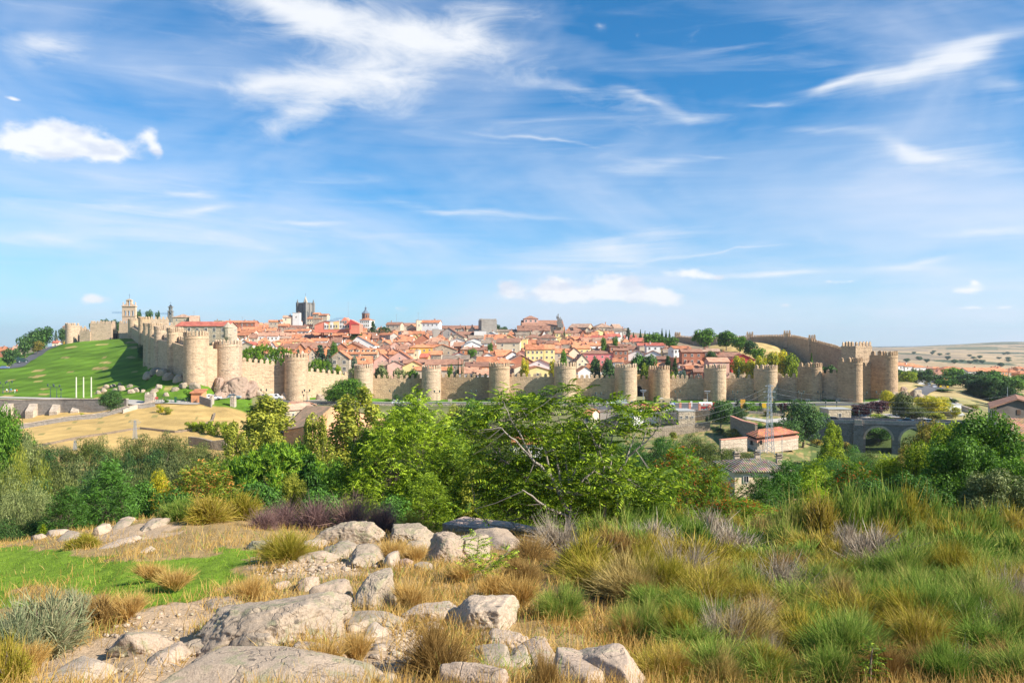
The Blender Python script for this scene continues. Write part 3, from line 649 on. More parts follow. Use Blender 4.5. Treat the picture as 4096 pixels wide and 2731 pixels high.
CW=[(0,1,1422,1453,'sloping stretch of wall climbing to the corner tower',0,1560),(1,2,1464,1494,'stretch of wall dipping down behind the dark road tree',0,1580),
 (2,3,1498,1498,'brown stretch of wall with a small drain hole near its right end',1,1602),(3,4,1494,1492,'dark brown streaked stretch of wall behind two lamps',3,1602),
 (4,5,1491,1492,'light stretch of wall with a jagged tower shadow across its right half',0,1602),(5,6,1496,1498,'stretch of wall with grass mound and ruins at its foot',0,1602),
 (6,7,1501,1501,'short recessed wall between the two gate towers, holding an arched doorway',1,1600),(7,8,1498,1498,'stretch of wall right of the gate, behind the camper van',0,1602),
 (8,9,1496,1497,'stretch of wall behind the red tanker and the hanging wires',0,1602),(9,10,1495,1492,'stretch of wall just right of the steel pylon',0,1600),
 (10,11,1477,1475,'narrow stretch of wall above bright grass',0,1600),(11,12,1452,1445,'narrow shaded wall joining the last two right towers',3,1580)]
for i,j,p0,p1,look,mi,pb in CW:
 a,b=back(i),back(j);n=7;pts=[]
 for k in range(n):
  q=a.lerp(b,k/(n-1));px=HX+F*q.x/q.y;py=p0+(p1-p0)*k/(n-1)
  pts.append((q.x,q.y,at(px,py,q.y).z,gz(q.x,q.y)))
 w=curtain(pts,look,STONE[mi],nside=1)
 if i == 6:
  g=MB();q=a.lerp(b,.42);nx=(b-a).normalized();zz=at(HX+F*q.x/q.y,1598,q.y).z
  arch=[(-1.6,0),(-1.6,4.2)]+[(-1.6*math.cos(math.pi*k/8),4.2+1.6*math.sin(math.pi*k/8)) for k in range(1,8)]+[(1.6,4.2),(1.6,0)]
  f=lambda s: (lambda u,v: (q.x+nx.x*u+nx.y*s,q.y+nx.y*u-nx.x*s,zz+v))
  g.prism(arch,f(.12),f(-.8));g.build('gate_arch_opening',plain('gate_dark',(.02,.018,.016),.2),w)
  g=MB();big=[(u*1.25,v*1.12) for u,v in arch];ring=big+[(u,v) for u,v in arch[::-1]]
  g.prism(ring,f(.3),f(.0));g.build('gate_arch_surround',STONE[2],w)
  g=MB();g.box((q.x-.4,q.y-.35,zz+9.5),(2.2,.4,2.4));g.build('heraldic_plaque',plain('plaque',(.5,.34,.16)),w)
 if i == 2:
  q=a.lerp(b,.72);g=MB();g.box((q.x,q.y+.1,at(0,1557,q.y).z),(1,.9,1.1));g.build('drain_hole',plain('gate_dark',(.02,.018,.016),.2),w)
# flat-topped wall at the north side climbing the green slope
NT=[(733,836,1322,1506,281,.12,'tall wall tower left of the corner tower, above large boulders',0),(668,735,1307,1480,300,.05,'tall wall tower whose foot meets a shaded boulder',0),
 (628,669,1301,1461,322,.05,'narrow-looking tower in the row climbing the lawn, brightly lit',2),(610,632,1290,1438,350,.05,'slim sliver of a tower between two wider climbing towers',0),
 (586,615,1288,1425,378,.05,'tower of the climbing row beside a dark bush',0),(562,593,1265,1372,500,-.2,'stained distant tower behind the climbing row',1),
 (512,562,1272,1358,590,.1,'wide distant tower right below the tall bell gable',0)]
NTo=[]
for a in NT: NTo.append(dtower(*a[:6],a[6],STONE[a[7]],L=5.0,nmer=8 if a[4] > 400 else 10,mh=1.9))
T0n=Vector((T[0][1].x+.5,T[0][1].y+6))
prev=(T0n,1375,1530)
NL=['short crenellated wall between the corner tower and its left neighbour','wall sliver between the second and third climbing towers','wall sliver in the climbing row, third from the front','wall sliver in the climbing row, fourth from the front',
      'shaded wall in the climbing row near the dark bush','long distant wall behind the climbing towers','distant wall right of the tower under the bell gable']
for i,(tt,look) in enumerate(zip(NTo,NL)):
 t,C,(ox,oy),rr,zt,L=tt;q=Vector((C.x-ox*(L-2),C.y-oy*(L-2)));a=NT[i]
 p1=a[2]+(38 if a[4] < 300 else 30 if a[4] < 420 else 48 if a[4] < 550 else 20);pts=[]
 for k in range(7):
  w=prev[0].lerp(q,k/6);px=HX+F*w.x/w.y;pts.append((w.x,w.y,at(px,prev[1]+(p1-prev[1])*k/6,w.y).z,min(gz(w.x,w.y),at(px,prev[2]+(a[3]-prev[2])*k/6,w.y).z)))
 curtain(pts,look,STONE[a[7]],nside=1);prev=(q,p1,a[3])
# pale parapet tops seen over the climbing row
for px0,px1,p,Y,look in ((600,665,1266,520,'pale crenellated wall top above the climbing towers, left part'),(600,702,1288,430,'pale crenellated wall top behind the climbing towers, lower right part')):
 curtain([(xat(px0,Y),Y,at(0,p,Y).z,at(0,1330,Y).z),(xat(px1,Y),Y+4,at(0,p,Y).z,at(0,1330,Y).z)],look,STONE[2],nside=1,below=1)
def blocktower(px0,px1,pytop,pybase,Y,D,rz,look,mat,mh=1.9,nx=6,group=GROUPW,name='wall_tower',cat='tower'):
 c=(px0+px1)/2;W=(px1-px0)/F*Y;zt=at(c,pytop,Y).z-mh;zb=at(c,pybase,Y).z;C=(xat(c,Y),Y+D/2,zb)
 t=empty(name,C,rz);tag(t,look,cat,group);m=MB();H=zt-zb
 m.box((0,0,H/2-3),(W,D,H+6));m.v=[(x,y,z) for x,y,z in m.v]
 m.build('masonry_block',mat,t,world=False)
 m=MB()
 for x,y,w,d in ((0,-D/2+.3,W,.6),(0,D/2-.3,W,.6),(-W/2+.3,0,.6,D-1.2),(W/2-.3,0,.6,D-1.2)): m.box((x,y,H+.35),(w+.12,d+.12,.75))
 m.build('parapet',mat,t,world=False)
 M=t.matrix_basis
 for k in range(nx):
  x=-W/2+W*(k+.5)/nx
  for y in (-D/2+.3,D/2-.3): merlon(t,M @ Vector((x,y,H+.7)),rz,W/nx*.58,.55,mh,mat)
 ny=max(2,int(D/W*nx))
 for k in range(1,ny-1):
  y=-D/2+D*(k+.5)/ny
  for x in (-W/2+.3,W/2-.3): merlon(t,M @ Vector((x,y,H+.7)),rz+math.pi/2,D/ny*.58,.55,mh,mat)
 return t
blocktower(474,513,1286,1360,600,10,.1,'square block tower under the tall bell gable',STONE[2],nx=4)
blocktower(358,438,1286,1366,598,12,.15,'broad square grey tower with a pale patch, on the ridge of the lawn',STONE[2],nx=7)
blocktower(441,474,1326,1362,612,6,0,'low dark wall holding the archway beside the broad square tower',STONE[3],nx=3)
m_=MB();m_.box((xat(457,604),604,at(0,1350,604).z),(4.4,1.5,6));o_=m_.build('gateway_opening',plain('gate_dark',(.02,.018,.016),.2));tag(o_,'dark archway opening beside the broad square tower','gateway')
dtower(261,320,1291,1374,600,-.4,'round tower at the far left end of the wall, on the lawn ridge',STONE[2],nmer=9,mh=1.9)
curtain([(xat(316,606),606,at(0,1302,606).z,at(0,1372,606).z),(xat(348,608),608,at(0,1303,608).z,at(0,1370,608).z)],'short wall right of the leftmost round tower',STONE[0])
curtain([(xat(318,596),596,at(0,1314,596).z,at(0,1374,596).z),(xat(360,596),596,at(0,1316,596).z,at(0,1370,596).z)],'lower crenellated outwork between the leftmost round tower and the broad square one',STONE[2])
blocktower(3407,3483,1372,1470,322,9,.25,'square tower with an open doorway rising behind the right corner',STONE[0],nx=5)
# south wall seen from inside, coming down the ridge on the right
SW=[(2688,1350,650),(2712,1340,640),(2788,1346,610),(2865,1347,575),(2880,1346,570),(2992,1340,535),(3020,1339,525),(3140,1336,480),(3170,1338,470),(3240,1352,432),(3268,1360,425),(3330,1376,392),(3402,1398,358),(3430,1420,350),(3478,1436,322)]
SN=['far left stretch of the inner wall on the ridge, meeting the conifers','low stretch of inner wall above the trees on the ridge','long level stretch of inner wall behind the dry mound','inner wall bending down from its highest point','steep stretch of the inner wall sloping to the square tower','last inner wall stretch below the square tower']
cuts=[0,2,4,7,9,12,14]
for si in range(6):
 seg=SW[cuts[si]:cuts[si+1]+1];pts=[]
 for px,p,Y in seg:
  z=at(px,p,Y).z;pts.append((xat(px,Y),Y,z,min(z-11,gz(xat(px,Y),Y))))
 # face towards the town is the near side
 curtain(pts,SN[si],STONE[3] if si != 3 else STONE[1],thick=3,nside=1,mh=1.3,mw=1.1,sp=2.4,below=4)
for k,(px,p,Y,look) in enumerate([(2712,1331,640,'small turret at the left end of the inner wall'),(2787,1341,608,'small turret on the inner wall above the leafy trees'),(2878,1341,566,'pale paired merlon turret on the inner wall'),
 (3003,1330,528,'turret in the middle of the level inner wall'),(3153,1325,474,'turret at the highest bend of the inner wall'),(3254,1343,428,'turret on the descending inner wall')]):
 w=24 if k > 2 else 20;z0=at(0,p,Y).z
 blocktower(px-w//2,px+w//2+2,p,p+26,Y+3,5,-.3,look,STONE[0],nx=3,mh=1.7,name='wall_turret',group='turrets of the inner wall')
# ---------------------------------------------------------------- town houses
WC={k: plain('plaster_'+k,c,.14,.4,.92,.05,3) for k,c in {
 'cream': (.72,.60,.42),'white': (.80,.77,.72),'yellow': (.78,.62,.28),'ochre': (.74,.40,.08),'pink': (.70,.42,.33),'grey': (.42,.37,.32),
 'brick': (.42,.17,.10),'orange': (.68,.30,.14),'red': (.55,.08,.07),'coral': (.72,.25,.16),'rose': (.68,.22,.22),'pale': (.66,.64,.60)}.items()}
WC['stone']=masonry('house_stone',(.52,.43,.32),(.36,.3,.24),.8,.2);WC['tan']=plain('plaster_tan',(.56,.45,.33),.16,.4)
RC={'orange': tiles('roof_orange',(.60,.26,.13),(.42,.165,.085)),'red': tiles('roof_red',(.54,.17,.11),(.40,.11,.08)),'brown': tiles('roof_brown',(.36,.19,.125),(.25,.13,.09)),
 'greybrown': tiles('roof_greybrown',(.34,.26,.19),(.22,.17,.13)),'pink': tiles('roof_pinkish',(.56,.31,.20),(.42,.22,.14)),'tan': tiles('roof_tan',(.48,.32,.22),(.34,.21,.15)),
 'blue': paint('roof_zinc',(.25,.36,.42)),'grey': plain('roof_grey',(.4,.4,.38),.1)}
WIN=glassy('window_pane',(.05,.055,.065));FRM=plain('window_surround',(.72,.66,.56),.08);CHM=plain('chimney_render',(.50,.26,.18),.2)
WOOD=plain('dark_wood',(.12,.07,.045),.2);SHUT=plain('shutter_white',(.72,.70,.66),.08)
# shared window: pane in a projecting frame
def mk_window():
 mb=MB();mb.box((0,-.03,0),(.8,.04,.85),mi=1)
 for x,z,w,h in ((-.45,0,.1,1.1),(.45,0,.1,1.1),(0,.5,.8,.1),(0,-.5,.8,.1)): mb.box((x,-.05,z),(w,.12,h))
 mb.box((0,-.06,0),(.05,.05,.85))
 o=mb.build('window',[FRM,WIN]);me=o.data;bpy.data.objects.remove(o)
 mb=MB();mb.box((0,-.1,0),(.9,.08,.06));mb.box((0,-.05,.03),(.05,.05,.05));return me
WINME=mk_window()
def mk_chim():
 mb=MB();mb.box((0,0,.2),(.7,.7,2.4));mb.box((0,0,1.45),(.9,.9,.12));mb.box((0,0,1.62),(.5,.5,.22));mb.box((0,0,1.8),(.85,.85,.1))
 o=mb.build('chimney',CHM);me=o.data;bpy.data.objects.remove(o);return me
CHME=mk_chim();CHW=CHME.copy();CHW.materials[0]=WC['white']
FOOT = []      # footprints already taken (x, y, radius)
HLOOK={'side': 'house','gable': 'gable house','hip': 'hip-roofed house','flat': 'flat-topped block','mono': 'lean-to house'}
CWORD={'cream':'cream','white':'white','yellow':'yellow','ochre':'deep ochre','pink':'pink','grey':'grey','brick':'red brick','orange':'orange','red':'red','coral':'coral','rose':'rose pink','pale':'pale grey','stone':'stone','tan':'tan'}
RWORD={'orange':'orange tile roof','red':'red roof','brown':'brown tile roof','greybrown':'grey-brown roof','pink':'pinkish roof','tan':'faded tan roof','blue':'blue zinc roof','grey':'grey roof'}
def house(px0,px1,pyt,pye,kind,wall,roof,Y=None,hw=6.0,yaw=None,D=None,win=None,look=None,cat='house',chim=None,shift=0,name='town_house',group='houses inside the town walls',Hbelow=5,over=.45,dormers=0,ww=None,Yhi=900):
 c=(px0+px1)/2
 if Y is None: Y=solveY(c,pye,hw,346,Yhi) or 640
 W=(px1-px0)/F*Y;ze=at(c,pye,Y).z;zr=at(c,pyt,Y).z;cx=xat(c,Y)
 if D is None: D=min(12,max(7,W*.8)) if kind != 'gable' else min(16,max(8,W*1.2))
 yaw=rnd.uniform(-.16,.22) if yaw is None else yaw
 Wl=max(2.5,W/ (math.cos(yaw)+abs(math.sin(yaw))*min(D/W,1.3)*.9));zb=ze-hw
 t=empty(name,(cx,Y+D/2,zb),yaw)
 py_c=(pyt+pye)/2
 if look: USED.add(look)
 else: look=lab('%s %s, %s' % (CWORD[wall],HLOOK[kind],RWORD[roof]),c,py_c)
 tag(t,look,cat,group);FOOT.append((cx,Y+D/2,max(Wl,D)*.45))
 h=ze-zb;r=zr-ze;w2,d2=Wl/2,D/2;m=MB()
 wm=WC[wall]
 bot=-Hbelow
 if kind == 'gable':
  m.prism([(-w2,bot),(w2,bot),(w2,h),(shift*w2,h+r-.12),(-w2,h)],lambda a,b: (a,-d2,b),lambda a,b: (a,d2,b))
 elif kind == 'side':
  m.prism([(-d2,bot),(d2,bot),(d2,h),(0,h+r-.12),(-d2,h)],lambda a,b: (w2,a,b),lambda a,b: (-w2,a,b))
 elif kind == 'mono':
  m.prism([(-d2,bot),(d2,bot),(d2,h+r-.1),(-d2,h)],lambda a,b: (w2,a,b),lambda a,b: (-w2,a,b))
 elif kind == 'flat':
  m.box((0,0,(h+r+bot)/2),(Wl,D,h+r-bot))
 else: m.box((0,0,(h+bot)/2),(Wl,D,h-bot))
 m.build('wall',wm,t,world=False)
 m=MB();th=.22;o=over
 if kind == 'gable':
  sx=shift*w2
  for a,b,s in ((-w2-o,sx,-1),(w2+o,sx,1)):
   e=h-o*r/(w2-abs(sx)+.01)*.8
   m.prism([(a,e),(b,h+r),(b,h+r+th),(a,e+th)],lambda u,v: (u,-d2-o,v),lambda u,v: (u,d2+o,v))
 elif kind == 'side':
  e=h-o*r/d2
  for s in (-1,1): m.prism([(s*(d2+o),e),(0,h+r),(0,h+r+th),(s*(d2+o),e+th)],lambda u,v: (w2+o,u,v),lambda u,v: (-w2-o,u,v))
 elif kind == 'mono':
  m.prism([(-d2-o,h-.05),(d2+o,h+r),(d2+o,h+r+th),(-d2-o,h-.05+th)],lambda u,v: (w2+o,u,v),lambda u,v: (-w2-o,u,v))
 elif kind == 'hip':
  k=max(0.02,w2-d2) if Wl > D else .02;kd=max(0.02,d2-w2)
  W_,D_=w2+o,d2+o
  m.add([(-W_,-D_,h),(W_,-D_,h),(W_,D_,h),(-W_,D_,h),(-W_,-D_,h+.15),(W_,-D_,h+.15),(W_,D_,h+.15),(-W_,D_,h+.15),(-k,-kd,h+r),(k,-kd,h+r),(k,kd,h+r),(-k,kd,h+r)],
              [(0,3,2,1),(0,1,5,4),(1,2,6,5),(2,3,7,6),(3,0,4,7),(4,5,9,8),(5,6,10,9),(6,7,11,10),(7,4,8,11),(8,9,10,11)])
 else: m.box((0,0,h+r+.1),(Wl+.3,D+.3,.25))
 m.build('roof',RC[roof],t,world=False)
 nf=max(1,int(h/3.1));nwin=win if win is not None else max(1,min(5,int(Wl/3.2)))
 ws=ww or 1.15
 if nwin:
  for fl in range(nf):
   z=h-1.7-fl*3.0
   if z < .8 and fl: break
   for k in range(nwin):
    if win is None and rnd.random() < .22: continue
    x=-w2+Wl*(k+.5)/nwin+(rnd.uniform(-.3,.3) if win is None else 0)
    o_=link('window',WINME,t,(x,-d2,z));o_.scale=(ws,1,ws*rnd.choice((1,1.15,1.3)))
  if kind == 'gable' and r > 2.2: o_=link('window',WINME,t,(shift*w2*.7,-d2,h+.1));o_.scale=(.8,1,.9)
  if D > 6:
   for k in range(2):
    if rnd.random() < .7: o_=link('window',WINME,t,(w2,-d2+D*(k+.5)/2,h-1.8));o_.rotation_euler=(0,0,math.pi/2);o_.scale=(ws,1,ws*1.1)
    if rnd.random() < .5: o_=link('window',WINME,t,(-w2,-d2+D*(k+.5)/2,h-1.8));o_.rotation_euler=(0,0,-math.pi/2);o_.scale=(ws,1,ws*1.1)
 nc=rnd.choice((0,1,1,2)) if chim is None else chim
 for k in range(nc):
  x=rnd.uniform(-.7,.7)*w2 if chim is None or nc < 3 else -w2+2*w2*(k+.5)/nc;y=rnd.uniform(-.5,.3)*d2
  if kind in ('side','hip'): z=h+r*(1-abs(y)/d2)
  elif kind == 'gable': z=h+r*(1-abs(x-shift*w2)/(w2*(1+abs(shift))))
  else: z=h+r*.6
  o_=link('chimney',CHW if wall == 'white' and rnd.random() < .5 else CHME,t,(x,y,z-.3));o_.scale=(rnd.uniform(.8,1.2),)*2+(rnd.uniform(.8,1.15),)
 for k in range(dormers):
  x=-w2+Wl*(k+.5)/dormers;y=-d2*.45;z=h+r*.5;m=MB()
  m.box((x,y-.1,z+.1),(1.9,1.8,1.5),mi=0);m.prism([(-1.2,.85),(0,1.35),(1.2,.85)],lambda a,b: (x+a,y-1.2,z+b),lambda a,b: (x+a,y+1.6,z+b),1)
  o_=m.build('dormer',[WC['cream'],RC[roof]],t,world=False);q=link('window',WINME,o_,(x,y-1.0,z+.1));q.scale=(1.1,1,.9)
 return t
Z2=(500,1150);Z3=(1100,1150);Z4=(1700,1150);Z5=(2300,1150);Z7=(3296,1250)
def hz(zn,rows,**kw):
 s=.3826
 for r in rows:
  x0,x1,yt,ye,k,w,rf=r[:7];ex=dict(kw);ex.update(r[7] if len(r) > 7 else {})
  house(zn[0]+x0*s,zn[0]+x1*s,zn[1]+yt*s,zn[1]+ye*s,k,w,rf,**ex)
def hz_all():
 hz(Z2,[(1030,1200,345,368,'side','brick','orange'),(1195,1360,346,368,'side','brick','orange'),(925,1015,345,366,'flat','stone','grey',dict(win=0)),(1110,1200,380,396,'hip','cream','orange'),(1295,1440,366,406,'gable','white','orange'),
     (1370,1500,388,412,'side','tan','orange'),(1225,1300,390,410,'side','stone','orange'),(1450,1590,368,386,'side','tan','tan'),(1090,1180,400,425,'side','brick','pink'),(1180,1330,412,440,'side','tan','orange'),(1330,1480,415,440,'side','white','orange'),
     (1580,1820,318,352,'hip','white','orange',dict(look='white house with rows of glazed galleries',win=8,hw=8)),(1490,1600,340,358,'side','stone','orange'),(1500,1600,366,400,'side','brick','brown'),(1600,1705,380,400,'side','brick','orange',dict(hw=8)),
     (1745,1825,264,286,'flat','pale','grey',dict(win=1)),(1640,1760,292,312,'side','cream','tan'),(1820,1905,300,312,'side','cream','orange',dict(win=3,hw=10)),(1905,1985,304,325,'side','cream','orange',dict(win=3,hw=10)),(1985,2065,300,325,'side','tan','orange'),
     (1965,2030,262,276,'side','stone','orange'),(2030,2120,275,290,'side','tan','orange'),(1480,1640,452,472,'side','tan','tan'),(1640,1780,405,425,'side','brick','brown'),(1700,1900,425,450,'side','stone','greybrown'),
     (1370,1590,473,505,'side','pale','pink',dict(hw=9,win=5,chim=3)),(1430,1560,520,545,'side','brick','orange'),(1530,1820,535,563,'hip','yellow','orange',dict(hw=7,win=4)),(1590,1730,505,533,'hip','cream','tan',dict(hw=5)),(1160,1300,474,500,'side','stone','orange'),
     (905,1070,487,520,'gable','white','orange',dict(win=0)),(875,950,522,548,'gable','white','orange'),(940,1000,540,560,'gable','cream','orange'),(1160,1295,520,566,'gable','white','orange',dict(win=1)),(1220,1360,570,598,'gable','cream','red'),(1075,1160,515,540,'side','white','orange'),
     (1200,1300,545,580,'gable','white','orange'),(1290,1380,490,525,'side','tan','brown'),(1780,1990,575,612,'side','brick','brown',dict(hw=6)),(1925,2091,580,630,'side','brick','brown',dict(win=0)),(1905,2000,640,700,'gable','tan','orange'),
     (1095,1200,432,456,'side','brick','orange'),(1210,1360,445,470,'side','pink','orange'),(1745,1960,522,570,'hip','orange','orange',dict(win=0)),(1905,2020,470,500,'side','pale','orange'),(1600,1760,470,497,'side','pale','pink')])
 hz(Z3,[(205,365,432,455,'side','white','orange',dict(win=4,ww=1.6)),(365,490,432,462,'gable','white','orange',dict(win=0)),(90,230,440,458,'side','brick','orange'),(490,620,440,462,'side','tan','orange'),(560,690,425,446,'hip','brick','brown'),
     (320,405,388,405,'side','white','orange',dict(win=2)),(150,330,395,418,'side','tan','brown'),(690,800,448,466,'side','pale','greybrown'),(640,760,472,492,'side','white','orange'),(0,200,485,505,'side','pale','pink',dict(win=0)),(200,380,480,505,'side','pale','pink'),(380,560,485,508,'side','pale','orange'),
     (365,545,530,556,'side','white','orange'),(160,370,520,560,'hip','coral','orange',dict(win=0)),(540,680,505,545,'side','pale','orange',dict(win=0)),(770,1050,505,600,'gable','white','white' if 0 else 'orange',dict(win=0,shift=-.3,look='large plain white gable wall sloping down to the right')),(545,790,500,528,'mono','white','orange',dict(win=0)),
     (800,960,530,560,'side','white','orange',dict(win=4)),(890,970,452,475,'hip','yellow','orange',dict(win=2,ww=1.4)),(1065,1165,418,440,'side','ochre','orange',dict(win=3,hw=7,yaw=-.3)),(1160,1250,422,445,'side','yellow','orange'),(1080,1255,474,496,'side','grey','orange',dict(hw=8,win=3,yaw=-.4)),
     (1385,1570,386,422,'gable','cream','orange',dict(hw=7,yaw=-.5)),(1280,1440,452,490,'gable','white','orange',dict(hw=5,yaw=-.4)),(1160,1330,362,388,'side','tan','brown'),(1320,1590,370,400,'side','tan','brown'),(1490,1730,340,368,'side','white','orange',dict(win=5)),
     (1465,1530,342,372,'flat','cream','grey',dict(win=1)),(1510,1625,418,452,'gable','red','red',dict(win=0)),(1440,1560,455,482,'side','yellow','orange'),(1740,1900,420,470,'gable','grey','brown',dict(hw=8,win=1)),(1640,1760,436,470,'flat','grey','grey',dict(win=0,hw=6)),(1560,1700,395,425,'side','cream','orange'),
     (970,1070,440,470,'side','tan','greybrown'),(930,1060,470,500,'side','white','brown'),(1010,1080,500,530,'side','brick','brown'),(1120,1200,548,575,'side','white','orange'),(1180,1310,440,470,'gable','tan','tan'),(1220,1330,510,545,'gable','tan','tan'),
     (1540,1800,518,582,'hip','brick','pink',dict(win=0)),(1430,1640,490,560,'gable','brick','orange',dict(win=0)),(1290,1450,510,540,'side','pink','orange'),(1220,1420,540,565,'side','tan','orange'),(1090,1230,560,600,'gable','tan','orange'),(1180,1330,565,612,'gable','pink','orange',dict(chim=3)),(1300,1460,560,605,'gable','pink','orange',dict(chim=2)),
     (1380,1640,582,628,'hip','ochre','orange',dict(hw=9,win=4,chim=3,look='tall ochre house with orange hipped roof and skylights')),(1590,1900,595,652,'gable','stone','orange',dict(hw=6)),(80,250,590,640,'side','brick','brown'),(350,585,580,628,'side','brick','brown',dict(win=3)),
     (200,330,585,655,'gable','orange','brown',dict(win=0,chim=3)),(290,400,610,665,'gable','orange','brown',dict(win=1,chim=2)),(590,760,582,640,'gable','brick','brown',dict(win=0,chim=3)),(700,935,578,638,'gable','orange','brown',dict(chim=4)),
     (560,775,662,742,'gable','stone','orange',dict(hw=12,win=2,ww=1.5,yaw=.05,look='tall stone gable house with round attic window')),(700,890,640,690,'side','stone','orange',dict(hw=9,dormers=3,chim=2)),(880,1065,640,690,'side','stone','orange',dict(hw=9,dormers=3,chim=2)),(830,1010,720,790,'side','pink','orange',dict(dormers=1,chim=2)),
     (1000,1215,695,775,'gable','pink','orange',dict(hw=6,win=1,chim=1)),(1060,1190,650,690,'side','pink','orange',dict(chim=4)),(1190,1310,655,695,'side','pink','orange',dict(chim=4)),(1180,1415,664,740,'gable','pink','orange',dict(hw=8,win=3,yaw=.05)),(1360,1450,652,680,'side','cream','orange',dict(hw=9)),(1440,1510,655,672,'flat','cream','grey',dict(hw=9)),
     (1150,1330,768,806,'gable','pink','greybrown',dict(win=0,hw=7)),(1060,1170,780,812,'side','tan','tan'),(1310,1560,770,825,'gable','yellow','orange',dict(hw=6,win=1)),(1330,1560,752,790,'side','tan','brown'),(1560,1790,755,805,'side','tan','brown'),(1790,1960,752,798,'side','stone','brown',dict(win=3)),
     (1450,1850,832,862,'side','tan','orange',dict(hw=5,D=6)),(1500,1610,690,725,'side','orange','red'),(1610,1740,665,700,'side','stone','orange'),(560,640,640,670,'side','brick','orange'),(380,480,655,700,'gable','tan','orange')])
 hz(Z4,[(165,420,398,428,'side','cream','brown',dict(hw=7,win=6)),(420,730,398,430,'side','cream','brown',dict(hw=7,win=7)),(515,760,436,462,'side','pale','greybrown',dict(win=0)),(760,1000,438,460,'side','cream','greybrown',dict(win=5)),(1350,1600,450,476,'side','yellow','brown',dict(hw=7,win=6)),(1590,1685,452,480,'side','stone','brown'),
     (1700,1890,438,470,'gable','yellow','tan',dict(win=3)),(1905,2060,425,455,'side','white','greybrown'),(2050,2150,420,452,'hip','grey','greybrown'),(330,500,460,492,'side','stone','brown'),(500,620,458,490,'side','tan','brown'),(505,640,455,500,'flat','pale','grey',dict(win=0)),(635,770,462,500,'gable','pale','grey',dict(win=0)),
     (740,850,485,510,'gable','tan','tan'),(620,840,492,545,'side','orange','orange',dict(chim=3)),(800,980,495,540,'gable','yellow','orange',dict(win=0)),(1050,1210,488,522,'hip','cream','brown'),(1170,1390,485,528,'hip','cream','brown',dict(hw=8,win=4)),(940,1060,470,495,'side','tan','greybrown'),
     (750,1010,530,572,'side','cream','brown',dict(hw=10,win=2)),(910,1075,540,560,'flat','yellow','tan',dict(hw=10,win=3)),(1050,1200,545,580,'side','ochre','orange'),(1180,1260,548,580,'side','red','brown'),(1045,1240,595,645,'side','yellow','orange',dict(hw=12,win=4,look='yellow block with two tiers of balconies')),
     (1230,1355,595,640,'side','yellow','orange',dict(hw=12,win=2)),(1350,1415,578,602,'side','rose','orange'),(1270,1400,555,582,'side','tan','brown'),(185,330,430,480,'gable','grey','brown'),(240,420,532,560,'gable','pale','grey',dict(win=0)),(400,600,530,562,'gable','pale','tan',dict(win=1)),
     (350,590,565,612,'gable','white','grey',dict(win=0)),(590,740,550,580,'side','pale','greybrown'),(530,770,612,655,'hip','stone','brown'),(270,430,480,520,'gable','tan','brown'),(440,610,500,530,'side','white','greybrown'),(590,740,682,722,'gable','white','orange',dict(win=0)),(450,560,625,655,'side','stone','brown'),
     (180,460,710,752,'side','tan','greybrown',dict(win=0)),(250,450,682,712,'gable','white','red',dict(win=0)),(460,620,712,750,'gable','cream','greybrown',dict(win=1)),(540,750,725,785,'side','orange','orange'),(700,930,738,790,'hip','tan','orange'),(720,910,655,712,'side','pink','orange'),(610,720,650,680,'side','tan','orange'),
     (820,1000,668,722,'gable','white','orange',dict(win=1)),(945,1105,650,702,'gable','pink','orange',dict(win=0)),(850,1125,705,772,'gable','brick','pink',dict(hw=6,win=0)),(410,670,782,822,'side','orange','brown',dict(chim=1)),(350,560,835,892,'side','pale','pink',dict(hw=4,win=4,D=7)),(540,665,855,905,'side','white','pink',dict(hw=4,D=6)),
     (1080,1330,752,805,'gable','white','brown',dict(hw=7,win=1)),(885,1120,805,842,'gable','cream','orange',dict(win=1)),(1000,1330,826,872,'gable','yellow','orange',dict(win=1)),(890,1030,852,905,'side','orange','pink',dict(hw=3,D=6)),(1030,1150,868,915,'side','pale','pink',dict(hw=3,D=6)),(1140,1260,868,915,'side','pale','pink',dict(hw=3,D=6)),(1250,1350,880,920,'side','stone','greybrown',dict(hw=3,D=5)),
     (1400,1580,705,750,'gable','cream','orange'),(1560,1705,700,770,'gable','cream','tan',dict(chim=5,look='stepped gable with a row of silver chimneys')),(1350,1520,640,680,'side','tan','orange'),(1480,1620,630,682,'gable','cream','orange',dict(win=0)),(1530,1725,600,636,'side','yellow','orange',dict(hw=8,win=3)),(1680,1870,575,606,'side','white','orange',dict(hw=8,win=3)),
     (1645,1980,658,692,'hip','rose','brown',dict(hw=7,win=4,look='bright pink house with grey lower band and hipped roof')),(1420,1540,548,588,'side','tan','orange',dict(chim=3)),(1540,1680,560,598,'side','cream','orange',dict(chim=3)),(1480,1640,512,545,'side','tan','orange',dict(chim=3)),(1620,1760,518,545,'side','white','red'),(1380,1480,505,540,'gable','yellow','tan'),
     (1580,1760,825,880,'gable','white','orange',dict(win=0)),(1790,1980,825,880,'gable','white','orange',dict(win=0)),(1640,1915,860,915,'gable','tan','greybrown',dict(hw=4,win=0)),(1700,1800,800,835,'side','orange','orange',dict(chim=3)),(0,200,595,640,'side','stone','orange'),(780,900,590,625,'side','tan','brown')])
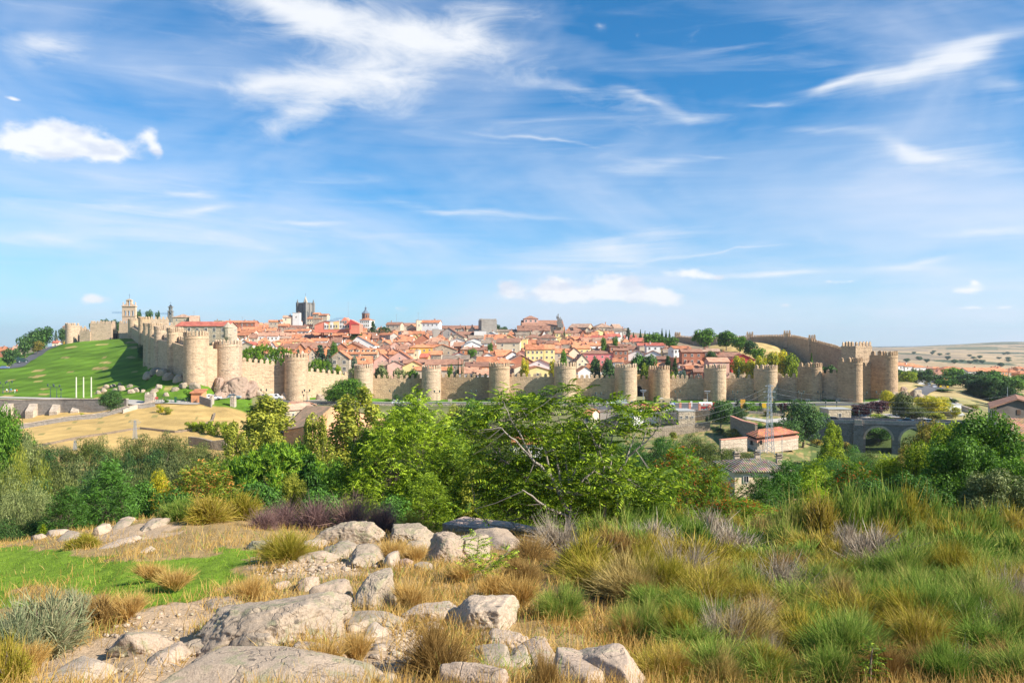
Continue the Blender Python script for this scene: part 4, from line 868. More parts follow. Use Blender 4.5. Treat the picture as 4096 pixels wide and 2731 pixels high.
 hz(Z5,[(180,350,502,528,'side','white','red'),(320,475,484,512,'side','white','red'),(520,645,498,530,'side','white','red'),(580,715,528,562,'side','cream','red',dict(hw=7)),(660,800,582,606,'side','white','red'),(750,935,580,606,'side','white','red',dict(hw=8,win=3)),(710,860,555,580,'side','white','orange'),
     (1005,1212,612,636,'side','white','orange',dict(hw=9,win=4,look='tall white house with orange roof and rows of windows')),(340,540,590,615,'side','brick','brown',dict(hw=9,win=4)),(405,560,633,655,'side','brick','brown',dict(hw=9,win=3)),(545,640,612,645,'side','tan','brown'),(665,810,618,640,'flat','tan','grey'),
     (560,760,655,695,'gable','white','tan'),(740,930,660,700,'gable','white','orange'),(1120,1330,645,672,'side','brick','brown',dict(hw=12,win=3,look='tall dark red brick apartment block')),(1330,1520,640,668,'side','brick','tan',dict(hw=9,win=2)),(930,1005,650,680,'side','stone','greybrown'),
     (860,1010,720,748,'side','brick','brown'),(1000,1190,735,760,'flat','brick','pink',dict(win=0)),(1460,1760,680,722,'side','cream','brown',dict(win=5)),(1640,1890,698,755,'gable','red','red',dict(win=0)),(1390,1615,735,775,'side','pink','pink',dict(hw=9,win=2)),(1130,1350,785,820,'hip','pink','pink'),(1170,1300,820,850,'side','brick','orange'),
     (480,720,775,820,'gable','cream','orange',dict(hw=9,win=1,look='tall plain cream gable house behind the gate tower')),(1000,1235,856,895,'gable','white','orange',dict(hw=4,win=1)),(1250,1350,850,880,'side','brick','brown'),(1330,1440,770,800,'side','pink','orange',dict(hw=6)),(640,780,905,935,'side','tan','brown',dict(hw=3,D=5,win=0)),(400,520,740,775,'side','pale','orange'),
     (180,330,640,665,'side','pale','tan'),(820,960,790,820,'side','brick','orange'),(1090,1200,790,815,'side','pink','pink'),(100,300,575,602,'side','white','orange',dict(hw=7,win=3)),(0,150,600,632,'side','cream','orange',dict(hw=7,win=3)),(230,440,560,588,'side','tan','orange')])
hz_all()
# fillers: streets of houses between the ones picked out above
def fill():
 walls=['cream','white','tan','brick','pink','stone','pale','yellow','orange','grey'];roofs=['orange']*5+['brown']*2+['pink','tan','greybrown']
 cnt=0
 for py in (1326,1340,1354,1368,1384,1398,1412,1428,1444,1460,1476,1490):
  px=1015+rnd.uniform(0,30)
  while px < 2960:
   w=rnd.uniform(26,48)*(1+(py-1380)/260);c=px+w/2;px += w+rnd.uniform(4,26)
   if c > 2440 and py < 1368: continue
   if c > 2740 and py < 1440: continue
   if c > 2660 and py < 1400: continue
   if c < 1260 and py > 1450 : continue
   Y=solveY(c,py,5.5,352,720)
   if Y is None: continue
   x=xat(c,Y);r=w/F*Y*.5
   if any((x-a)**2+(Y+4-b)**2 < ((r+q)*.92)**2 for a,b,q in FOOT): continue
   if cnt >= 110: return
   cnt += 1;k=rnd.choice(['side','side','gable','hip'])
   house(px-w-5,px-5,py-rnd.uniform(14,20),py,k,rnd.choice(walls),rnd.choice(roofs),Y=Y,hw=5.5,chim=rnd.choice((1,2,2)))
fill()
# ---------------------------------------------------------------- landmarks of the skyline
GRAN=masonry('cathedral_granite',(.25,.24,.22),(.16,.16,.16),.9,.3,(.2,.18,.15));SLATE=plain('slate',(.16,.2,.25),.2,.6)
BRK=masonry('tower_brick',(.36,.19,.13),(.25,.13,.1),.4,.2)
def cathedral():
 Y=720;px0,px1=1192,1251;X=xat(1222,Y);W=(px1-px0)/F*Y;zt=at(0,1216,Y).z;zb=at(0,1266,Y).z-14
 t=empty('cathedral_tower',(X,Y,zb),-.5);tag(t,'dark grey granite cathedral tower with pinnacles and a small spire on the skyline','cathedral');H=zt-zb;w=W/1.36
 m=MB();m.box((0,0,H/2),(w,w,H))
 m.build('tower_body',GRAN,t,world=False)
 for sx in (-1,1):
  for sy in (-1,1):
   m=MB();m.box((sx*w/2,sy*w/2,H/2+.6),(2.0,2.0,H+1.2));m.build('corner_buttress',GRAN,t,world=False)
   m=MB();m.lathe((sx*w/2,sy*w/2,H+1.2),[(0,.8),(.9,.7),(3.2,.03)],6);m.build('pinnacle',GRAN,t,world=False)
 for sx,sy in ((0,-1),(1,0),(-1,0)):
  m=MB();m.box((sx*w/2,sy*w/2,H/2+.4),(1.2,1.2,H+.8));m.build('middle_buttress',GRAN,t,world=False)
  for s in (-1,1):
   m=MB();arch=[(-1,-3),(-1,1.5),(0,3),(1,1.5),(1,-3)];cx,cy=(s*w*.25,-w/2) if sy else (sx*w/2,s*w*.25)
   if sy: m.prism(arch,lambda a,b: (cx+a,cy-.15,H*.62+b),lambda a,b: (cx+a,cy+.2,H*.62+b))
   else: m.prism(arch,lambda a,b: (cx-sx*.2,cy+a,H*.62+b),lambda a,b: (cx+sx*.15,cy+a,H*.62+b))
   m.build('belfry_opening',WIN,t,world=False)
 m=MB()
 for k in range(7):
  for q in (-1,1): m.box((-w/2+w*(k+.5)/7,q*w/2,H+.5),(w/11,.6,1.2));m.box((q*w/2,-w/2+w*(k+.5)/7,H+.5),(.6,w/11,1.2))
 m.build('battlement',GRAN,t,world=False)
 m=MB();m.lathe((0,0,H-.5),[(0,2.3),(1,2.2),(7.5,.15),(7.6,.02)],8);m.build('spire',WC['tan'],t,world=False)
 m=MB();m.tube([(0,0,H+7),(0,0,H+9.6)],.09,5);m.box((0,0,H+8.9),(.9,.12,.12));m.build('cross',WIN,t,world=False)
cathedral()
def dome_tower():
 Y=700;X=xat(1463,Y);r=(1478-1448)/2/F*Y;z0=at(0,1272,Y).z;z1=at(0,1256,Y).z;z2=at(0,1240,Y).z
 t=empty('church_tower',(X,Y,z0-8));tag(t,'octagonal brick church tower with a pointed slate cap and cross','church tower')
 m=MB();m.lathe((X,Y,z0-8),[(0,r),(z1-z0+8,r),(z1-z0+8.0,r*1.08),(z1-z0+8.5,r*1.08)],8);m.build('drum',BRK,t)
 m=MB();m.lathe((X,Y,z1+.5),[(0,r*1.12),(z2-z1-.5,r*.28),(z2-z1+.6,r*.22),(z2-z1+1.4,r*.3),(z2-z1+2.4,.12),(z2-z1+4.2,.05)],8);m.build('slate_cap',SLATE,t)
 m=MB();zc=at(0,1224,Y).z;m.tube([(X,Y,zc-2.5),(X,Y,zc)],.08,5);m.box((X,Y,zc-.7),(.9,.1,.1));m.build('cross',WIN,t)
 for a in (-1.96,-1.18,-.4):
  m=MB();arch=[(-.5,-1.3),(-.5,.6),(0,1.2),(.5,.6),(.5,-1.3)];ca,sa=math.cos(a),math.sin(a);zz=(z0+z1)/2
  m.prism(arch,lambda u,v: (X+ca*r*.97-sa*u,Y+sa*r*.97+ca*u,zz+v),lambda u,v: (X+ca*r*.8-sa*u,Y+sa*r*.8+ca*u,zz+v));m.build('belfry_opening',WIN,t)
dome_tower()
house(1440,1487,1271,1280,'hip','white','orange',Y=694,hw=16,win=5,look='white building with small dark windows under the domed tower',name='church_building',group=None,chim=0,D=14)
def modern():
 Y=560;A=lambda px,py,d=0: at(px,py,Y+d)
 g=gz(xat(1330,Y),Y)
 t=empty('modern_building',(xat(1330,Y),Y,g));tag(t,'angular modern building with coral, yellow and white facade panels','building')
 x=lambda p: xat(p,Y);z=lambda p: at(0,p,Y).z
 out=[(1274,1318),(1274,1290),(1300,1280),(1370,1268),(1398,1287),(1398,1318)]
 m=MB();zb=z(1330)
 poly=[(x(1258),zb),(x(1398),zb)]+[(x(a),z(b)) for a,b in ((1398,1286),(1378,1269),(1364,1282),(1338,1285),(1300,1284),(1276,1290),(1258,1300))]
 m.prism(poly,lambda a,b: (a,Y,b),lambda a,b: (a,Y+14,b));m.build('body',WC['coral'],t)
 cols={'white': [(1298,1314,1300,1290),(1321,1333,1287,1287)],'yellow': [(1312,1321,1300,1287),(1333,1356,1287,1287)]}
 pans=[('white',[(1297,1290),(1297,1316),(1313,1316),(1313,1299)]),('yellow',[(1313,1299),(1313,1316),(1321,1316),(1321,1286)]),('white',[(1321,1287),(1321,1316),(1334,1316),(1334,1287)]),
   ('yellow',[(1334,1287),(1334,1316),(1357,1316),(1357,1287)]),('white',[(1357,1316),(1380,1316),(1380,1302),(1357,1277)]),('yellow',[(1381,1316),(1397,1316),(1397,1303),(1381,1303)])]
 for c,pl in pans:
  m=MB();m.prism([(x(a),z(b)) for a,b in pl],lambda a,b: (a,Y-.25,b),lambda a,b: (a,Y+.1,b));m.build('facade_panel',WC[c],t)
 m=MB();m.add([(x(1255),Y-.5,z(1301)),(x(1300),Y-.5,z(1283.5)),(x(1340),Y-.5,z(1284)),(x(1382),Y+15,z(1265)),(x(1330),Y+15,z(1268)),(x(1298),Y+15,z(1277))],[(0,1,5),(1,2,4,5),(2,3,4)]);m.build('zinc_roof',RC['blue'],t)
 for px,py in ((1302,1306),(1312,1306),(1325,1305),(1337,1305),(1347,1305),(1364,1305),(1374,1305),(1384,1306),(1364,1288),(1374,1288),(1384,1288),(1394,1306)):
  o=link('window',WINME,t);o.location=t.matrix_basis.inverted() @ Vector((x(px),Y-.26,z(py)));o.scale=(1.2,1,2)
 m=MB();Y2=Y-6
 t2=empty('red_building',(xat(1422,Y2),Y2,g));tag(t2,'angular red and coral building wing with a pointed slanting top','building')
 X=lambda p: xat(p,Y2);Zt=lambda p: at(0,p,Y2).z
 m.prism([(X(1398),Zt(1335)),(X(1438),Zt(1335)),(X(1438),Zt(1297)),(X(1402),Zt(1278)),(X(1398),Zt(1284))],lambda a,b: (a,Y2,b),lambda a,b: (a,Y2+12,b));m.build('body',WC['coral'],t2)
 m=MB();m.prism([(X(1398),Zt(1316)),(X(1404),Zt(1316)),(X(1404),Zt(1297)),(X(1440),Zt(1297)),(X(1402),Zt(1277.5)),(X(1398),Zt(1284))],lambda a,b: (a,Y2-.3,b),lambda a,b: (a,Y2+.1,b));m.build('red_panel',WC['red'],t2)
modern()
# palace along the left wall, church and bell towers
house(705,908,1286,1304,'side','stone','red',Y=372,hw=17,yaw=.0,D=14,win=6,ww=1.5,look='long stone palace with plain red roof behind the climbing towers',name='palace',group=None,chim=0,cat='palace')
t_=empty('corner_turret',(xat(912,366),366,at(0,1345,366).z));tag(t_,'round stone turret at the right end of the long red-roofed palace','turret')
m_=MB();m_.lathe((xat(912,366),366,at(0,1365,366).z),[(0,.9),(2,2),(6,2),(6.2,2.2),(6.6,2.2),(8.6,.3),(9,.05)],10);m_.build('masonry',WC['stone'],t_)
house(685,752,1255,1270,'hip','stone','tan',Y=560,hw=12,yaw=.1,D=14,win=2,look='broad stone church building with tan hipped roof',name='church_building',group=None,chim=0)
house(748,790,1262,1284,'side','stone','tan',Y=556,hw=6,yaw=.3,D=9,win=1,look='low stone wing stepping down right of the tan hipped church',name='church_wing',group=None,chim=0)
def slim_tower():
 Y=560;X=xat(682.5,Y);w=17/F*Y;z=lambda p: at(0,p,Y).z
 t=empty('bell_tower',(X,Y,z(1290)));tag(t,'slim grey stone bell tower with open belfry and iron cross','church tower')
 def st(w_,p0,p1):
  m=MB()
  for s in (-1,1): m.box((X+s*(w_/2-w_*.14),Y,(z(p0)+z(p1))/2),(w_*.28,w_*.8,z(p1)-z(p0)))
  return m
 m=MB();m.box((X,Y,(z(1290)+z(1262))/2),(w,w,z(1262)-z(1290)));m.build('shaft',GRAN,t)
 m=st(w,1262,1246);m.box((X,Y,z(1245)),(w*1.15,w,.6));m.build('belfry',GRAN,t)
 m=st(w*.7,1245,1229);m.box((X,Y,z(1228)),(w*1.0,w*.8,.6));m.build('upper_belfry',GRAN,t)
 m=MB();m.box((X,Y,z(1255)),(.9,.9,1.2),top=.5);m.build('bell',WIN,t)
 m=MB();m.lathe((X,Y,z(1227)),[(0,w*.42),(.8,w*.3),(1.6,.1)],8);m.tube([(X,Y,z(1222)),(X,Y,z(1208))],.07,5);m.box((X,Y,z(1212)),(1,.1,.1));m.build('cross',WIN,t)
slim_tower()
def gable_bell():
 Y=605;x=lambda p: xat(p,Y);z=lambda p: at(0,p,Y).z;cr=plain('pinkish_stone',(.60,.43,.30),.15)
 t=empty('bell_gable',(x(515),Y,z(1282)));tag(t,'tall pinkish free-standing bell gable with arched openings and a pointed top','bell gable');D=2.2
 m=MB();f=lambda s: (lambda a,b: (x(a),Y+s,z(b)))
 m.prism([(488,1284),(542,1284),(542,1263),(488,1263)],f(0),f(D));m.prism([(488,1226),(542,1226),(542,1243),(488,1243)],f(0),f(D))
 for a,b in ((488,496),(504,510.5),(519.5,526),(534,542)): m.prism([(a,1263),(b,1263),(b,1243),(a,1243)],f(.003),f(D-.003))
 m.build('wall_panel',cr,t)
 m=MB();m.prism([(486,1226),(544,1226),(544,1223.5),(486,1223.5)],f(-.5),f(D+.5));m.prism([(488,1265),(542,1265),(542,1263),(488,1263)],f(-.3),f(D+.3));m.build('cornice',cr,t)
 m=MB();m.prism([(488,1223.5),(504,1223.5),(504,1214)],f(.2),f(D-.2));m.prism([(542,1223.5),(526,1223.5),(526,1214)],f(.2),f(D-.2))
 m.prism([(504,1223.5),(511,1223.5),(511,1202),(504,1202)],f(.1),f(D-.1));m.prism([(519,1223.5),(526,1223.5),(526,1202),(519,1202)],f(.1),f(D-.1));m.prism([(503,1202),(527,1202),(527,1200),(515,1195),(503,1200)],f(-.2),f(D+.2));m.build('upper_gable',cr,t)
 for a in (490,540):
  m=MB();m.lathe((x(a),Y+1,z(1223.5)),[(0,.7),(1,.35),(2.2,.5),(3.2,.05)],8);m.build('finial',cr,t)
 m=MB();m.tube([(x(515),Y+1,z(1197)),(x(515),Y+1,z(1175))],.1,5);m.box((x(515),Y+1,z(1181)),(1.4,.12,.12));m.build('cross',WIN,t)
gable_bell()
# keep, church with lantern, convent
blocktower(1918,1981,1277,1318,640,12,.25,'grey crenellated stone keep rising above long brown roofs',masonry('keep_stone',(.36,.33,.29),(.24,.23,.21),.8,.3),mh=1.4,nx=8,name='stone_keep',group=None)
t_=house(2085,2254,1280,1304,'side','stone','brown',Y=640,hw=16,yaw=.05,D=20,win=7,ww=1.6,look='big stone church with long brown roof, small windows and a lantern',name='church_building',group=None,chim=0,cat='church')
house(2093,2152,1262,1275,'hip','pink','brown',Y=645,hw=6,yaw=.05,D=10,win=3,ww=1.6,look='square pink lantern with pyramid roof on top of the big church',name='church_lantern',group=None,chim=0,cat='lantern')
t_=empty('baroque_gable',(xat(2240,638),638,at(0,1305,638).z));tag(t_,'ornate dark baroque gable with pinnacles at the right end of the church','gable')
m_=MB();f_=lambda s: (lambda a,b: (xat(a,638),638+s,at(0,b,638).z))
m_.prism([(2232,1310),(2254,1310),(2252,1296),(2246,1290),(2247,1282),(2243,1276),(2240,1283),(2236,1268),(2232,1264),(2229,1270),(2230,1283),(2226,1286)],f_(0),f_(2));m_.build('scrolled_wall',GRAN,t_)
for a,b in ((2233,1264),(2241,1277),(2247,1284),(2228,1272)): m_=MB();m_.lathe((xat(a,638),639,at(0,b,638).z-.6),[(0,.6),(.8,.3),(1.4,.5),(3,.04)],6);m_.build('pinnacle',GRAN,t_)
house(2070,2200,1302,1322,'side','stone','brown',Y=628,hw=8,yaw=0,D=10,win=6,look='low stone annex with brown roof in front of the big church',name='church_annex',group=None,chim=2)
house(2282,2380,1294,1310,'side','stone','tan',Y=636,hw=10,yaw=-.35,D=22,win=8,look='left wing of the long stone convent, rows of small windows',name='convent',group=None,chim=0,cat='convent')
house(2375,2450,1292,1309,'hip','stone','tan',Y=634,hw=10,yaw=.1,D=22,win=4,look='main block of the long stone convent with tan roof',name='convent',group=None,chim=1,cat='convent')
house(2448,2484,1296,1312,'side','stone','tan',Y=640,hw=8,yaw=.2,D=14,win=1,look='lower right end of the long stone convent',name='convent',group=None,chim=0,cat='convent')
# tower crane far behind, aerials
CR=paint('crane_blue',(.12,.25,.45));t_=empty('tower_crane',(xat(760,900),900,5));tag(t_,'thin blue tower crane jib on the skyline behind the walls','crane');m_=MB()
a_=at(448,1252,900);b_=at(690,1257,900)
m_.tube([a_,b_],.22,4);m_.tube([a_+Vector((0,0,1.6)),b_+Vector((0,0,1.6))],.15,4)
for k in range(40): p=a_.lerp(b_,k/40);q=a_.lerp(b_,(k+.5)/40);m_.tube([p,q+Vector((0,0,1.6))],.1,3,cap=False)
m_.build('jib',CR,t_);m_=MB();m_.tube([at(672,1300,900),at(672,1250,900)],.8,4);m_.build('mast',CR,t_)
ANT=paint('aerial_metal',(.35,.37,.4))
for px,p0,p1,Y,look in ((1393,1272,1208,655,'tall thin radio mast above the modern building'),(1673,1285,1249,640,'thin aerial standing over the roofs right of the domed tower'),(1586,1283,1256,640,'short aerial just right of the dark cedar'),(776,1270,1243,560,'thin aerial beside the tan church roof'),(969,1290,1266,600,'aerial above the far left rooftops')):
 m_=MB();p=at(px,p0+30,Y);q=at(px,p1,Y);m_.tube([p,q],[.16,.06],4);m_.box((q.x,q.y,q.z-.5),(1.6,.1,.1));m_.box((q.x,q.y,q.z-1.4),(1.1,.1,.1));tag(m_.build('roof_aerial',ANT),look,'aerial','thin aerials on the skyline')
# houses beyond the walls on the right
hz(Z7,[(765,890,525,552,'side','white','orange'),(835,965,533,560,'side','white','orange'),(925,1070,545,572,'hip','white','orange'),(1075,1150,570,590,'side','brick','brown'),(1110,1225,570,592,'side','white','orange'),(1225,1490,565,594,'hip','orange','orange',dict(hw=9,win=6)),
     (1488,1700,582,612,'side','pale','orange',dict(hw=9,win=7)),(1690,1925,580,612,'side','orange','orange',dict(hw=9,win=7)),(1925,2050,598,625,'hip','cream','orange',dict(hw=8,win=4)),(2030,2180,610,640,'hip','orange','orange',dict(hw=8,win=4)),(1140,1240,600,645,'side','white','brown',dict(hw=6)),
     (960,1060,672,692,'gable','pale','grey',dict(Y=520,hw=5,win=1)),(765,815,645,668,'side','tan','orange'),(2150,2300,620,650,'hip','tan','orange',dict(hw=8))],hw=7,name='suburb_house',group='houses beyond the walls on the right',yaw=.1)
for k in range(22):
 px=3800+k*26+rnd.uniform(-8,8);p=1470+rnd.uniform(0,14)
 house(px-16,px+16,p-5,p,rnd.choice(['hip','side']),rnd.choice(['cream','orange','pink','tan']),'orange',Y=rnd.uniform(820,1000),hw=8,win=4,name='distant_house',group='rows of distant suburb houses',chim=1)
hz((0,1150),[(655,690,390,412,'side','ochre','tan',dict(Y=640,hw=14,win=1,D=8,look='yellow building edge behind the leftmost round tower')),(530,600,560,578,'side','cream','red',dict(Y=620,hw=4)),(-20,45,620,660,'side','brick','orange',dict(Y=640)),(120,190,610,640,'side','tan','tan',dict(Y=660)),(50,130,640,665,'side','white','orange',dict(Y=640))],name='suburb_house',group='houses at the far left',hw=5)
# ---------------------------------------------------------------- foliage
def unit(n,rng=NR):
 v=rng.normal(size=(n,3));return v/np.linalg.norm(v,axis=1)[:,None]
def leaves(P,Nn,size,asp=.5,rng=NR,along=None):
 """rhombic leaves at P with normals about Nn"""
 n=len(P);Nn=Nn/np.linalg.norm(Nn,axis=1)[:,None]
 r=unit(n,rng) if along is None else along
 a=r-Nn*(r*Nn).sum(1)[:,None];a /= np.linalg.norm(a,axis=1)[:,None]+1e-9;b=np.cross(Nn,a)
 s=size*rng.uniform(.6,1.3,n)[:,None]
 q=np.stack([P-a*s,P-b*s*asp+a*s*.1,P+a*s,P+b*s*asp+a*s*.1],1)
 return q.reshape(-1,3)
def quadmesh(name,V,mat,extra=None):
 F_=np.arange(len(V),dtype=np.int32).reshape(-1,4);return np_mesh(name,V,F_,[mat])
def clump_pts(cl,dens_total,rng=NR,shell=.55):
 vol=np.array([r[0]*r[1]*r[2] for c,r in cl])**.667;k=np.maximum(4,(dens_total*vol/vol.sum()).astype(int));P=[];Nn=[]
 for (c,r),m in zip(cl,k):
  u=unit(m,rng);rad=rng.uniform(shell,1.0,m)[:,None]**.6*(1+.12*np.sin(u[:,:1]*7+u[:,1:2]*5))
  P.append(np.array(c)+u*np.array(r)*rad);Nn.append(u*.8+unit(m,rng)*.7+np.array([0,0,.35]))
 return np.concatenate(P),np.concatenate(Nn)
BARK=plain('bark',(.20,.15,.11),.3,3,.9,.4,20);BARKL=plain('bark_pale',(.42,.36,.30),.25,3,.9,.3,20)
def limbs(H,trunk_h,r,targets,mat_n=6,lean=0):
 mb=MB();mb.tube([(0,0,-.6),(.02*H,0,trunk_h*.5),(lean,0,trunk_h)],[r*1.25,r,r*.8],7)
 for c in targets:
  c=Vector(c);mid=Vector((lean,0,trunk_h)).lerp(c,.5)+Vector((0,0,.05*H))
  mb.tube([(lean,0,trunk_h*.92),mid,c],[r*.55,r*.3,r*.1],5,cap=False)
 return mb
PROTO={}
def proto(key,H,W,V,lm,mb,bark=None):
 root=empty(key,(0,0,-500));me=quadmesh('crown',V,lm);link('crown',me,root)
 rad=np.hypot(V[:,0]-V[:,0].mean(),V[:,1]-V[:,1].mean());W=W*.62 if 'poplar' in key else 2*np.percentile(rad,96);H=np.percentile(V[:,2],99.6)
 if mb is not None: mb.build('trunk',bark or BARK,root,world=False,smooth=True)
 PROTO[key]=(root,H,W);root['proto']=1;return root
def mk_round(key,H,W,nl,ls,lm,seed,nc=26,low=.22,flat=1.0,asp=.5,shell=.5,sr=(.15,.25)):
 rng=np.random.default_rng(seed);cl=[]
 for k in range(nc):
  u=unit(1,rng)[0];rr=rng.uniform(.35,.82)
  z=low*H+(1-low)*H*(.5+.5*u[2]*rr*flat);wz=math.sqrt(max(0.05,1-((z/H-low)/(1-low)*2-1)**2*.8))
  c=(u[0]*rr*W/2*wz*.95,u[1]*rr*W/2*wz*.95,z);s=rng.uniform(*sr)
  cl.append((c,(W*s,W*s,min(W,H)*s*.8)))
 P,Nn=clump_pts(cl,nl,rng,shell);m=P[:,2] < H*1.04;P=P[m];Nn=Nn[m]
 V=leaves(P,Nn,ls,asp,rng);tg=[cl[i][0] for i in range(0,nc,4)]
 return proto(key,H,W,V,lm,limbs(H,H*(low+.12),H*.022,tg))
def mk_poplar(key,H,W,nl,ls,lm,seed,lean=.06,open_=.0):
 rng=np.random.default_rng(seed);cl=[]
 for k in range(34):
  f=(k+.5)/34;z=H*(.10+.88*f);w=W/2*math.sin(math.pi*min(1,.2+f*.76))**.6
  a=rng.uniform(0,6.28);q=w*rng.uniform(.1,.8);s=W*.17*(1.2-.6*f)
  cl.append(((math.cos(a)*q+lean*H*f*f,math.sin(a)*q,z),(s,s,s*1.7)))
 P,Nn=clump_pts(cl,nl,rng,.4);V=leaves(P,Nn,ls,.6,rng)
 return proto(key,H,W,V,lm,limbs(H,H*.3,H*.018,[c for c,r in cl[6::3]]))
def mk_willow(key,H,W,nl,ls,lm,seed,asp=.28):
 rng=np.random.default_rng(seed);cl=[]
 for k in range(30):
  a=rng.uniform(0,6.28);q=W/2*math.sqrt(rng.uniform(0,.8));z=H*(.82*math.sqrt(max(0.02,1-(q/(W/2))**2)))*rng.uniform(.45,1.0);s=W*rng.uniform(.10,.19)
  cl.append(((math.cos(a)*q,math.sin(a)*q,max(z,H*.12)),(s,s,s*.95)))
 P,Nn=clump_pts(cl,nl,rng,.55);up=unit(len(P),rng)*.6+np.array([0,0,1.0]);V=leaves(P,Nn,ls,asp,rng,along=up)
 return proto(key,H,W,V,lm,limbs(H,H*.25,H*.02,[c for c,r in cl[::5]]))
def mk_conifer(key,H,W,nl,ls,lm,seed,droop=.3,tiers=16,power=.9):
 rng=np.random.default_rng(seed);P=[];A=[]
 for k in range(tiers):
  f=k/tiers;z0=H*(.08+.9*f);w=W/2*(1-f)**power+.02*W;nb=max(5,int(11*(1-f)+5))
  for j in range(nb):
   a=rng.uniform(0,6.28);L=w*rng.uniform(.75,1.1);m=max(6,int(nl/(tiers*nb)))
   s=rng.uniform(.1,1,m)**.7;d=np.array([math.cos(a),math.sin(a),0])
   p=d*L*s[:,None];p[:,2] += z0-droop*L*s**1.5;p += rng.normal(size=(m,3))*W*.028*(1.2-f*.5);P.append(p);A.append(np.tile(d+np.array([0,0,-.25]),(m,1)))
 P=np.concatenate(P);A=np.concatenate(A)+unit(len(P),rng)*.5;V=leaves(P,unit(len(P),rng)+np.array([0,0,.8]),ls,.3,rng,along=A)
 mb=MB();mb.tube([(0,0,-.5),(0,0,H*.9)],[H*.018,H*.003],6)
 return proto(key,H,W,V,lm,mb)
def mk_cypress(key,H,W,nl,ls,lm,seed):
 rng=np.random.default_rng(seed);z=rng.uniform(.03,1,nl);w=W/2*np.sin(np.pi*np.minimum(1,.22+z*.8))**.6*(1.02-z**3);a=rng.uniform(0,6.28,nl)
 w=w*(1+.18*np.sin(a*5+z*20))*rng.uniform(.6,1,nl);P=np.stack([np.cos(a)*w,np.sin(a)*w,z*H],1)
 V=leaves(P,np.stack([np.cos(a),np.sin(a),z*0+.2],1)+unit(nl,rng)*.6,ls,.4,rng,along=np.tile([0,0,1.],(nl,1))+unit(nl,rng)*.3)
 mb=MB();mb.tube([(0,0,-.5),(0,0,H*.5)],[H*.02,H*.01],6);return proto(key,H,W,V,lm,mb)
def mk_pine(key,H,W,nl,ls,lm,seed,dome=.5):
 """umbrella pine: upright needle tufts over a wide dome"""
 rng=np.random.default_rng(seed);V=[];nt_=max(40,nl//16);T_=[]
 for k in range(nt_):
  a=rng.uniform(0,6.28);q=math.sqrt(rng.uniform(0,1));z=H*(1-dome+dome*math.sqrt(1-q*q*.96))*rng.uniform(.86,1.0)-(rng.random() < .3)*H*.12*rng.random()
  q *= W/2*(1+.1*math.sin(a*5));c=np.array([math.cos(a)*q,math.sin(a)*q,z]);m=16
  u=unit(m,rng);u[:,2]=np.abs(u[:,2])*1.3+.25;u[:,:2] += c[:2]/(W*.7);u /= np.linalg.norm(u,axis=1)[:,None]
  s=ls*rng.uniform(.7,1.3);V.append(leaves(c+u*s*.9,unit(m,rng),s,.16,rng,along=u));T_.append(tuple(c*[.9,.9,.93]))
 return proto(key,H,W,np.concatenate(V),lm,limbs(H,H*.45,H*.03,T_[::max(1,len(T_)//12)]))
# compound (feathery) leaves of the tree of heaven: six pairs of drooping leaflets
def leaf_template(npair=6,L=.5,ll=.165,lw=.06):
 V=[]
 for k in range(npair*2+1):
  f=(k//2+.6)/npair;x=L*min(f,1);z=-L*.55*f*f;s=(1 if k % 2 else -1)
  if k == npair*2: d=np.array([1,0,-.9]);s=0
  else: d=np.array([.45,s*1.0,-.55])
  d=d/np.linalg.norm(d);n=np.cross(d,[0,0,1.0]);n /= np.linalg.norm(n);b=n;p=np.array([x,0,z]);l=ll*(1.1-.45*abs(f-.45))
  V += [p,p+d*l*.45+b*lw*.5,p+d*l+np.array([0,0,-l*.15]),p+d*l*.45-b*lw*.5]
 return np.array(V)
LT=leaf_template()
def fronds(P,D,size,rng=NR,T=LT):
 """place compound leaves at P pointing along D (outwards), drooping"""
 n=len(P);D=D/np.linalg.norm(D,axis=1)[:,None]
 s=np.cross(np.tile([0,0,1.],(n,1)),D);s /= np.linalg.norm(s,axis=1)[:,None]+1e-9
 a=rng.normal(size=n)*.35;u=np.cross(D,s);s,u=s*np.cos(a)[:,None]+u*np.sin(a)[:,None],u*np.cos(a)[:,None]-s*np.sin(a)[:,None]
 k=size*rng.uniform(.7,1.25,n)[:,None,None]
 V=P[:,None,:]+k*(T[None,:,0:1]*D[:,None,:]+T[None,:,1:2]*s[:,None,:]+T[None,:,2:3]*u[:,None,:])
 return V.reshape(-1,3)
def frond_tufts(centers,per,size,spread,rng=NR,up=.25):
 P=[];D=[]
 for c in centers:
  m=per;a=rng.uniform(0,6.28,m);e=rng.uniform(-.25,.9,m)
  d=np.stack([np.cos(a)*np.cos(e),np.sin(a)*np.cos(e),np.sin(e)+up],1);P.append(np.asarray(c)+d*spread*.15+rng.normal(size=(m,3))*spread*.2);D.append(d)
 return fronds(np.concatenate(P),np.concatenate(D),size,rng)
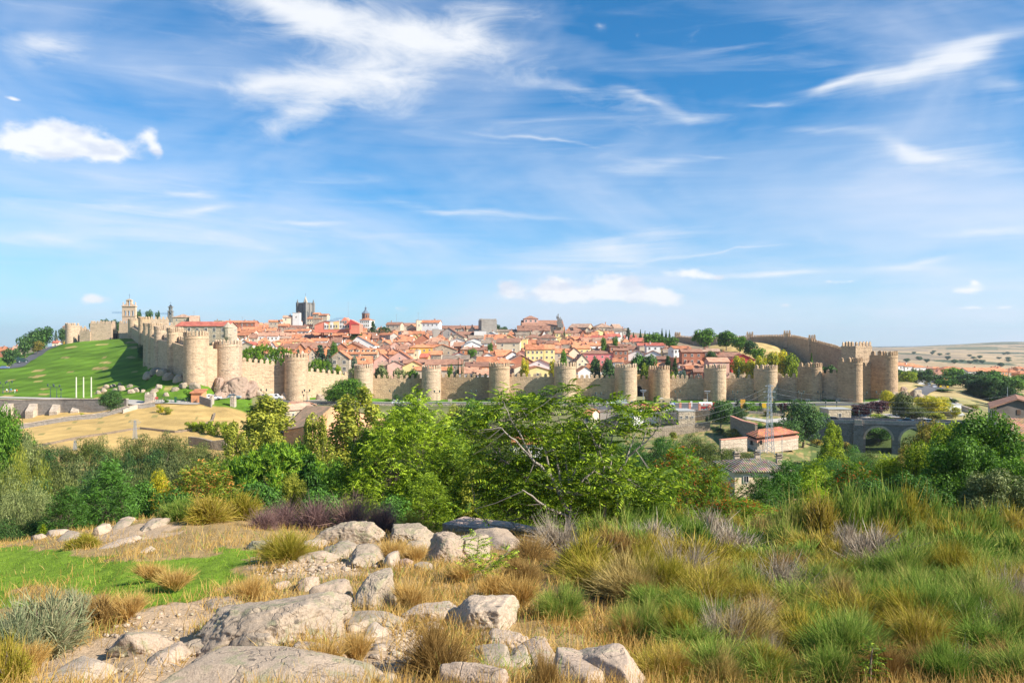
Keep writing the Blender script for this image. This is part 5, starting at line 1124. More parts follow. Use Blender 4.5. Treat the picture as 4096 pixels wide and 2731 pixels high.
def mk_ailanthus(key,H,W,ntuft,per,size,lm,seed,bark=None,low=.2):
 rng=np.random.default_rng(seed);cs=[];mb=MB();r=H*.008
 mb.tube([(0,0,-.6),(0,0,H*.22),(.03*H,0,H*.34)],[r*1.3,r,r*.8],7);k=0
 while k < ntuft:
  u=unit(1,rng)[0];rr=rng.uniform(.25,1)**.45;bump_=1+.16*math.sin(u[0]*6+seed)+.12*math.sin(u[1]*8)
  z=low*H+(1-low)*H*(.45+.55*u[2]*rr);w=W/2*math.sqrt(max(.1,1-((z/H-low)/(1-low)*2-.9)**2*.75))*bump_
  cs.append(np.array([u[0]*rr*w,u[1]*rr*w,z]));k += 1
 hubs=[Vector((math.cos(i*1.3)*W*.2,math.sin(i*1.3)*W*.2,H*(.42+.06*i))) for i in range(7)]
 for h in hubs: mb.tube([(0,0,H*.2),(h.x*.4,h.y*.4,h.z*.65),h],[r*.8,r*.6,r*.35],6,cap=False)
 for c in cs[::2]:
  h=min(hubs,key=lambda q: (q-Vector(c)).length+max(0,q.z-c[2]));m=h.lerp(Vector(c),.5)+Vector((0,0,-.03*H));mb.tube([h,m,c],[r*.3,r*.18,r*.07],4,cap=False)
 V=frond_tufts(cs,per,size,W*.1,rng);return proto(key,H,W,V,lm,mb,bark or BARK)
def plant(key,px,pytop,Y,pxw,look=None,cat='tree',group=None,name=None,rz=None,mat=None,H=None,noise_xy=0,sink=0,base=None,b=None):
 if b: Y=solveY(px,b,0,185,345) or Y
 root,h0,w0=PROTO[key];x=xat(px,Y);g=gz(x,Y)-sink if base is None else at(px,base,Y).z
 H=H or max(.4,at(px,pytop,Y).z-g);W=pxw/F*Y
 r=copy_tree(root);del r['proto'];r.name=name or key;r.location=(x,Y,g);r.rotation_euler=(0,0,rnd.uniform(0,6.28) if rz is None else rz)
 r.scale=(W/w0,W/w0,H/h0)
 if mat:
  for ch in r.children:
   if ch.name.startswith('crown'): ch.material_slots[0].link='OBJECT';ch.material_slots[0].material=mat
 pyc=(pytop+HY-F*g/Y)/2
 tag(r,lab(look,px,min(pyc,pytop+120)),cat,group);return r
LM=dict(
 willow=leafmat('leaf_willow',(.115,.15,.05),(.045,.07,.02),.3),silver=leafmat('leaf_silver',(.15,.195,.09),(.065,.095,.04),.2),green=leafmat('leaf_green',(.10,.22,.025),(.035,.095,.012),.35),
 dark=leafmat('leaf_dark',(.05,.115,.03),(.02,.055,.02),.2),blue=leafmat('needle_blue',(.09,.15,.12),(.035,.07,.06),.1),pine=leafmat('needle_pine',(.13,.24,.02),(.035,.10,.012),.25),bright=leafmat('leaf_bright',(.25,.34,.03),(.08,.14,.012),.4),
 poplar=leafmat('leaf_poplar',(.30,.34,.06),(.13,.17,.03),.4),yellow=leafmat('leaf_yellow',(.40,.38,.03),(.16,.22,.02),.4),olive=leafmat('leaf_olive',(.24,.22,.05),(.10,.11,.03),.3,tips=(.42,.22,.04),tipamt=.32),
 purple=leafmat('leaf_purple',(.075,.025,.045),(.03,.012,.02),.15,trc=(1,.5,.6)),orange=leafmat('leaf_orange_tipped',(.17,.25,.03),(.07,.12,.02),.35,tips=(.80,.34,.08),tipamt=.38),rust=leafmat('leaf_rust_tipped',(.13,.24,.02),(.05,.12,.012),.4,tips=(.60,.12,.02),tipamt=.36),
 ail=leafmat('leaf_ailanthus',(.23,.35,.03),(.05,.105,.01),.36),deep=leafmat('leaf_deep',(.07,.18,.03),(.03,.08,.02),.3),fuzz=leafmat('leaf_fuzzy',(.105,.15,.03),(.04,.07,.015),.3))
mk_willow('willow',8,9,9000,.17,LM['willow'],1);mk_willow('willow_b',8,9,9000,.17,LM['willow'],2);mk_willow('willow_c',8,9,14000,.12,LM['willow'],3)
mk_round('broad_tree',9,8,10000,.19,LM['green'],4,low=.1,nc=32);mk_round('broad_tree_b',9,8,10000,.19,LM['green'],5,nc=28,low=.06);mk_round('fine_tree',9,9,30000,.115,LM['green'],6,nc=64,low=.02,sr=(.08,.15));mk_round('fine_tree_b',9,9,30000,.115,LM['green'],61,nc=74,low=.02,sr=(.07,.14))
mk_round('town_tree',7,6.5,2600,.30,LM['green'],7,nc=20,low=.1);mk_round('town_tree_b',7,6.5,2600,.30,LM['green'],8,nc=17,low=.06);mk_round('bush',2,3,900,.14,LM['green'],9,nc=12,low=.0)
mk_poplar('poplar',16,7,15000,.19,LM['poplar'],10);mk_poplar('poplar_b',16,7,12000,.19,LM['poplar'],11,lean=.1)
mk_conifer('cedar',12,8,5000,.34,LM['blue'],12);mk_conifer('fir',8,4,3000,.26,LM['blue'],13,droop=.15);mk_cypress('cypress',9,1.9,1500,.28,LM['dark'],14)
mk_pine('umbrella_pine',9,10,9000,.30,LM['pine'],15,.55);mk_pine('town_pine',8,9,2600,.42,LM['pine'],16,.6)
mk_ailanthus('ailanthus',9,9,560,9,1.15,LM['ail'],17,low=.03);mk_ailanthus('ailanthus_b',7,7,400,9,1.05,LM['ail'],18,low=.0);mk_ailanthus('ailanthus_c',6,7,340,9,.95,LM['rust'],19,low=.0)
def pl(rows,**kw):
 for r in rows:
  ex=dict(kw);ex.update(r[6] if len(r) > 6 else {});plant(r[0],r[1],r[2],r[4],r[3],look=r[5],**ex)
# wood in the valley on the left: rows from far to near
LK=['grey-green rounded willow','olive green fuzzy willow','dull green bushy willow','dusty green willow crown']
def wood(rows,group,mats=('willow','fuzz','willow','silver','dark')):
 for Y,x0,x1,st,tops,w in rows:
  px=x0;xs=[a for a,b in tops];ys=[b for a,b in tops]
  while px < x1:
   p=float(np.interp(px,xs,ys))+rnd.uniform(-14,18);ww=w*rnd.uniform(.85,1.35);YY=Y*rnd.uniform(.94,1.06)
   mk=rnd.choice(mats);key=rnd.choice(('willow','willow_b','willow_c')) if Y < 120 else rnd.choice(('willow','willow_b'))
   look={'willow':'grey-green rounded willow','fuzz':'olive green fuzzy willow','silver':'pale silvery willow','dark':'dark green bushy willow','bright':'bright green leafy bush','deep':'deep green leafy tree'}[mk]
   plant(key,px,p,YY,ww,look=look,group=group,name='willow',mat=LM[mk]);px += st*rnd.uniform(.8,1.2)
WG='willows crowding the valley'
wood([(162,-60,860,78,[(-60,1760),(100,1790),(268,1777),(368,1744),(526,1758),(640,1728),(741,1736),(860,1775)],150),
      (132,-60,900,92,[(-60,1800),(200,1850),(420,1800),(620,1800),(760,1810),(900,1830)],170),(104,-60,620,105,[(-60,1850),(200,1880),(400,1860),(620,1865)],190),
      (82,-60,420,120,[(-60,1880),(120,1915),(420,1960)],230),(60,-60,330,130,[(-60,1960),(120,1990),(330,2060)],260),(48,-80,200,120,[(-80,2050),(200,2100)],230)],WG)
wood([(165,1700,2950,95,[(1700,1760),(2050,1760),(2450,1765),(2620,1735),(2800,1740),(2950,1790)],170),(135,1500,2900,110,[(1500,1830),(2000,1820),(2500,1800),(2900,1850)],190),
      (222,1440,2180,95,[(1440,1700),(1800,1670),(2180,1690)],130),(105,2450,2860,120,[(2450,1900),(2860,1900)],210)],WG,('willow','fuzz','fuzz','deep'))
wood([(150,3130,3560,90,[(3130,1850),(3400,1790),(3560,1800)],150),(112,3150,3640,100,[(3150,1880),(3400,1830),(3640,1850)],180),(88,3150,3640,110,[(3150,1920),(3640,1880)],200)],WG,('fuzz','willow','deep'))
pl([('poplar',1040,1590,215,150,'tall yellowish poplar left of the tiled barn'),('poplar_b',1100,1660,130,140,'shorter leaning poplar before the tiled barn'),('poplar',1400,1560,190,150,'tall yellow-green poplar right of the tiled barn'),
 ('poplar_b',1205,1665,100,112,'pale wind-blown small poplar before the barn roof'),('poplar_b',1278,1672,80,112,'slender pale poplar before the orange barn wall'),('poplar',960,1700,110,120,'drooping poplar at the right end of the willow wood'),
 ('broad_tree',1390,1515,150,298,'dark green rounded tree standing on the road before the wall',dict(mat=LM['green'])),('broad_tree',1335,1560,90,296,'lower left crown beside the dark road tree',dict(mat=LM['green'])),
 ('fine_tree',1860,1640,190,128,'feathery grey-green tree right of the leafy ailanthus',dict(mat=LM['willow'])),('fine_tree_b',1800,1630,150,140,'light green tree behind the leafy ailanthus',dict(mat=LM['poplar'])),('broad_tree_b',1905,1600,120,240,'round green tree just below the road',dict(mat=LM['green'])),
 ('broad_tree_b',1620,1608,110,240,'dark shrubby tree just below the road',dict(mat=LM['dark'])),('fine_tree',1000,1820,120,100,'grey-green tree left of the umbrella pine',dict(mat=LM['willow'])),
 ('umbrella_pine',1120,1775,470,74,'wide umbrella pine with upright bright green tufts'),('umbrella_pine',950,1830,260,76,'left lobe umbrella pine, darker and lower'),('cedar',1235,1820,220,62,'blue-green young cedar before the umbrella pine',dict(mat=LM['deep'])),
 ('fine_tree_b',1180,1900,150,54,'pale leafy small poplar below the umbrella pine',dict(mat=LM['poplar'])),('broad_tree',1330,1850,150,66,'dark tree between umbrella pine and ailanthus',dict(mat=LM['green'])),
 ('ailanthus',1660,1595,470,52,'big leafy ailanthus left of the bare-branched tree'),('ailanthus_b',1480,1720,330,54,'left crown of the ailanthus clump, feathery leaves'),('ailanthus',1830,1760,330,50,'yellow-green ailanthus behind the bare-branched tree'),
 ('ailanthus_b',1700,1900,260,44,'low bright ailanthus above the shadowed boulder'),('ailanthus_b',1440,1890,240,50,'dense low ailanthus above the purple brambles'),('fine_tree',1940,1850,200,48,'weeping birch-like tree behind the bare-branched tree',dict(mat=LM['poplar'])),
 ('ailanthus_b',2080,1830,330,40,'dark-leaved ailanthus under the bare branches'),('ailanthus',2350,1780,380,42,'leafy ailanthus behind the right fork of the bare-branched tree'),('ailanthus_b',2560,1880,280,36,'ailanthus bush behind the tall brooms'),
 ('ailanthus_c',2720,1795,360,50,'ailanthus with rust-red seed clusters, left of the cream house',dict(mat=LM['rust'])),('ailanthus_c',2870,1862,210,44,'low ailanthus with red seeds before the cream house wall',dict(mat=LM['rust'])),('ailanthus_b',3040,1905,200,42,'dark ailanthus before the cream house wall',dict(mat=LM['deep'])),
 ('ailanthus_b',3140,1850,200,48,'dark green ailanthus at the right corner of the cream house',dict(mat=LM['deep'])),('ailanthus_c',2960,1990,420,36,'low sumac with orange-red clusters under the cream house',dict(mat=LM['rust'],H=2.6)),('ailanthus_c',3260,1840,220,60,'ailanthus below the twin poplars',dict(mat=LM['ail'])),
 ('ailanthus_c',3420,1850,260,58,'ailanthus with red tips below the bridge',dict(mat=LM['rust'])),('ailanthus_b',3560,1830,240,62,'leafy tree below the bridge arch',dict(mat=LM['bright'])),('poplar',3345,1688,62,150,'right one of two bright pointed poplars before the bridge',dict(mat=LM['bright'])),
 ('poplar_b',3300,1715,60,148,'left one of two bright pointed poplars before the bridge',dict(mat=LM['bright'])),('fine_tree',3725,1690,180,88,'olive tree with rusty crown before the bridge',dict(mat=LM['olive'])),('fine_tree_b',3650,1790,180,80,'olive brown tree under the bridge arch',dict(mat=LM['olive'])),
 ('fine_tree',3800,1700,240,66,'bright green tree left of the tallest right-hand tree',dict(mat=LM['bright'])),('fine_tree_b',3700,1780,240,60,'yellow-green tree below the bridge end',dict(mat=LM['bright'])),('fine_tree',3935,1655,330,60,'tallest leafy tree at the right, wind-blown silver leaves',dict(mat=LM['green'])),
 ('fine_tree_b',3850,1760,300,52,'dense leafy tree in front of the tallest right-hand tree',dict(mat=LM['green'])),('fine_tree',4080,1840,300,48,'leafy tree cut by the right edge',dict(mat=LM['green'])),('fine_tree_b',3990,1880,260,42,'light-leaved tree above the brooms at the right',dict(mat=LM['silver'])),
 ('fine_tree',3640,1900,260,46,'mid green tree just above the ridge of brooms',dict(mat=LM['deep'])),('ailanthus_b',3250,1930,200,42,'small leafy tree above the ridge of brooms',dict(mat=LM['ail'])),('fine_tree',3480,1920,240,44,'rounded green tree above the ridge of brooms',dict(mat=LM['deep'])),
 ('fine_tree',30,1640,170,108,'green tree at the left edge above the willows',dict(mat=LM['green'])),('fine_tree_b',120,1745,110,96,'pale blue-green tree near the left edge',dict(mat=LM['silver'])),('willow_c',100,1790,190,84,'weeping light green willow near the left edge',dict(mat=LM['poplar'])),
 ('willow_c',100,1915,230,48,'big dusty grey willow at the left edge',dict(mat=LM['silver'],group=None)),('ailanthus_b',440,1850,230,50,'dark blue-green ailanthus in the left thicket',dict(mat=LM['deep'])),('ailanthus_b',270,1950,170,46,'deep green ailanthus above the left grassy edge',dict(mat=LM['deep'])),
 ('fine_tree',370,1935,180,60,'grey-green tree between two dark ailanthus',dict(mat=LM['dark'])),('ailanthus_c',815,1850,340,54,'rounded tree with orange seed clusters all over its top',dict(mat=LM['orange'])),('fine_tree',635,1890,110,60,'yellow autumn shrub left of the orange-tipped tree',dict(mat=LM['yellow'])),
 ('broad_tree',560,1930,150,54,'dark shrub between ailanthus and yellow shrub',dict(mat=LM['deep'])),('broad_tree_b',690,1960,120,50,'dark green undergrowth tree below the orange-tipped tree',dict(mat=LM['deep'])),
 ('broad_tree',1050,1930,220,52,'dark green undergrowth before the umbrella pine',dict(mat=LM['deep'])),('broad_tree_b',1300,1960,200,46,'shaded undergrowth left of the ailanthus clump',dict(mat=LM['deep'])),('broad_tree',1570,1990,180,42,'shaded undergrowth under the big ailanthus',dict(mat=LM['deep']))],group=None)
# trees along the road and the river
pl([('broad_tree',3210,1605,160,228,'big dark blue-green tree left of the bridge',dict(b=1790,mat=LM['dark'])),('broad_tree_b',3140,1680,140,224,'dark lower tree left of the bridge',dict(b=1790,mat=LM['dark'])),('broad_tree',3270,1650,110,226,'dark green tree at the bridge end',dict(b=1740,mat=LM['green'])),
 ('broad_tree_b',2885,1600,100,262,'very dark tree with a bare leaning trunk',dict(b=1715,mat=LM['dark'])),('broad_tree',2945,1628,80,264,'small dark tree right of the tanker lorry',dict(b=1690,mat=LM['dark'])),('broad_tree',445,1562,100,268,'round dark blue-green tree by the walled road',dict(b=1655,mat=LM['dark'])),
 ('town_tree',3432,1615,56,282,'left purple plum tree above the bridge',dict(b=1668,mat=LM['purple'],group='purple-leaved plum trees')),('town_tree_b',3470,1612,50,280,'middle purple plum tree above the bridge',dict(b=1670,mat=LM['purple'],group='purple-leaved plum trees')),('town_tree',3515,1601,70,284,'right and largest purple plum tree above the bridge',dict(b=1662,mat=LM['purple'],group='purple-leaved plum trees')),
 ('town_tree_b',3313,1641,40,262,'small purple plum shrub left of the stone kiosk',dict(b=1668,mat=LM['purple'])),('town_tree',3375,1645,46,260,'purple shrub at the foot of the stone kiosk',dict(b=1676,mat=LM['purple'])),('town_tree_b',3134,1612,50,276,'pale purple shrub by the sloping path',dict(b=1652,mat=LM['purple'])),
 ('broad_tree',3552,1563,62,290,'yellow-green tree right of the large corner tower',dict(b=1640,mat=LM['yellow'])),('broad_tree_b',3605,1568,90,272,'grey-green tree below the dry rocks',dict(b=1690,mat=LM['willow'])),('broad_tree',3650,1620,110,262,'grey-green bushy tree beside the river terrace',dict(b=1690,mat=LM['willow'])),('town_tree',3672,1549,44,330,'small dark green tree below the hill road',dict(mat=LM['deep'])),
 ('broad_tree_b',3722,1583,120,268,'rounded yellow-green tree above the bridge',dict(b=1662,mat=LM['yellow'])),('broad_tree',3775,1600,70,262,'yellow-green tree right of the rounded one',dict(b=1655,mat=LM['yellow'])),('town_tree',3822,1628,40,262,'small round yellowish tree by the stone terraces',dict(b=1672,mat=LM['yellow'])),
 ('bush',3510,1656,90,254,'low bright bush beside the bridge parapet',dict(b=1680,mat=LM['bright'])),('town_tree_b',3745,1650,80,244,'pale green shrubs behind the bridge parapet',dict(b=1690,mat=LM['poplar'])),
 ('fir',3041,1610,26,282,'small blue spruce in the sloping garden',dict(b=1648,group='blue spruces in the sloping garden')),('fir',3096,1607,30,280,'blue spruce right of the pylon',dict(b=1655,group='blue spruces in the sloping garden')),('fir',2950,1597,34,284,'blue spruce behind the orange signboard',dict(b=1645,group='blue spruces in the sloping garden')),('town_tree',2985,1612,34,278,'small green tree beside the orange signboard',dict(b=1645,mat=LM['deep'])),
 ('cypress',2710,1671,11,246,'tiny green columnar tree by the low garden wall',dict(b=1706)),('cypress',2828,1662,15,262,'left one of two small dark columnar shrubs',dict(b=1684)),('cypress',2842,1662,12,262,'right one of two small dark columnar shrubs',dict(b=1684)),
 ('bush',638,1618,34,254,'left one of two yellow-green gorse bushes on the dry slope',dict(b=1650,mat=LM['yellow'])),('bush',668,1627,38,250,'right one of two gorse bushes on the dry slope',dict(b=1656,mat=LM['poplar'])),('bush',330,1650,28,240,'lone gorse bush on the dry slope',dict(b=1676,mat=LM['poplar'])),
 ('bush',752,1560,46,264,'green bush by the small orange hut',dict(b=1604,mat=LM['green'])),('bush',785,1587,30,262,'small bright bush right of the orange hut',dict(b=1606,mat=LM['bright'])),('bush',662,1595,22,262,'little green bush by the fence',dict(b=1613,mat=LM['green'])),
 ('bush',1585,1578,34,320,'dark round bush at the foot of the wall',dict(b=1603,mat=LM['dark'])),('bush',2090,1573,40,318,'round green bush at the foot of the wall',dict(b=1602,mat=LM['green'])),('bush',1845,1592,34,316,'low yellowish bush below the wall',dict(b=1604,mat=LM['poplar'])),('bush',1550,1594,34,318,'low clipped bush by the lawn',dict(b=1606,mat=LM['green'])),
 ('broad_tree_b',575,1366,46,400,'dark shrub at the foot of the climbing towers',dict(mat=LM['dark'],H=9)),('bush',640,1505,30,300,'yellow-green shrub between the boulders',dict(mat=LM['poplar'])),
 ('broad_tree',3010,1690,110,240,'green shrubs on the slope below the garden',dict(b=1735,mat=LM['green'])),('broad_tree_b',3060,1700,120,236,'green shrub mass beside the pylon',dict(b=1750,mat=LM['deep'])),('bush',3000,1730,70,214,'rounded clipped shrub left of the orange-roofed house',dict(b=1760,mat=LM['deep'])),
 ('bush',2940,1715,110,222,'brownish dry shrub below the red-capped wall',dict(b=1750,mat=LM['olive'])),('bush',2990,1700,90,226,'brown bramble below the red-capped wall',dict(b=1735,mat=LM['olive'])),('broad_tree_b',3515,1704,130,242,'green tree seen through the bridge arch',dict(mat=LM['deep']))],group=None)
# hedge of the field enclosure
for k in range(7): plant('bush',755+k*28,1683+abs(3-k)*1.5,225-k,44,look='bright clipped hedge bush above the ruined field wall',cat='hedge',group='clipped hedge on the field wall',name='hedge_bush',mat=LM['bright'])
# trees inside and beyond the walls
TG='trees among the town houses'
pl([('town_pine',1010,1385,95,349,'bright green umbrella pine behind the wall'),('town_pine',1062,1377,120,352,'broad umbrella pine behind the wall'),('town_pine',1120,1388,110,352,'umbrella pine above the sloping wall'),('town_pine',1158,1398,70,350,'right end umbrella pine behind the wall'),('town_pine',985,1392,60,346,'left end umbrella pine behind the wall'),
 ('town_pine',1265,1436,84,346,'small umbrella pine behind the wall'),('town_pine',1305,1440,60,346,'little umbrella pine behind the wall'),('cedar',1280,1381,86,356,'big blue-grey cedar'),('cedar',1315,1398,54,354,'smaller blue-grey cedar'),('cedar',1192,1399,44,352,'grey cedar right of the second tower'),
 ('town_tree',1415,1425,26,352,'dark blue conifer by the stone gable',dict(mat=LM['blue'])),('town_tree',1410,1470,36,346,'pale blue-green bush',dict(mat=LM['silver'])),('town_tree',1352,1462,36,346,'yellow-green bush behind the wall',dict(mat=LM['bright'])),('town_tree_b',1523,1462,60,346,'silver-grey round tree',dict(mat=LM['silver'])),
 ('town_tree',1600,1474,54,346,'silvery olive tree',dict(mat=LM['silver'])),('town_tree_b',1648,1476,54,346,'bright green clipped tree',dict(mat=LM['pine'])),('cypress',1833,1431,12,347,'tall dark cypress'),('cypress',1824,1456,10,346,'short dark cypress'),('cypress',1846,1442,9,346,'slim cypress'),('cypress',1852,1444,8,346,'slimmest cypress'),
 ('town_tree',1800,1460,24,346,'small green shrub tree'),('town_tree',1424,1308,56,560,'round green tree in the middle of the roofs',dict(mat=LM['green'],H=13)),('cedar',1492,1268,44,620,'dark cedar on the skyline',dict(mat=LM['dark'],H=15)),('town_pine',1538,1277,70,610,'spreading dark pine on the skyline',dict(mat=LM['dark'],H=12)),
 ('town_tree',1335,1368,36,430,'light green tree between brown roofs'),('town_tree',1886,1394,40,450,'green tree before the white gables'),('town_tree',2100,1434,34,370,'yellow tree behind the fifth tower',dict(mat=LM['yellow'])),('town_tree',2210,1440,30,365,'yellow shrub by the cream gable',dict(mat=LM['yellow'])),
 ('town_tree',2255,1400,26,420,'tall shrub before the pink wall'),('town_tree_b',2383,1428,42,372,'dark green tree below the pink house',dict(mat=LM['dark'])),('town_tree',2432,1434,54,368,'round dark tree right of the pink house',dict(mat=LM['dark'])),('town_tree',1960,1372,22,480,'small shrub between roofs'),
 ('town_tree',1990,1285,26,660,'dark tree right of the keep',dict(mat=LM['dark'],H=11)),('town_tree',2015,1292,40,660,'low dark trees right of the keep',dict(mat=LM['dark'],H=9)),('town_tree',2085,1287,18,670,'small tree left of the lantern church',dict(mat=LM['dark'],H=9)),('cypress',2257,1308,8,600,'small cypress right of the lantern church'),
 ('cedar',2512,1288,36,560,'blue-grey cedar standing above the roofs',dict(H=14)),('cypress',2534,1316,20,556,'dark cypress cluster, left',dict(H=11)),('cypress',2562,1302,18,556,'dark cypress cluster, tallest',dict(H=13)),('cypress',2580,1306,17,558,'dark cypress cluster, middle',dict(H=12)),('cypress',2598,1310,14,560,'dark cypress cluster, right',dict(H=11)),('cypress',2612,1312,12,562,'dark cypress cluster, slim',dict(H=11)),
 ('cypress',2648,1306,18,566,'dark conifer left of the inner wall',dict(H=13)),('cypress',2664,1310,16,566,'pointed dark conifer left of the inner wall',dict(H=12)),('cypress',2678,1316,14,566,'last dark conifer touching the inner wall',dict(H=12)),('town_tree',2610,1327,78,520,'light green spreading tree above white houses',dict(H=13)),('town_tree_b',2650,1345,60,500,'light green tree left of the inner wall',dict(H=11)),('town_tree',2685,1352,56,480,'bright green tree before the inner wall',dict(H=11)),
 ('town_tree_b',2497,1334,36,480,'dark green tree among red roofs',dict(mat=LM['dark'],H=9)),('town_tree',2460,1345,24,480,'small green tree beside red roofs'),('town_tree',2415,1350,24,480,'little green tree beside red roofs'),('town_tree',2818,1350,92,470,'large green tree before the inner wall',dict(H=12)),('town_tree_b',2905,1370,80,450,'green tree right of the large one',dict(H=11)),
 ('town_tree',2960,1378,60,440,'green tree left of the dry mound',dict(H=9)),('town_tree_b',3000,1376,60,425,'dark tree before the dry mound',dict(mat=LM['dark'],H=9)),('town_tree',3030,1396,60,410,'green tree below the dry mound',dict(H=8)),('town_tree',2845,1405,50,400,'round dark tree before the brick blocks',dict(mat=LM['dark'])),
 ('town_tree_b',2560,1415,66,372,'broad dull green tree behind the gate tower',dict(mat=LM['deep'])),('town_tree',2600,1420,54,370,'dull green tree behind the gate',dict(mat=LM['deep'])),('town_tree',2585,1454,44,352,'bright green shrub tree behind the gate',dict(mat=LM['bright'])),('cedar',2672,1425,56,362,'dark conifer right of the gate',dict(mat=LM['dark'])),('cedar',2700,1432,44,360,'second dark conifer right of the gate',dict(mat=LM['dark'])),
 ('town_tree',2730,1480,24,346,'small cedar behind the merlons',dict(mat=LM['blue'])),('town_tree_b',2690,1490,30,345,'bright bush peeping over the wall',dict(mat=LM['bright'])),('town_tree',2955,1425,56,370,'yellow-green airy tree',dict(mat=LM['yellow'])),('town_tree_b',3000,1440,60,364,'yellow-green tree behind the pylon tower',dict(mat=LM['yellow'])),('fir',2955,1470,26,350,'small dark conifer among yellow trees'),
 ('town_tree',3045,1425,50,360,'yellowish tree behind the wall',dict(mat=LM['yellow'])),('town_tree_b',3082,1408,56,368,'bright yellow-green tree',dict(mat=LM['yellow'])),('town_tree',3120,1402,64,372,'tallest bright yellow-green tree',dict(mat=LM['yellow'])),('town_tree_b',3160,1415,60,368,'bright green tree at the right of the yellow row',dict(mat=LM['bright'])),('town_tree',3180,1450,40,356,'low bright tree at the right of the yellow row',dict(mat=LM['bright'])),
 ('cypress',3246,1414,28,350,'leafy columnar tree below the inner wall',dict(mat=LM['green'])),('cypress',3443,1407,10,326,'slim cypress before the square tower',dict(H=6)),('town_tree',3280,1468,60,346,'dark shrubs in the shade of the inner wall',dict(mat=LM['dark'])),('town_tree_b',3320,1462,60,344,'dark shrub behind the eleventh tower',dict(mat=LM['dark'])),
 ('town_tree',420,1262,0+30,640,'dark tree above the broad square tower',dict(mat=LM['dark'],H=17)),('cedar',405,1264,34,640,'dark spreading cedar above the broad square tower',dict(mat=LM['dark'],H=17)),('town_tree',376,1268,34,640,'dark cedar left above the broad square tower',dict(mat=LM['dark'],H=16)),('town_tree',455,1275,36,640,'dark tree in the gap by the archway',dict(mat=LM['dark'],H=15)),('town_tree_b',475,1280,26,640,'small dark tree under the bell gable',dict(mat=LM['dark'],H=13)),
 ('town_tree',556,1252,24,620,'dark tree right of the bell gable',dict(mat=LM['dark'],H=20)),('town_tree',595,1256,30,640,'dark trees over the climbing towers',dict(mat=LM['dark'],H=20)),('town_tree',630,1256,20,640,'small dark tree over the climbing towers',dict(mat=LM['dark'],H=19)),('town_tree',722,1273,30,520,'dark evergreen before the tan hipped church',dict(mat=LM['dark'],H=10))],group=TG,name=None)
pl([('town_tree',38,1362,52,460,'dark green tree at the left edge beside the road',dict(mat=LM['dark'],H=11)),('town_tree',100,1352,60,540,'dark trees on the left horizon',dict(mat=LM['dark'],H=14)),('town_tree_b',140,1345,70,560,'rounded dark tree on the left horizon',dict(mat=LM['dark'],H=16)),('town_tree',175,1340,66,580,'largest rounded tree on the left horizon',dict(mat=LM['deep'],H=17)),
 ('town_tree_b',150,1370,44,545,'brown-leaved tree on the left horizon',dict(mat=LM['olive'],H=9)),('fir',224,1335,22,640,'pointed conifer left of the leftmost tower',dict(H=13)),('town_tree',250,1345,30,630,'dark tree touching the leftmost tower',dict(mat=LM['dark'],H=13)),('town_tree',66,1400,30,520,'dark tree behind the parked lorries',dict(mat=LM['dark'],H=8))],group='trees on the left horizon')
RG='trees below the suburb on the right'
rs=[(3630,1484,60,460,'bright','bright green rounded tree'),(3600,1478,50,520,'dark','dark green tree'),(3665,1478,50,500,'dark','dark oak'),(3705,1476,60,480,'dark','dark umbrella-shaped tree'),(3755,1500,54,430,'dark','dark green conifer'),(3820,1472,84,500,'green','green umbrella-shaped tree'),(3790,1515,80,420,'deep','dull green tree'),(3870,1495,100,420,'dark','dark spreading cedar'),
      (3930,1482,60,440,'dark','dark tree'),(3900,1520,70,380,'dark','dark tree mass'),(3960,1500,70,390,'deep','green tree'),(4010,1500,70,400,'deep','green tree'),(4060,1510,80,400,'green','leafy green tree'),(4100,1500,80,420,'green','tall green tree'),(3770,1555,70,330,'dark','dark round tree beside the road'),(3850,1570,70,340,'dark','dark bush'),
      (3920,1560,60,330,'dark','dark tree'),(4000,1560,70,330,'deep','deep green tree'),(4060,1570,80,320,'deep','deep green tree'),(3880,1620,50,290,'yellow','yellow-green small tree'),(3600,1525,30,380,'bright','bright round tree'),(3980,1480,60,460,'deep','dark poplar-like tree')]
for px,p,w,Y,mt,look in rs: plant(rnd.choice(('town_tree','town_tree_b')) if Y > 300 else 'broad_tree',px,p,Y,w*1.15,look=look,group=RG,mat=LM[mt],name='valley_tree')
for px,p,Y in ((3895,1520,330),(3925,1510,326),(3955,1520,322),(3980,1512,318),(4020,1530,300),(4045,1545,292)): plant('poplar',px,p,Y,52,look='dark green upright poplar',group='dark poplars right of the river',mat=LM['dark'],name='poplar')
for k in range(26):
 px=3600+rnd.uniform(0,520);Y=rnd.uniform(1400,2600);plant('town_tree',px,0,Y,26*1500/Y,look='=tiny dark tree or bush scattered on the far dry hills',H=rnd.uniform(5,9),group='scattered trees on the far hills',mat=LM['dark'],name='far_tree')

def scrub():
 n=0
 while n < 64:
  px,Y=rnd.choice(((3250,3960),(2460,3250),(2460,3250),(1060,1460))),rnd.uniform(206,290);px=rnd.uniform(*px)
  if 2600 < px < 2860 and Y > 245: continue
  if px < 1460: Y=rnd.uniform(262,288)
  if 2960 < px < 3220 and 195 < Y < 222: continue
  n += 1;w=rnd.uniform(24,60);mt,look=rnd.choice((('green','green bush'),('deep','deep green bush'),('olive','olive brown bush'),('poplar','yellow-green bush'),('dark','dark bush'),('fuzz','dull green bush')))
  plant(rnd.choice(('bush','town_tree_b')),px,0,Y,w,look=look,cat='bush',H=rnd.uniform(1.3,3.4),group='bushes on the slopes below the wall',mat=LM[mt],name='slope_bush')
scrub()
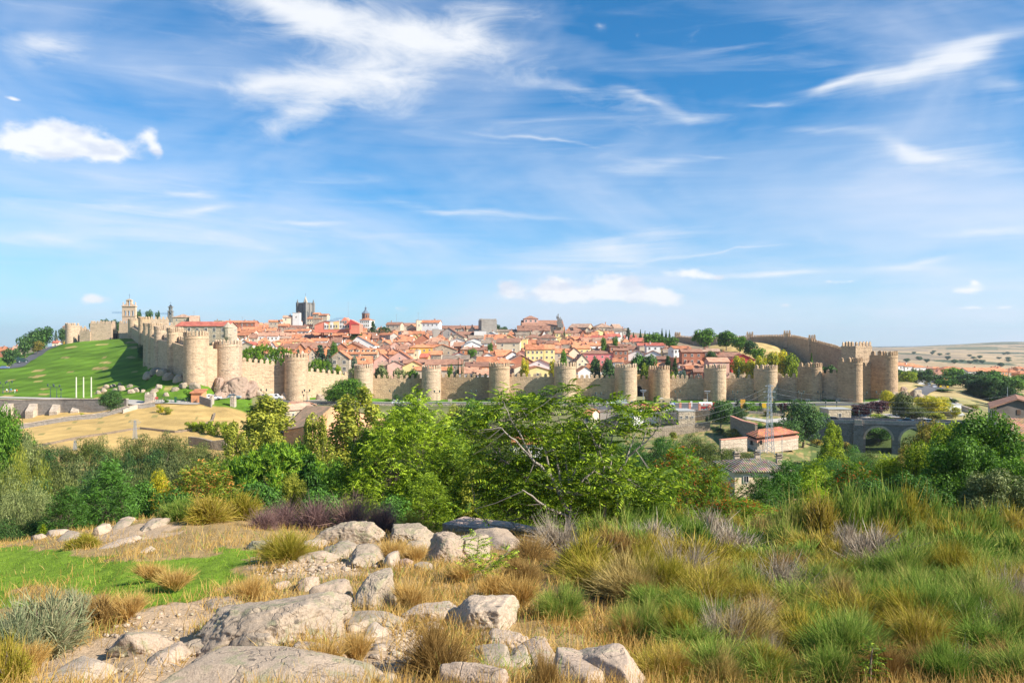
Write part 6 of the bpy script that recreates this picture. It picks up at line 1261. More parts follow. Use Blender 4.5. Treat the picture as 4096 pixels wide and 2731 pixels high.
# ---------------------------------------------------------------- things in the middle distance
def thing(name,loc,look,cat,group=None,rz=0.0):
 t=empty(name,loc,rz);USED.add(look);return tag(t,look,cat,group)
DARK=plain('dark_recess',(.03,.028,.026),.2);MET=paint('galvanised',(.30,.34,.38),.45);GRN=paint('lamp_iron',(.06,.09,.08),.5);WHT=paint('white_paint',(.72,.72,.7),.4)
LIGHTG=glassy('lamp_glass',(.6,.62,.6),.2);TYRE=plain('rubber',(.03,.03,.03),.2);GLS=glassy('car_glass',(.04,.05,.06),.1);PINKS=plain('pink_stone',(.58,.27,.19),.2,1.0)
LIME=masonry('pale_stone',(.56,.46,.36),(.42,.34,.26),.5,.2);GREYW=masonry('grey_block',(.31,.28,.25),(.22,.2,.18),.4,.3)
def lamp(px,ptop,pbase,look,heads=2,lo=240,hi=345,modern=False):
 Y=solveY(px,pbase,0,lo,hi) or 300;x=xat(px,Y);g=gz(x,Y);H=max(3.2,at(px,ptop,Y).z-g)
 t=thing('street_lamp',(x,Y,g),look,'street lamp','lamps along the road')
 m=MB();m.lathe((x,Y,g),[(0,.28),(.5,.2),(.9,.11),(H-.8,.08),(H-.6,.1)],7);m.build('post',GRN if not modern else MET,t)
 xs=(-1.0,1.0) if heads == 2 else (0,)
 if heads == 2:
  m=MB();m.tube([(x-1.0,Y,g+H-.75),(x-.5,Y,g+H-1.0),(x,Y,g+H-.85),(x+.5,Y,g+H-1.0),(x+1.0,Y,g+H-.75)],.06,5);m.build('bracket',GRN if not modern else MET,t)
 for d in xs:
  if modern: m=MB();m.box((x+d*.6,Y,g+H-.3),(1.2,.6,.25));m.build('lamp_head',MET,t)
  else:
   m=MB();m.lathe((x+d,Y,g+H-.75),[(0,.1),(.12,.22),(.62,.32),(.66,.36),(.9,.12),(1.0,.03)],6);h=m.build('lantern',GRN,t)
   m=MB();m.lathe((x+d,Y,g+H-.62),[(0,.245),(.48,.33)],6);m.build('pane',LIGHTG,h)
for i,(px,a,b,l) in enumerate([(1228,1558,1606,'double lamp before the second tower'),(1569,1560,1604,'double lamp beside the dark round bush at the wall'),(1748,1562,1611,'double lamp before the fourth tower'),(1894,1561,1604,'double lamp before the dark brown stretch of wall'),
 (2077,1565,1600,'double lamp by the round green bush'),(2207,1565,1612,'double lamp left of the sixth tower'),(2394,1570,1618,'double lamp beside the silver car'),(2484,1561,1597,'double lamp above the blank billboard'),(2710,1562,1606,'double lamp right of the camper van'),
 (2940,1564,1608,'double lamp above the green direction sign'),(3029,1562,1604,'double lamp left of the pylon top'),(3205,1564,1607,'double lamp before the eleventh tower'),(3282,1564,1606,'double lamp between the eleventh and twelfth towers'),(3457,1567,1606,'double lamp right of the twelfth tower'),(3516,1565,1602,'double lamp before the dry rocks'),
 (12,1528,1573,'leftmost double lamp on the promenade'),(38,1524,1571,'second double lamp on the promenade'),(202,1537,1589,'left lamp of the pair left of the flagpoles'),(227,1540,1590,'right lamp of the pair left of the flagpoles'),(1055,1556,1592,'double lamp left of the white van')]): lamp(px,a,b,l)
lamp(2573,1558,1616,'tall modern twin lamp beside the arched gate',2,modern=True);lamp(2829,1561,1608,'modern twin lamp at the foot of the ninth tower',2,modern=True)
for px,a,b,l in ((244,1559,1590,'single lantern left of the flagpoles'),(3436,1642,1682,'single lantern on the bridge, left'),(3482,1639,1682,'single lantern on the bridge, before the plum trees'),(3633,1646,1682,'single lantern on the bridge, right'),(3131,1617,1658,'single lantern by the sloping path'),(3303,1607,1640,'single lantern below the wall road, left'),(3347,1605,1640,'single lantern below the wall road, right'),(2827,1642,1668,'single lantern before the stone ramp wall')): lamp(px,a,b,l,1,lo=225)
def pole(px,a,b,look,r=.16,mat=WHT,name='flagpole',cat='flagpole',group='bare flagpoles',lo=240,hi=345):
 Y=solveY(px,b,0,lo,hi) or 280;x=xat(px,Y);g=gz(x,Y);H=at(px,a,Y).z-g
 t=thing(name,(x,Y,g),look,cat,group);m=MB();m.tube([(x,Y,g-.3),(x,Y,g+H)],[r,r*.8],7);m.build('mast',mat,t);m=MB();m.lathe((x,Y,g),[(0,.35),(.25,.3),(.3,.1)],8);m.build('base',GREYW,t)
CREAMP=paint('cream_paint',(.70,.68,.50),.5)
pole(305,1508,1592,'left one of three pale flagpoles on the lawn edge',mat=CREAMP,r=.24);pole(334,1508,1591,'middle one of three pale flagpoles on the lawn edge',mat=CREAMP,r=.24);pole(365,1508,1590,'right one of three pale flagpoles on the lawn edge',mat=CREAMP,r=.24)
# low box walls along a line of bearings
def strip_wall(name,pts,h,th,look,mat,cap=None,cat='wall',group=None,drop=1.5,top=None):
 """pts: (px, Y[, height]) ; follows the land"""
 P=[]
 for i in range(len(pts)-1):
  a,b=pts[i],pts[i+1];n=max(2,int(math.hypot(xat(b[0],b[1])-xat(a[0],a[1]),b[1]-a[1])/3))
  for k in range(n): f=k/n;P.append((xat(a[0],a[1])*(1-f)+xat(b[0],b[1])*f,a[1]*(1-f)+b[1]*f,(a[2] if len(a) > 2 else h)*(1-f)+(b[2] if len(b) > 2 else h)*f,(a[3]*(1-f)+b[3]*f) if len(a) > 3 else None))
 a=pts[-1];P.append((xat(a[0],a[1]),a[1],a[2] if len(a) > 2 else h,a[3] if len(a) > 3 else None))
 mx=sum(p[0] for p in P)/len(P);my=sum(p[1] for p in P)/len(P)
 t=thing(name,(mx,my,gz(mx,my)),look,cat,group)
 def sheet(z0f,z1f,th_,mat_,nm):
  m=MB()
  for i,(x,y,hh,zt) in enumerate(P):
   q=P[min(i+1,len(P)-1)];r=P[max(0,i-1)];d=Vector((q[0]-r[0],q[1]-r[1])).normalized();nn=Vector((-d.y,d.x))*th_/2
   g=gz(x,y);T_=zt if zt is not None else g+hh;z0,z1=z0f(g,T_),z1f(g,T_)
   m.v += [(x-nn.x,y-nn.y,z0),(x+nn.x,y+nn.y,z0),(x+nn.x,y+nn.y,z1),(x-nn.x,y-nn.y,z1)]
  for i in range(len(P)-1):
   for k in range(4): a_,b_=i*4+k,i*4+(k+1) % 4;m.f.append((a_,a_+4,b_+4,b_));m.m.append(0)
  m.f.append((0,1,2,3));m.m.append(0);e=4*(len(P)-1);m.f.append((e+3,e+2,e+1,e));m.m.append(0)
  m.build(nm,mat_,t)
 sheet(lambda g,T_: min(g,T_)-drop,lambda g,T_: T_,th,mat,'masonry')
 if cap: sheet(lambda g,T_: T_,lambda g,T_: T_+.22,th+.25,cap,'coping')
 return t,P
zt=lambda py,Y: at(0,py,Y).z
# retaining wall of the left promenade with its buttresses
YW=268
t,P=strip_wall('retaining_wall',[(-200,YW+2,5,zt(1592,YW+2)),(80,YW,5,zt(1600,YW)),(250,YW-1,5,zt(1597,YW-1)),(510,YW-6,5,zt(1596,YW-6))],5,1.0,'long grey retaining wall with sloping buttresses under the promenade',GREYW,LIME,drop=3)
for px in (20,120,215,300,390):
 m=MB();x=xat(px,YW-3);w=1.3;g=zt(1662,YW-3)-1
 m.prism([(0,g),(0,zt(1612,YW)),(-.8,zt(1615,YW)),(-3.0,zt(1644,YW-3)),(-3.0,g)],lambda a,b: (x-w,YW-.5+a,b),lambda a,b: (x+w,YW-.5+a,b));m.build('buttress',LIME,t)
strip_wall('boundary_wall',[(60,243),(330,250),(500,255),(620,258)],1.3,.6,'low stone wall along the lane below the retaining wall',GREYW,LIME)
strip_wall('field_wall',[(80,200),(350,216),(560,226),(700,222),(790,226),(850,240),(858,250)],.55,.6,'low dry stone wall curving across the dry slope',masonry('field_stone',(.30,.23,.16),(.2,.16,.12),.3,.3))
strip_wall('stone_wall',[(800,262,2.6),(846,260,2.6)],2.6,.6,'stone gate wall right of the orange hut',GREYW)
strip_wall('ruined_wall',[(757,208,2.2),(800,206,2.4),(850,204,2.2),(905,203,3.0)],2.4,.8,'ruined stone wall below the clipped hedge',ROUGH)
strip_wall('boundary_wall',[(490,252,1.2),(560,257,1.4),(615,258,2.2)],1.4,.6,'pale curved stone wall right of the round roadside tree',LIME)
def gatepost(px,a,b,look,w=3.0):
 Y=solveY(px,b,0,200,300) or 258;x=xat(px,Y);g=gz(x,Y);H=at(px,a,Y).z-g;t=thing('gate_pier',(x,Y,g),look,'gate pier')
 m=MB();m.box((x,Y,g+H/2-.5),(w,2,H+1));m.build('pier',LIME,t);m=MB()
 for s in (-1,1): m.box((x+s*w*.36,Y,g+H+.3),(w*.26,1.4,.6))
 m.build('coping',LIME,t)
gatepost(602,1576,1608,'crenellated square stone gate pier at the promenade end');gatepost(847,1588,1616,'slender stone pier left of the white car',.9);gatepost(933,1590,1625,'stone pier beside the grey-blue car',1.4)
for px,a,b,look in ((702,1590,1606,'dark green kiosk box beside the fence'),):
 Y=262;x=xat(px,Y);g=gz(x,Y);t=thing('green_box',(x,Y,g),look,'box');m=MB();m.box((x,Y,g+.9),(.6,.5,1.8));m.build('body',paint('green_paint',(.02,.12,.05)),t);m=MB();m.box((x,Y,g+1.85),(.75,.65,.12));m.build('lid',GRN,t)
# green mesh fence with posts
t=thing('mesh_fence',(xat(660,262),262,gz(xat(660,262),262)),'green wire mesh fence before the lawn at the promenade end','fence')
m=MB()
for k in range(14): x=xat(620+k*13,262);m.tube([(x,262,gz(x,262)-.2),(x,262,gz(x,262)+1.7)],.05,5)
m.build('post',GRN,t)
m=MB()
for r in range(4):
 for k in range(13): a=xat(620+k*13,262);b=xat(633+k*13,262);m.tube([(a,262,gz(a,262)+.3+r*.42),(b,262,gz(b,262)+.3+r*.42)],.03,3,cap=False)
m.build('rail',GRN,t)
# small orange hut
house(762,805,1561,1572,'mono','orange','orange',Y=263,hw=3.2,yaw=.05,D=5,win=0,look='small orange hut with a sloping tile roof by the lawn',name='hut',group=None,chim=0,cat='hut',Hbelow=2)
# valley buildings
NT_=dict(group=None,chim=0)
def barn():
 # big tiled barn seen from its left long side and right gable
 Y0=236;c=at(1240,1700,Y0);g=gz(c.x,Y0);t=thing('tiled_barn',(c.x,Y0,g),'big barn with mossy tiled roof and orange stone gable','barn')
 A=at(1132,1718,226);B=at(1325,1652,232);Rg0=at(1225,1622,262);Rg1=at(1326,1624,246);C_=at(1400,1720,250)
 eL0=at(1128,1720,222);eR0=at(1240,1700,214)
 m=MB();m.add([eL0,eR0,Rg1,Rg0,eL0+Vector((0,0,-.25)),eR0+Vector((0,0,-.25)),Rg1+Vector((0,0,-.25)),Rg0+Vector((0,0,-.25))],[(0,1,2,3),(7,6,5,4),(0,4,5,1),(1,5,6,2),(2,6,7,3),(3,7,4,0)])
 back1=Rg1+Vector((14,16,-5));back0=Rg0+Vector((14,18,-5));m.add([Rg0,Rg1,back1,back0],[(0,1,2,3)])
 m.build('roof',tiles('roof_barn',(.46,.27,.17),(.27,.20,.12),fleck=.7),t)
 m=MB();dz=Vector((0,0,-12));m.add([eR0+Vector((0,0,-.3)),Rg1+Vector((0,0,-.3)),back1+Vector((0,0,-.3)),back1+dz,eR0+dz],[(0,4,3,2,1)]);m.add([eL0+Vector((.3,.6,-.3)),eR0+Vector((0,0,-.3)),eR0+dz,eL0+dz+Vector((.3,.6,0))],[(0,3,2,1)])
 m.build('wall',masonry('barn_stone',(.62,.35,.19),(.5,.27,.15),.9,.15),t)
barn()
house(1128,1195,1622,1640,'gable','stone','tan',Y=256,hw=4,yaw=-.5,D=12,win=1,look='small stone shed with tiled roof left of the barn roof',name='shed',cat='shed',**NT_)
house(1135,1230,1612,1628,'side','stone','pink',Y=268,hw=4,yaw=-.3,D=10,win=0,look='long pinkish tiled roof behind the barn, under the road',name='shed',cat='shed',**NT_)
strip_wall('road_wall',[(1080,290,2.2,zt(1614,290)),(1400,296.5,2.5,zt(1616,296.5)),(2000,298,2.5,zt(1617,298)),(2420,296,2.5,zt(1622,296))],2,.6,'long low pale parapet wall below the road',LIME,LIME,drop=6)
house(2352,2392,1640,1660,'side','cream','orange',Y=262,hw=6,yaw=-.5,D=8,win=1,look='small cream house with tiled roof half hidden by leaves',name='valley_house',**NT_)
house(2400,2480,1648,1664,'flat','grey','greybrown',Y=268,hw=5,yaw=0,D=8,win=0,look='dark open shed left of the white octagonal house',name='shed',cat='shed',**NT_)
house(2040,2170,1752,1774,'side','white','orange',Y=172,hw=4,yaw=.1,D=8,win=2,look='white house with orange tiles glimpsed through the bare-branched tree',name='valley_house',**NT_)
def octagon():
 Y=262;c=at(2527,1640,Y);x,g=c.x,gz(c.x,Y);t=thing('octagonal_house',(x,Y,g-2),'white octagonal house with a pointed red-brown tile roof','house');r=47/F*Y;zw=zt(1632,Y);top=zt(1609,Y)
 m=MB();m.lathe((x,Y,g-3),[(0,r),(zw-.9-g+3,r)],8);m.lathe((x,Y,zw-.9),[(0,r*1.06),(.9,r*1.06)],8);m.build('wall',WC['white'],t)
 m=MB();m.lathe((x,Y,zw),[(0,r*1.2),(.22,r*1.2),(top-zw,.12)],8);m.build('roof',tiles('roof_octagon',(.42,.22,.14),(.3,.18,.12)),t);m=MB();m.lathe((x,Y,top-.2),[(0,.2),(.4,.3),(.9,.02)],6);m.build('finial',MET,t)
octagon()
house(2575,2642,1619,1641,'side','pale','red',Y=268,hw=7,yaw=.1,D=10,win=2,look='pale wing with a dark red roof beside the octagonal house',name='valley_house',**NT_)
house(2642,2708,1643,1646,'flat','stone','grey',Y=266,hw=4.5,yaw=0,D=7,win=2,ww=.7,look='stone outbuilding with a brown door, shaded left part',name='outbuilding',cat='outbuilding',**NT_)
house(2704,2780,1644,1647,'flat','stone','grey',Y=258,hw=5,yaw=.1,D=9,win=3,ww=.8,look='flat-roofed stone outbuilding with three small square windows',name='outbuilding',cat='outbuilding',**NT_)
for px,Y,top,base,look in ((2628,273,1619,1635,'first pink stone pillar from the left, behind the red roof'),(2661,272,1614,1643,'second pink stone pillar from the left, before the camper van'),(2721,270,1614,1640,'third pink stone pillar, left of the yellow skip'),(2759,269,1614,1638,'fourth pink stone pillar, right of the yellow skip'),(2798,268,1617,1641,'fifth pink stone pillar, left of the tanker lorry'),(2839,268,1618,1641,'sixth pink stone pillar, in front of the tanker lorry')):
 x=xat(px,Y);z0=zt(base,Y);z1=zt(top,Y);t=thing('stone_pillar',(x,Y,z0),look,'pillar','pink stone pillars');m=MB();m.box((x,Y,(z0+z1)/2-.7),(.75,.75,z1-z0+1.4));m.build('shaft',PINKS,t);m=MB();m.box((x,Y,z1+.1),(.95,.95,.2));m.box((x,Y,z1+.3),(.6,.6,.25),top=.4);m.build('cap',PINKS,t)
strip_wall('terrace_wall',[(2640,274,3,zt(1638,274)),(2780,272,3,zt(1640,272)),(2842,268,4,zt(1642,268))],3,.6,'terrace wall carrying the pink pillars',ROUGH,LIME,drop=8)
strip_wall('ramp_wall',[(2780,264,4,zt(1642,264)),(2850,262,4,zt(1640,262)),(2860,262,4,zt(1630,262))],3,.6,'stone ramp wall right of the outbuildings',ROUGH,drop=8)
strip_wall('capped_wall',[(2925,236,3,zt(1665,236)),(2975,222,3,zt(1685,222)),(3025,208,3,zt(1697,208))],3,.6,'sloping shaded stone wall with red tile coping',ROUGH,PINKS,drop=5)
strip_wall('garden_wall',[(2600,238,2,zt(1712,238)),(2700,240,2,zt(1700,240)),(2780,242,2,zt(1690,242)),(2840,242,2.4,zt(1687,242))],2,.6,'old pale garden wall above the willows',ROUGH,drop=2)
strip_wall('enclosure_wall',[(2880,196,3,zt(1760,196)),(2985,200,3,zt(1750,200))],3,.6,'stone wall with red coping left of the orange-roofed house',LIME,PINKS,drop=3)
def long_house():
 Y=203;x0,x1=xat(2985,Y),xat(3193,Y+6);g=gz(xat(3030,Y),Y);t=thing('stone_house',(xat(3030,Y),Y,g),'long low stone house with a floating orange hipped tile roof','house')
 zb=zt(1812,Y);zw=zt(1757,Y);a=Vector((xat(3030,Y-3),Y-3,0));b=Vector((xat(3193,Y+8),Y+8,0));c=Vector((xat(2985,Y+7),Y+7,0));d=b+c-a
 def ring(o,z): cc=(a+b+c+d)/4;return [(cc.x+(p.x-cc.x)*o,cc.y+(p.y-cc.y)*o,z) for p in (a,b,d,c)]
 m=MB();v=ring(1,zb)+ring(1,zw-.5);m.add(v,[(0,1,5,4),(1,2,6,5),(2,3,7,6),(3,0,4,7),(4,5,6,7)]);m.build('wall',LIME,t)
 m=MB();v=ring(1.02,zw-.5)+ring(1.02,zw+.05);m.add(v,[(0,1,5,4),(1,2,6,5),(2,3,7,6),(3,0,4,7),(4,5,6,7)]);m.build('red_coping',PINKS,t)
 m=MB();v=ring(.9,zw)+ring(.9,zw+.9);m.add(v,[(0,1,5,4),(1,2,6,5),(2,3,7,6),(3,0,4,7)]);m.build('louvre_band',WOOD,t)
 zr=zt(1744,Y);r0=ring(1.05,zr);r0b=ring(1.05,zr-.15);cc=(a+b+c+d)/4;ux=(b-a).normalized();Lr=(b-a).length/2-3
 top=[(cc.x-ux.x*Lr,cc.y-ux.y*Lr,zt(1722,Y)),(cc.x+ux.x*Lr,cc.y+ux.y*Lr,zt(1720,Y))]
 m=MB();m.add(r0+top,[(0,1,5,4),(1,2,5),(2,3,4,5),(3,0,4)]);m.add(r0b,[(3,2,1,0)]);m.build('roof',tiles('roof_new',(.62,.26,.15),(.5,.2,.11),period=.5),t)
 for px,py in ((3045,1769),(3007,1770)):
  m=MB();y=Y-3.2 if px > 3030 else Y+1.2;m.box((xat(px,y),y+.15,zt(py,y)),(.55,.5,1.0));m.build('window',DARK,t)
long_house()
def cream_house():
 Y=108;g=gz(xat(3000,Y),Y);yaw=.02
 t=thing('cream_house',(xat(3010,Y+4),Y+4,g),'cream house with an old brown tile roof and mossy-topped chimneys','house',rz=yaw)
 M=t.matrix_basis.inverted();W=8.4*.92;D=9;ze=zt(1884,Y)-g;zr=zt(1832,Y+4)-g
 m=MB();m.box((0,0,ze/2-1),(W,D,ze+2));m.build('wall',plain('cream_render',(.86,.66,.42),.1,.6),t,world=False)
 m=MB();w,d=W/2+.45,D/2+.45;k=W/2-2.6
 m.add([(-w,-d,ze),(w,-d,ze),(w,d,ze),(-w,d,ze),(-w,-d,ze+.14),(w,-d,ze+.14),(w,d,ze+.14),(-w,d,ze+.14),(-k,0,zr),(k,0,zr)],[(0,3,2,1),(0,1,5,4),(1,2,6,5),(2,3,7,6),(3,0,4,7),(4,5,9,8),(5,6,9),(6,7,8,9),(7,4,8)])
 m.build('roof',tiles('roof_old',(.36,.27,.19),(.2,.17,.13),period=.32),t,world=False)
 for px,py0,py1,y in ((2944,1835,1812,4),(3027,1835,1806,4),(3141,1868,1820,0)):
  x=(xat(px,Y+4+y)-xat(3010,Y+4));z0=zt(py0,Y+4+y)-g-1.2;z1=zt(py1,Y+4+y)-g;x=max(-W/2+.3,min(W/2-.3,x));m=MB();m.box((x,y-.5,(z0+z1)/2-.2),(.7,.7,z1-z0));c=m.build('chimney',WC['tan'],t,world=False)
  m=MB();m.box((x,y-.5,z1-.15),(.95,.95,.12));m.box((x,y-.5,z1+.05),(.6,.6,.3));m.box((x,y-.5,z1+.25),(.9,.9,.18),top=.6);m.build('chimney_cap',ROUGH,c,world=False)
 for x,z,w_,h_ in ((-2.35,ze-1.0,.75,.9),(-2.3,ze-4.2,.7,1.3),(1.2,ze-1.1,.7,.9)): o=link('window',WINME,t,(x,-D/2,z));o.scale=(w_,1,h_)
 m=MB();m.box((-.4,-1.2,ze+1.3),(.8,.1,.05));m.tube([(.6,-1.5,ze+.4),(.6,-1.5,ze+2.6)],.03,4);m.box((.6,-1.5,ze+2.5),(1.2,.04,.04));m.box((.6,-1.5,ze+2.2),(.9,.04,.04));m.build('aerial',MET,t,world=False)
cream_house()
strip_wall('tiled_garden_wall',[(2905,50,1.4,zt(2012,50)),(3215,50,1.4,zt(2008,50))],1.4,.5,'garden wall with curved pink tile coping before the cream house',LIME,PINKS,drop=6)
# barn and tiled house at the right edge
def edge_barn():
 Y=186;g=gz(xat(4040,Y),Y);t=thing('old_barn',(xat(4040,Y),Y,g),'dark weathered barn with cream left side and brown pitched roof','barn')
 z=lambda p: zt(p,Y);x=lambda p: xat(p,Y);mt=plain('grimy_render',(.17,.14,.12),.35,.5)
 m=MB();m.prism([(x(3986),z(1712)),(x(4160),z(1712)),(x(4160),z(1622)),(x(4060),z(1597)),(x(3986),z(1630))],lambda a,b: (a,Y,b),lambda a,b: (a*(1+14/Y),Y+14,b));m.build('wall',mt,t)
 m=MB();m.add([(x(3956)*1.03,Y+6,z(1712)),(x(3986)-.01,Y-.05,z(1712)),(x(3986)-.01,Y-.05,z(1630)),(x(3956)*1.03,Y+6,z(1626))],[(0,1,2,3)]);m.build('cream_side',WC['cream'],t)
 m=MB()
 for p,q in (((3950,1628),(4062,1592)),((4062,1592),(4170,1622))): m.prism([(x(p[0]),z(p[1])),(x(q[0]),z(q[1])),(x(q[0]),z(q[1])-.35),(x(p[0]),z(p[1])-.35)],lambda a,b: (a,Y-.8,b),lambda a,b: (a*(1+15/Y),Y+15,b))
 m.build('roof',RC['brown'],t)
 m=MB();m.box((x(4074),Y-.02,z(1648)),(.9,.2,1.1));m.build('shutter',WOOD,t)
 for p in (3962,3969,3977): m=MB();m.box((x(p)*(1+(5.4-(p-3956)*.19)/Y),Y+5.2-(p-3956)*.19,z(1655)),(.25,.4,1.2));m.build('slit_window',DARK,t)
edge_barn()
def edge_house():
 Y=118;g=gz(xat(4080,Y),Y);t=thing('tiled_house',(xat(4080,Y),Y,g),'red and mossy tiled roof with two plain chimneys at the right edge','house');P=[at(3978,1672,Y+9),at(4240,1672,Y+9),at(4280,1775,Y-4),at(4058,1765,Y-2)]
 m=MB();m.add([tuple(p) for p in P]+[tuple(p+Vector((0,0,-.3))) for p in P],[(3,2,1,0),(4,5,6,7),(0,4,7,3),(3,7,6,2),(0,1,5,4)]);o=m.build('roof',tiles('roof_edge',(.50,.25,.15),(.34,.22,.13),period=.5),t)
 m=MB();m.add([tuple(P[3]+Vector((.3,.3,-.35))),tuple(P[2]+Vector((0,.3,-.35))),tuple(P[2]+Vector((0,.3,-6))),tuple(P[3]+Vector((.3,.3,-6)))],[(0,3,2,1)]);m.add([tuple(P[0]+Vector((.4,0,-.35))),tuple(P[3]+Vector((.3,.3,-.35))),tuple(P[3]+Vector((.3,.3,-6))),tuple(P[0]+Vector((.4,0,-6)))],[(0,3,2,1)]);m.build('wall',WC['orange'],t)
 for px,p0,p1,y,w in ((3995,1685,1661,Y+7,.6),(4048,1737,1699,Y+2,.75)): m=MB();m.box((xat(px,y),y,(zt(p0,y)+zt(p1,y))/2),(w,w,zt(p1,y)-zt(p0,y)+.6));m.build('chimney',WC['pink'],t)
edge_house()
# bridge with its arches
def bridge():
 a=Vector((xat(3240,236),236));b=Vector((xat(4180,212),212));d=(b-a).normalized();n=Vector((-d.y,d.x));Lb=(b-a).length
 t=thing('stone_bridge',(a.x,a.y,zt(1790,236)),'grey stone road bridge with round arches over the hidden river','bridge')
 zd=lambda s: zt(1681,236)*(1-s)+zt(1700,214)*s;zbase=-33
 def U(px, Yr=None):  # distance along the bridge of a bearing
  k=(px-HX)/F;return (k*a.y-a.x)/(d.x-k*d.y)
 arches=[(U(3462),U(3568),5.0),(U(3602),U(3718),5.0),(U(3755),U(3870),5.0)]
 W=8.0;gb=masonry('bridge_stone',(.23,.22,.215),(.15,.145,.14),.55,.3,(.2,.16,.12))
 prof=[(-3,zbase),(-3,zd(0)-.9)]
 bottoms=[]
 for u0,u1,hh in arches:
  r=(u1-u0)/2;c=(u0+u1)/2;zc=zd(c/Lb)-1.6-r
  bottoms += [(u0,zbase),(u0,zc)]+[(c-r*math.cos(math.pi*k/14),zc+r*math.sin(math.pi*k/14)) for k in range(1,14)]+[(u1,zc),(u1,zbase)]
 poly_top=[(-3,zd(0)-.9),(Lb,zd(1)-.9)]
 # side faces as quads between the arch line and the deck
 low=[(-3,zbase)]+bottoms+[(Lb,zbase)]
 m=MB()
 for i in range(len(low)-1):
  (u0,z0),(u1,z1)=low[i],low[i+1]
  pf=lambda u,z,s: (a.x+d.x*u+n.x*s,a.y+d.y*u+n.y*s,z)
  if abs(u1-u0) > 1e-6:
   for s in (0,W): m.add([pf(u0,z0,s),pf(u1,z1,s),pf(u1,zd(u1/Lb)-.9,s),pf(u0,zd(u0/Lb)-.9,s)],[(0,1,2,3)])
  m.add([pf(u0,z0,0),pf(u0,z0,W),pf(u1,z1,W),pf(u1,z1,0)],[(0,1,2,3)])
 m.build('arcade',gb,t)
 pf=lambda u,z,s: (a.x+d.x*u+n.x*s,a.y+d.y*u+n.y*s,z)
 m=MB();m.add([pf(-3,zd(0)-.9,-.25),pf(Lb,zd(1)-.9,-.25),pf(Lb,zd(1)-.9,W+.25),pf(-3,zd(0)-.9,W+.25),pf(-3,zd(0)-.6,-.25),pf(Lb,zd(1)-.6,-.25),pf(Lb,zd(1)-.6,W+.25),pf(-3,zd(0)-.6,W+.25)],[(0,1,5,4),(4,5,6,7),(2,3,7,6),(3,2,1,0),(3,0,4,7)]);m.build('deck',gb,t)
 for s0,s1 in ((-.15,.25),(W-.25,W+.15)):
  m=MB();m.add([pf(-3,zd(0)-.6,s0),pf(Lb,zd(1)-.6,s0),pf(Lb,zd(1)-.6,s1),pf(-3,zd(0)-.6,s1),pf(-3,zd(0)+.4,s0),pf(Lb,zd(1)+.4,s0),pf(Lb,zd(1)+.4,s1),pf(-3,zd(0)+.4,s1)],[(0,1,5,4),(4,5,6,7),(2,3,7,6),(3,0,4,7)]);m.build('parapet',masonry('parapet_stone',(.36,.34,.31),(.26,.24,.22),.6,.2) if s0 < 0 else gb,t)
 for u0,u1,hh in arches:
  r=(u1-u0)/2;c=(u0+u1)/2;zc=zd(c/Lb)-1.6-r;m=MB()
  ring=[(c-rr*math.cos(math.pi*k/14),zc+rr*math.sin(math.pi*k/14)) for rr,ks in ((r+.6,range(15)),(r,range(14,-1,-1))) for k in ks]
  N_=len(ring);m.add([pf(u,z,-.18) for u,z in ring]+[pf(u,z,.1) for u,z in ring],[(k,k+1,N_-2-k,N_-1-k) for k in range(14)]+[(k,(k+1) % N_,N_+(k+1) % N_,N_+k) for k in range(N_)]);m.build('arch_ring',LIME,t)
 m=MB();u=U(3433);m.add([pf(u-1.3,zbase,-1.2),pf(u+1.3,zbase,-1.2),pf(u+1.3,zbase,.2),pf(u-1.3,zbase,.2),pf(u-1.3,zd(u/Lb)-.9,-1.2),pf(u+1.3,zd(u/Lb)-.9,-1.2),pf(u+1.3,zd(u/Lb)-.9,.2),pf(u-1.3,zd(u/Lb)-.9,.2)],[(0,1,5,4),(1,2,6,5),(3,0,4,7),(4,5,6,7)]);m.build('buttress',gb,t)
 m=MB();m.add([pf(u-1.0,zd(u/Lb)-.9,-.8),pf(u+1.0,zd(u/Lb)-.9,-.8),pf(u+1.0,zd(u/Lb)-.9,.3),pf(u-1.0,zd(u/Lb)-.9,.3),pf(u-1.0,zd(u/Lb)+.6,-.8),pf(u+1.0,zd(u/Lb)+.6,-.8),pf(u+1.0,zd(u/Lb)+.6,.3),pf(u-1.0,zd(u/Lb)+.6,.3)],[(0,1,5,4),(1,2,6,5),(3,0,4,7),(4,5,6,7)]);m.build('refuge',LIME,t)
 return lambda px,s=4: (pf(U(px),zd(U(px)/Lb)-.58,s)),d
deck,bdir=bridge()
# riverside kiosk and terraces
house(3310,3405,1637,1640,'flat','stone','grey',Y=262,hw=4,yaw=.05,D=7,win=1,look='flat stone kiosk by the river with a wide dark opening',name='kiosk',cat='kiosk',**NT_)
strip_wall('curved_parapet',[(3565,256,1.2),(3640,250,1.2),(3710,243,1.2)],1.2,.6,'curved stone parapet behind the bridge',LIME)
strip_wall('terrace_wall',[(3275,268,1.2),(3300,258,1.4),(3330,250,1.2)],1.4,.6,'short stone ramp parapet at the bridge end',LIME)
house(3798,3845,1618,1624,'flat','white','grey',Y=268,hw=5,yaw=.2,D=6,win=0,look='upper stepped white stone terrace block by the river',name='terrace_block',cat='terrace',**NT_)
house(3812,3850,1626,1660,'mono','white','grey',Y=262,hw=3,yaw=.2,D=5,win=0,look='lower stepped stone terrace block by the river',name='terrace_block',cat='terrace',**NT_)
strip_wall('stair_wall',[(3800,300,1),(3840,280,1.5),(3890,270,1.5)],1.2,.6,'stone stair wall beside the hill road',LIME)
for k,(a,b,Y) in enumerate([(3020,3105,280),(3090,3140,276),(2990,3060,272),(3060,3140,268)]): strip_wall('garden_terrace',[(a,Y,.9),(b,Y-2,.9)],.9,.6,('topmost','second','third','lowest')[k]+' pale terrace edge of the sloping garden',LIME)
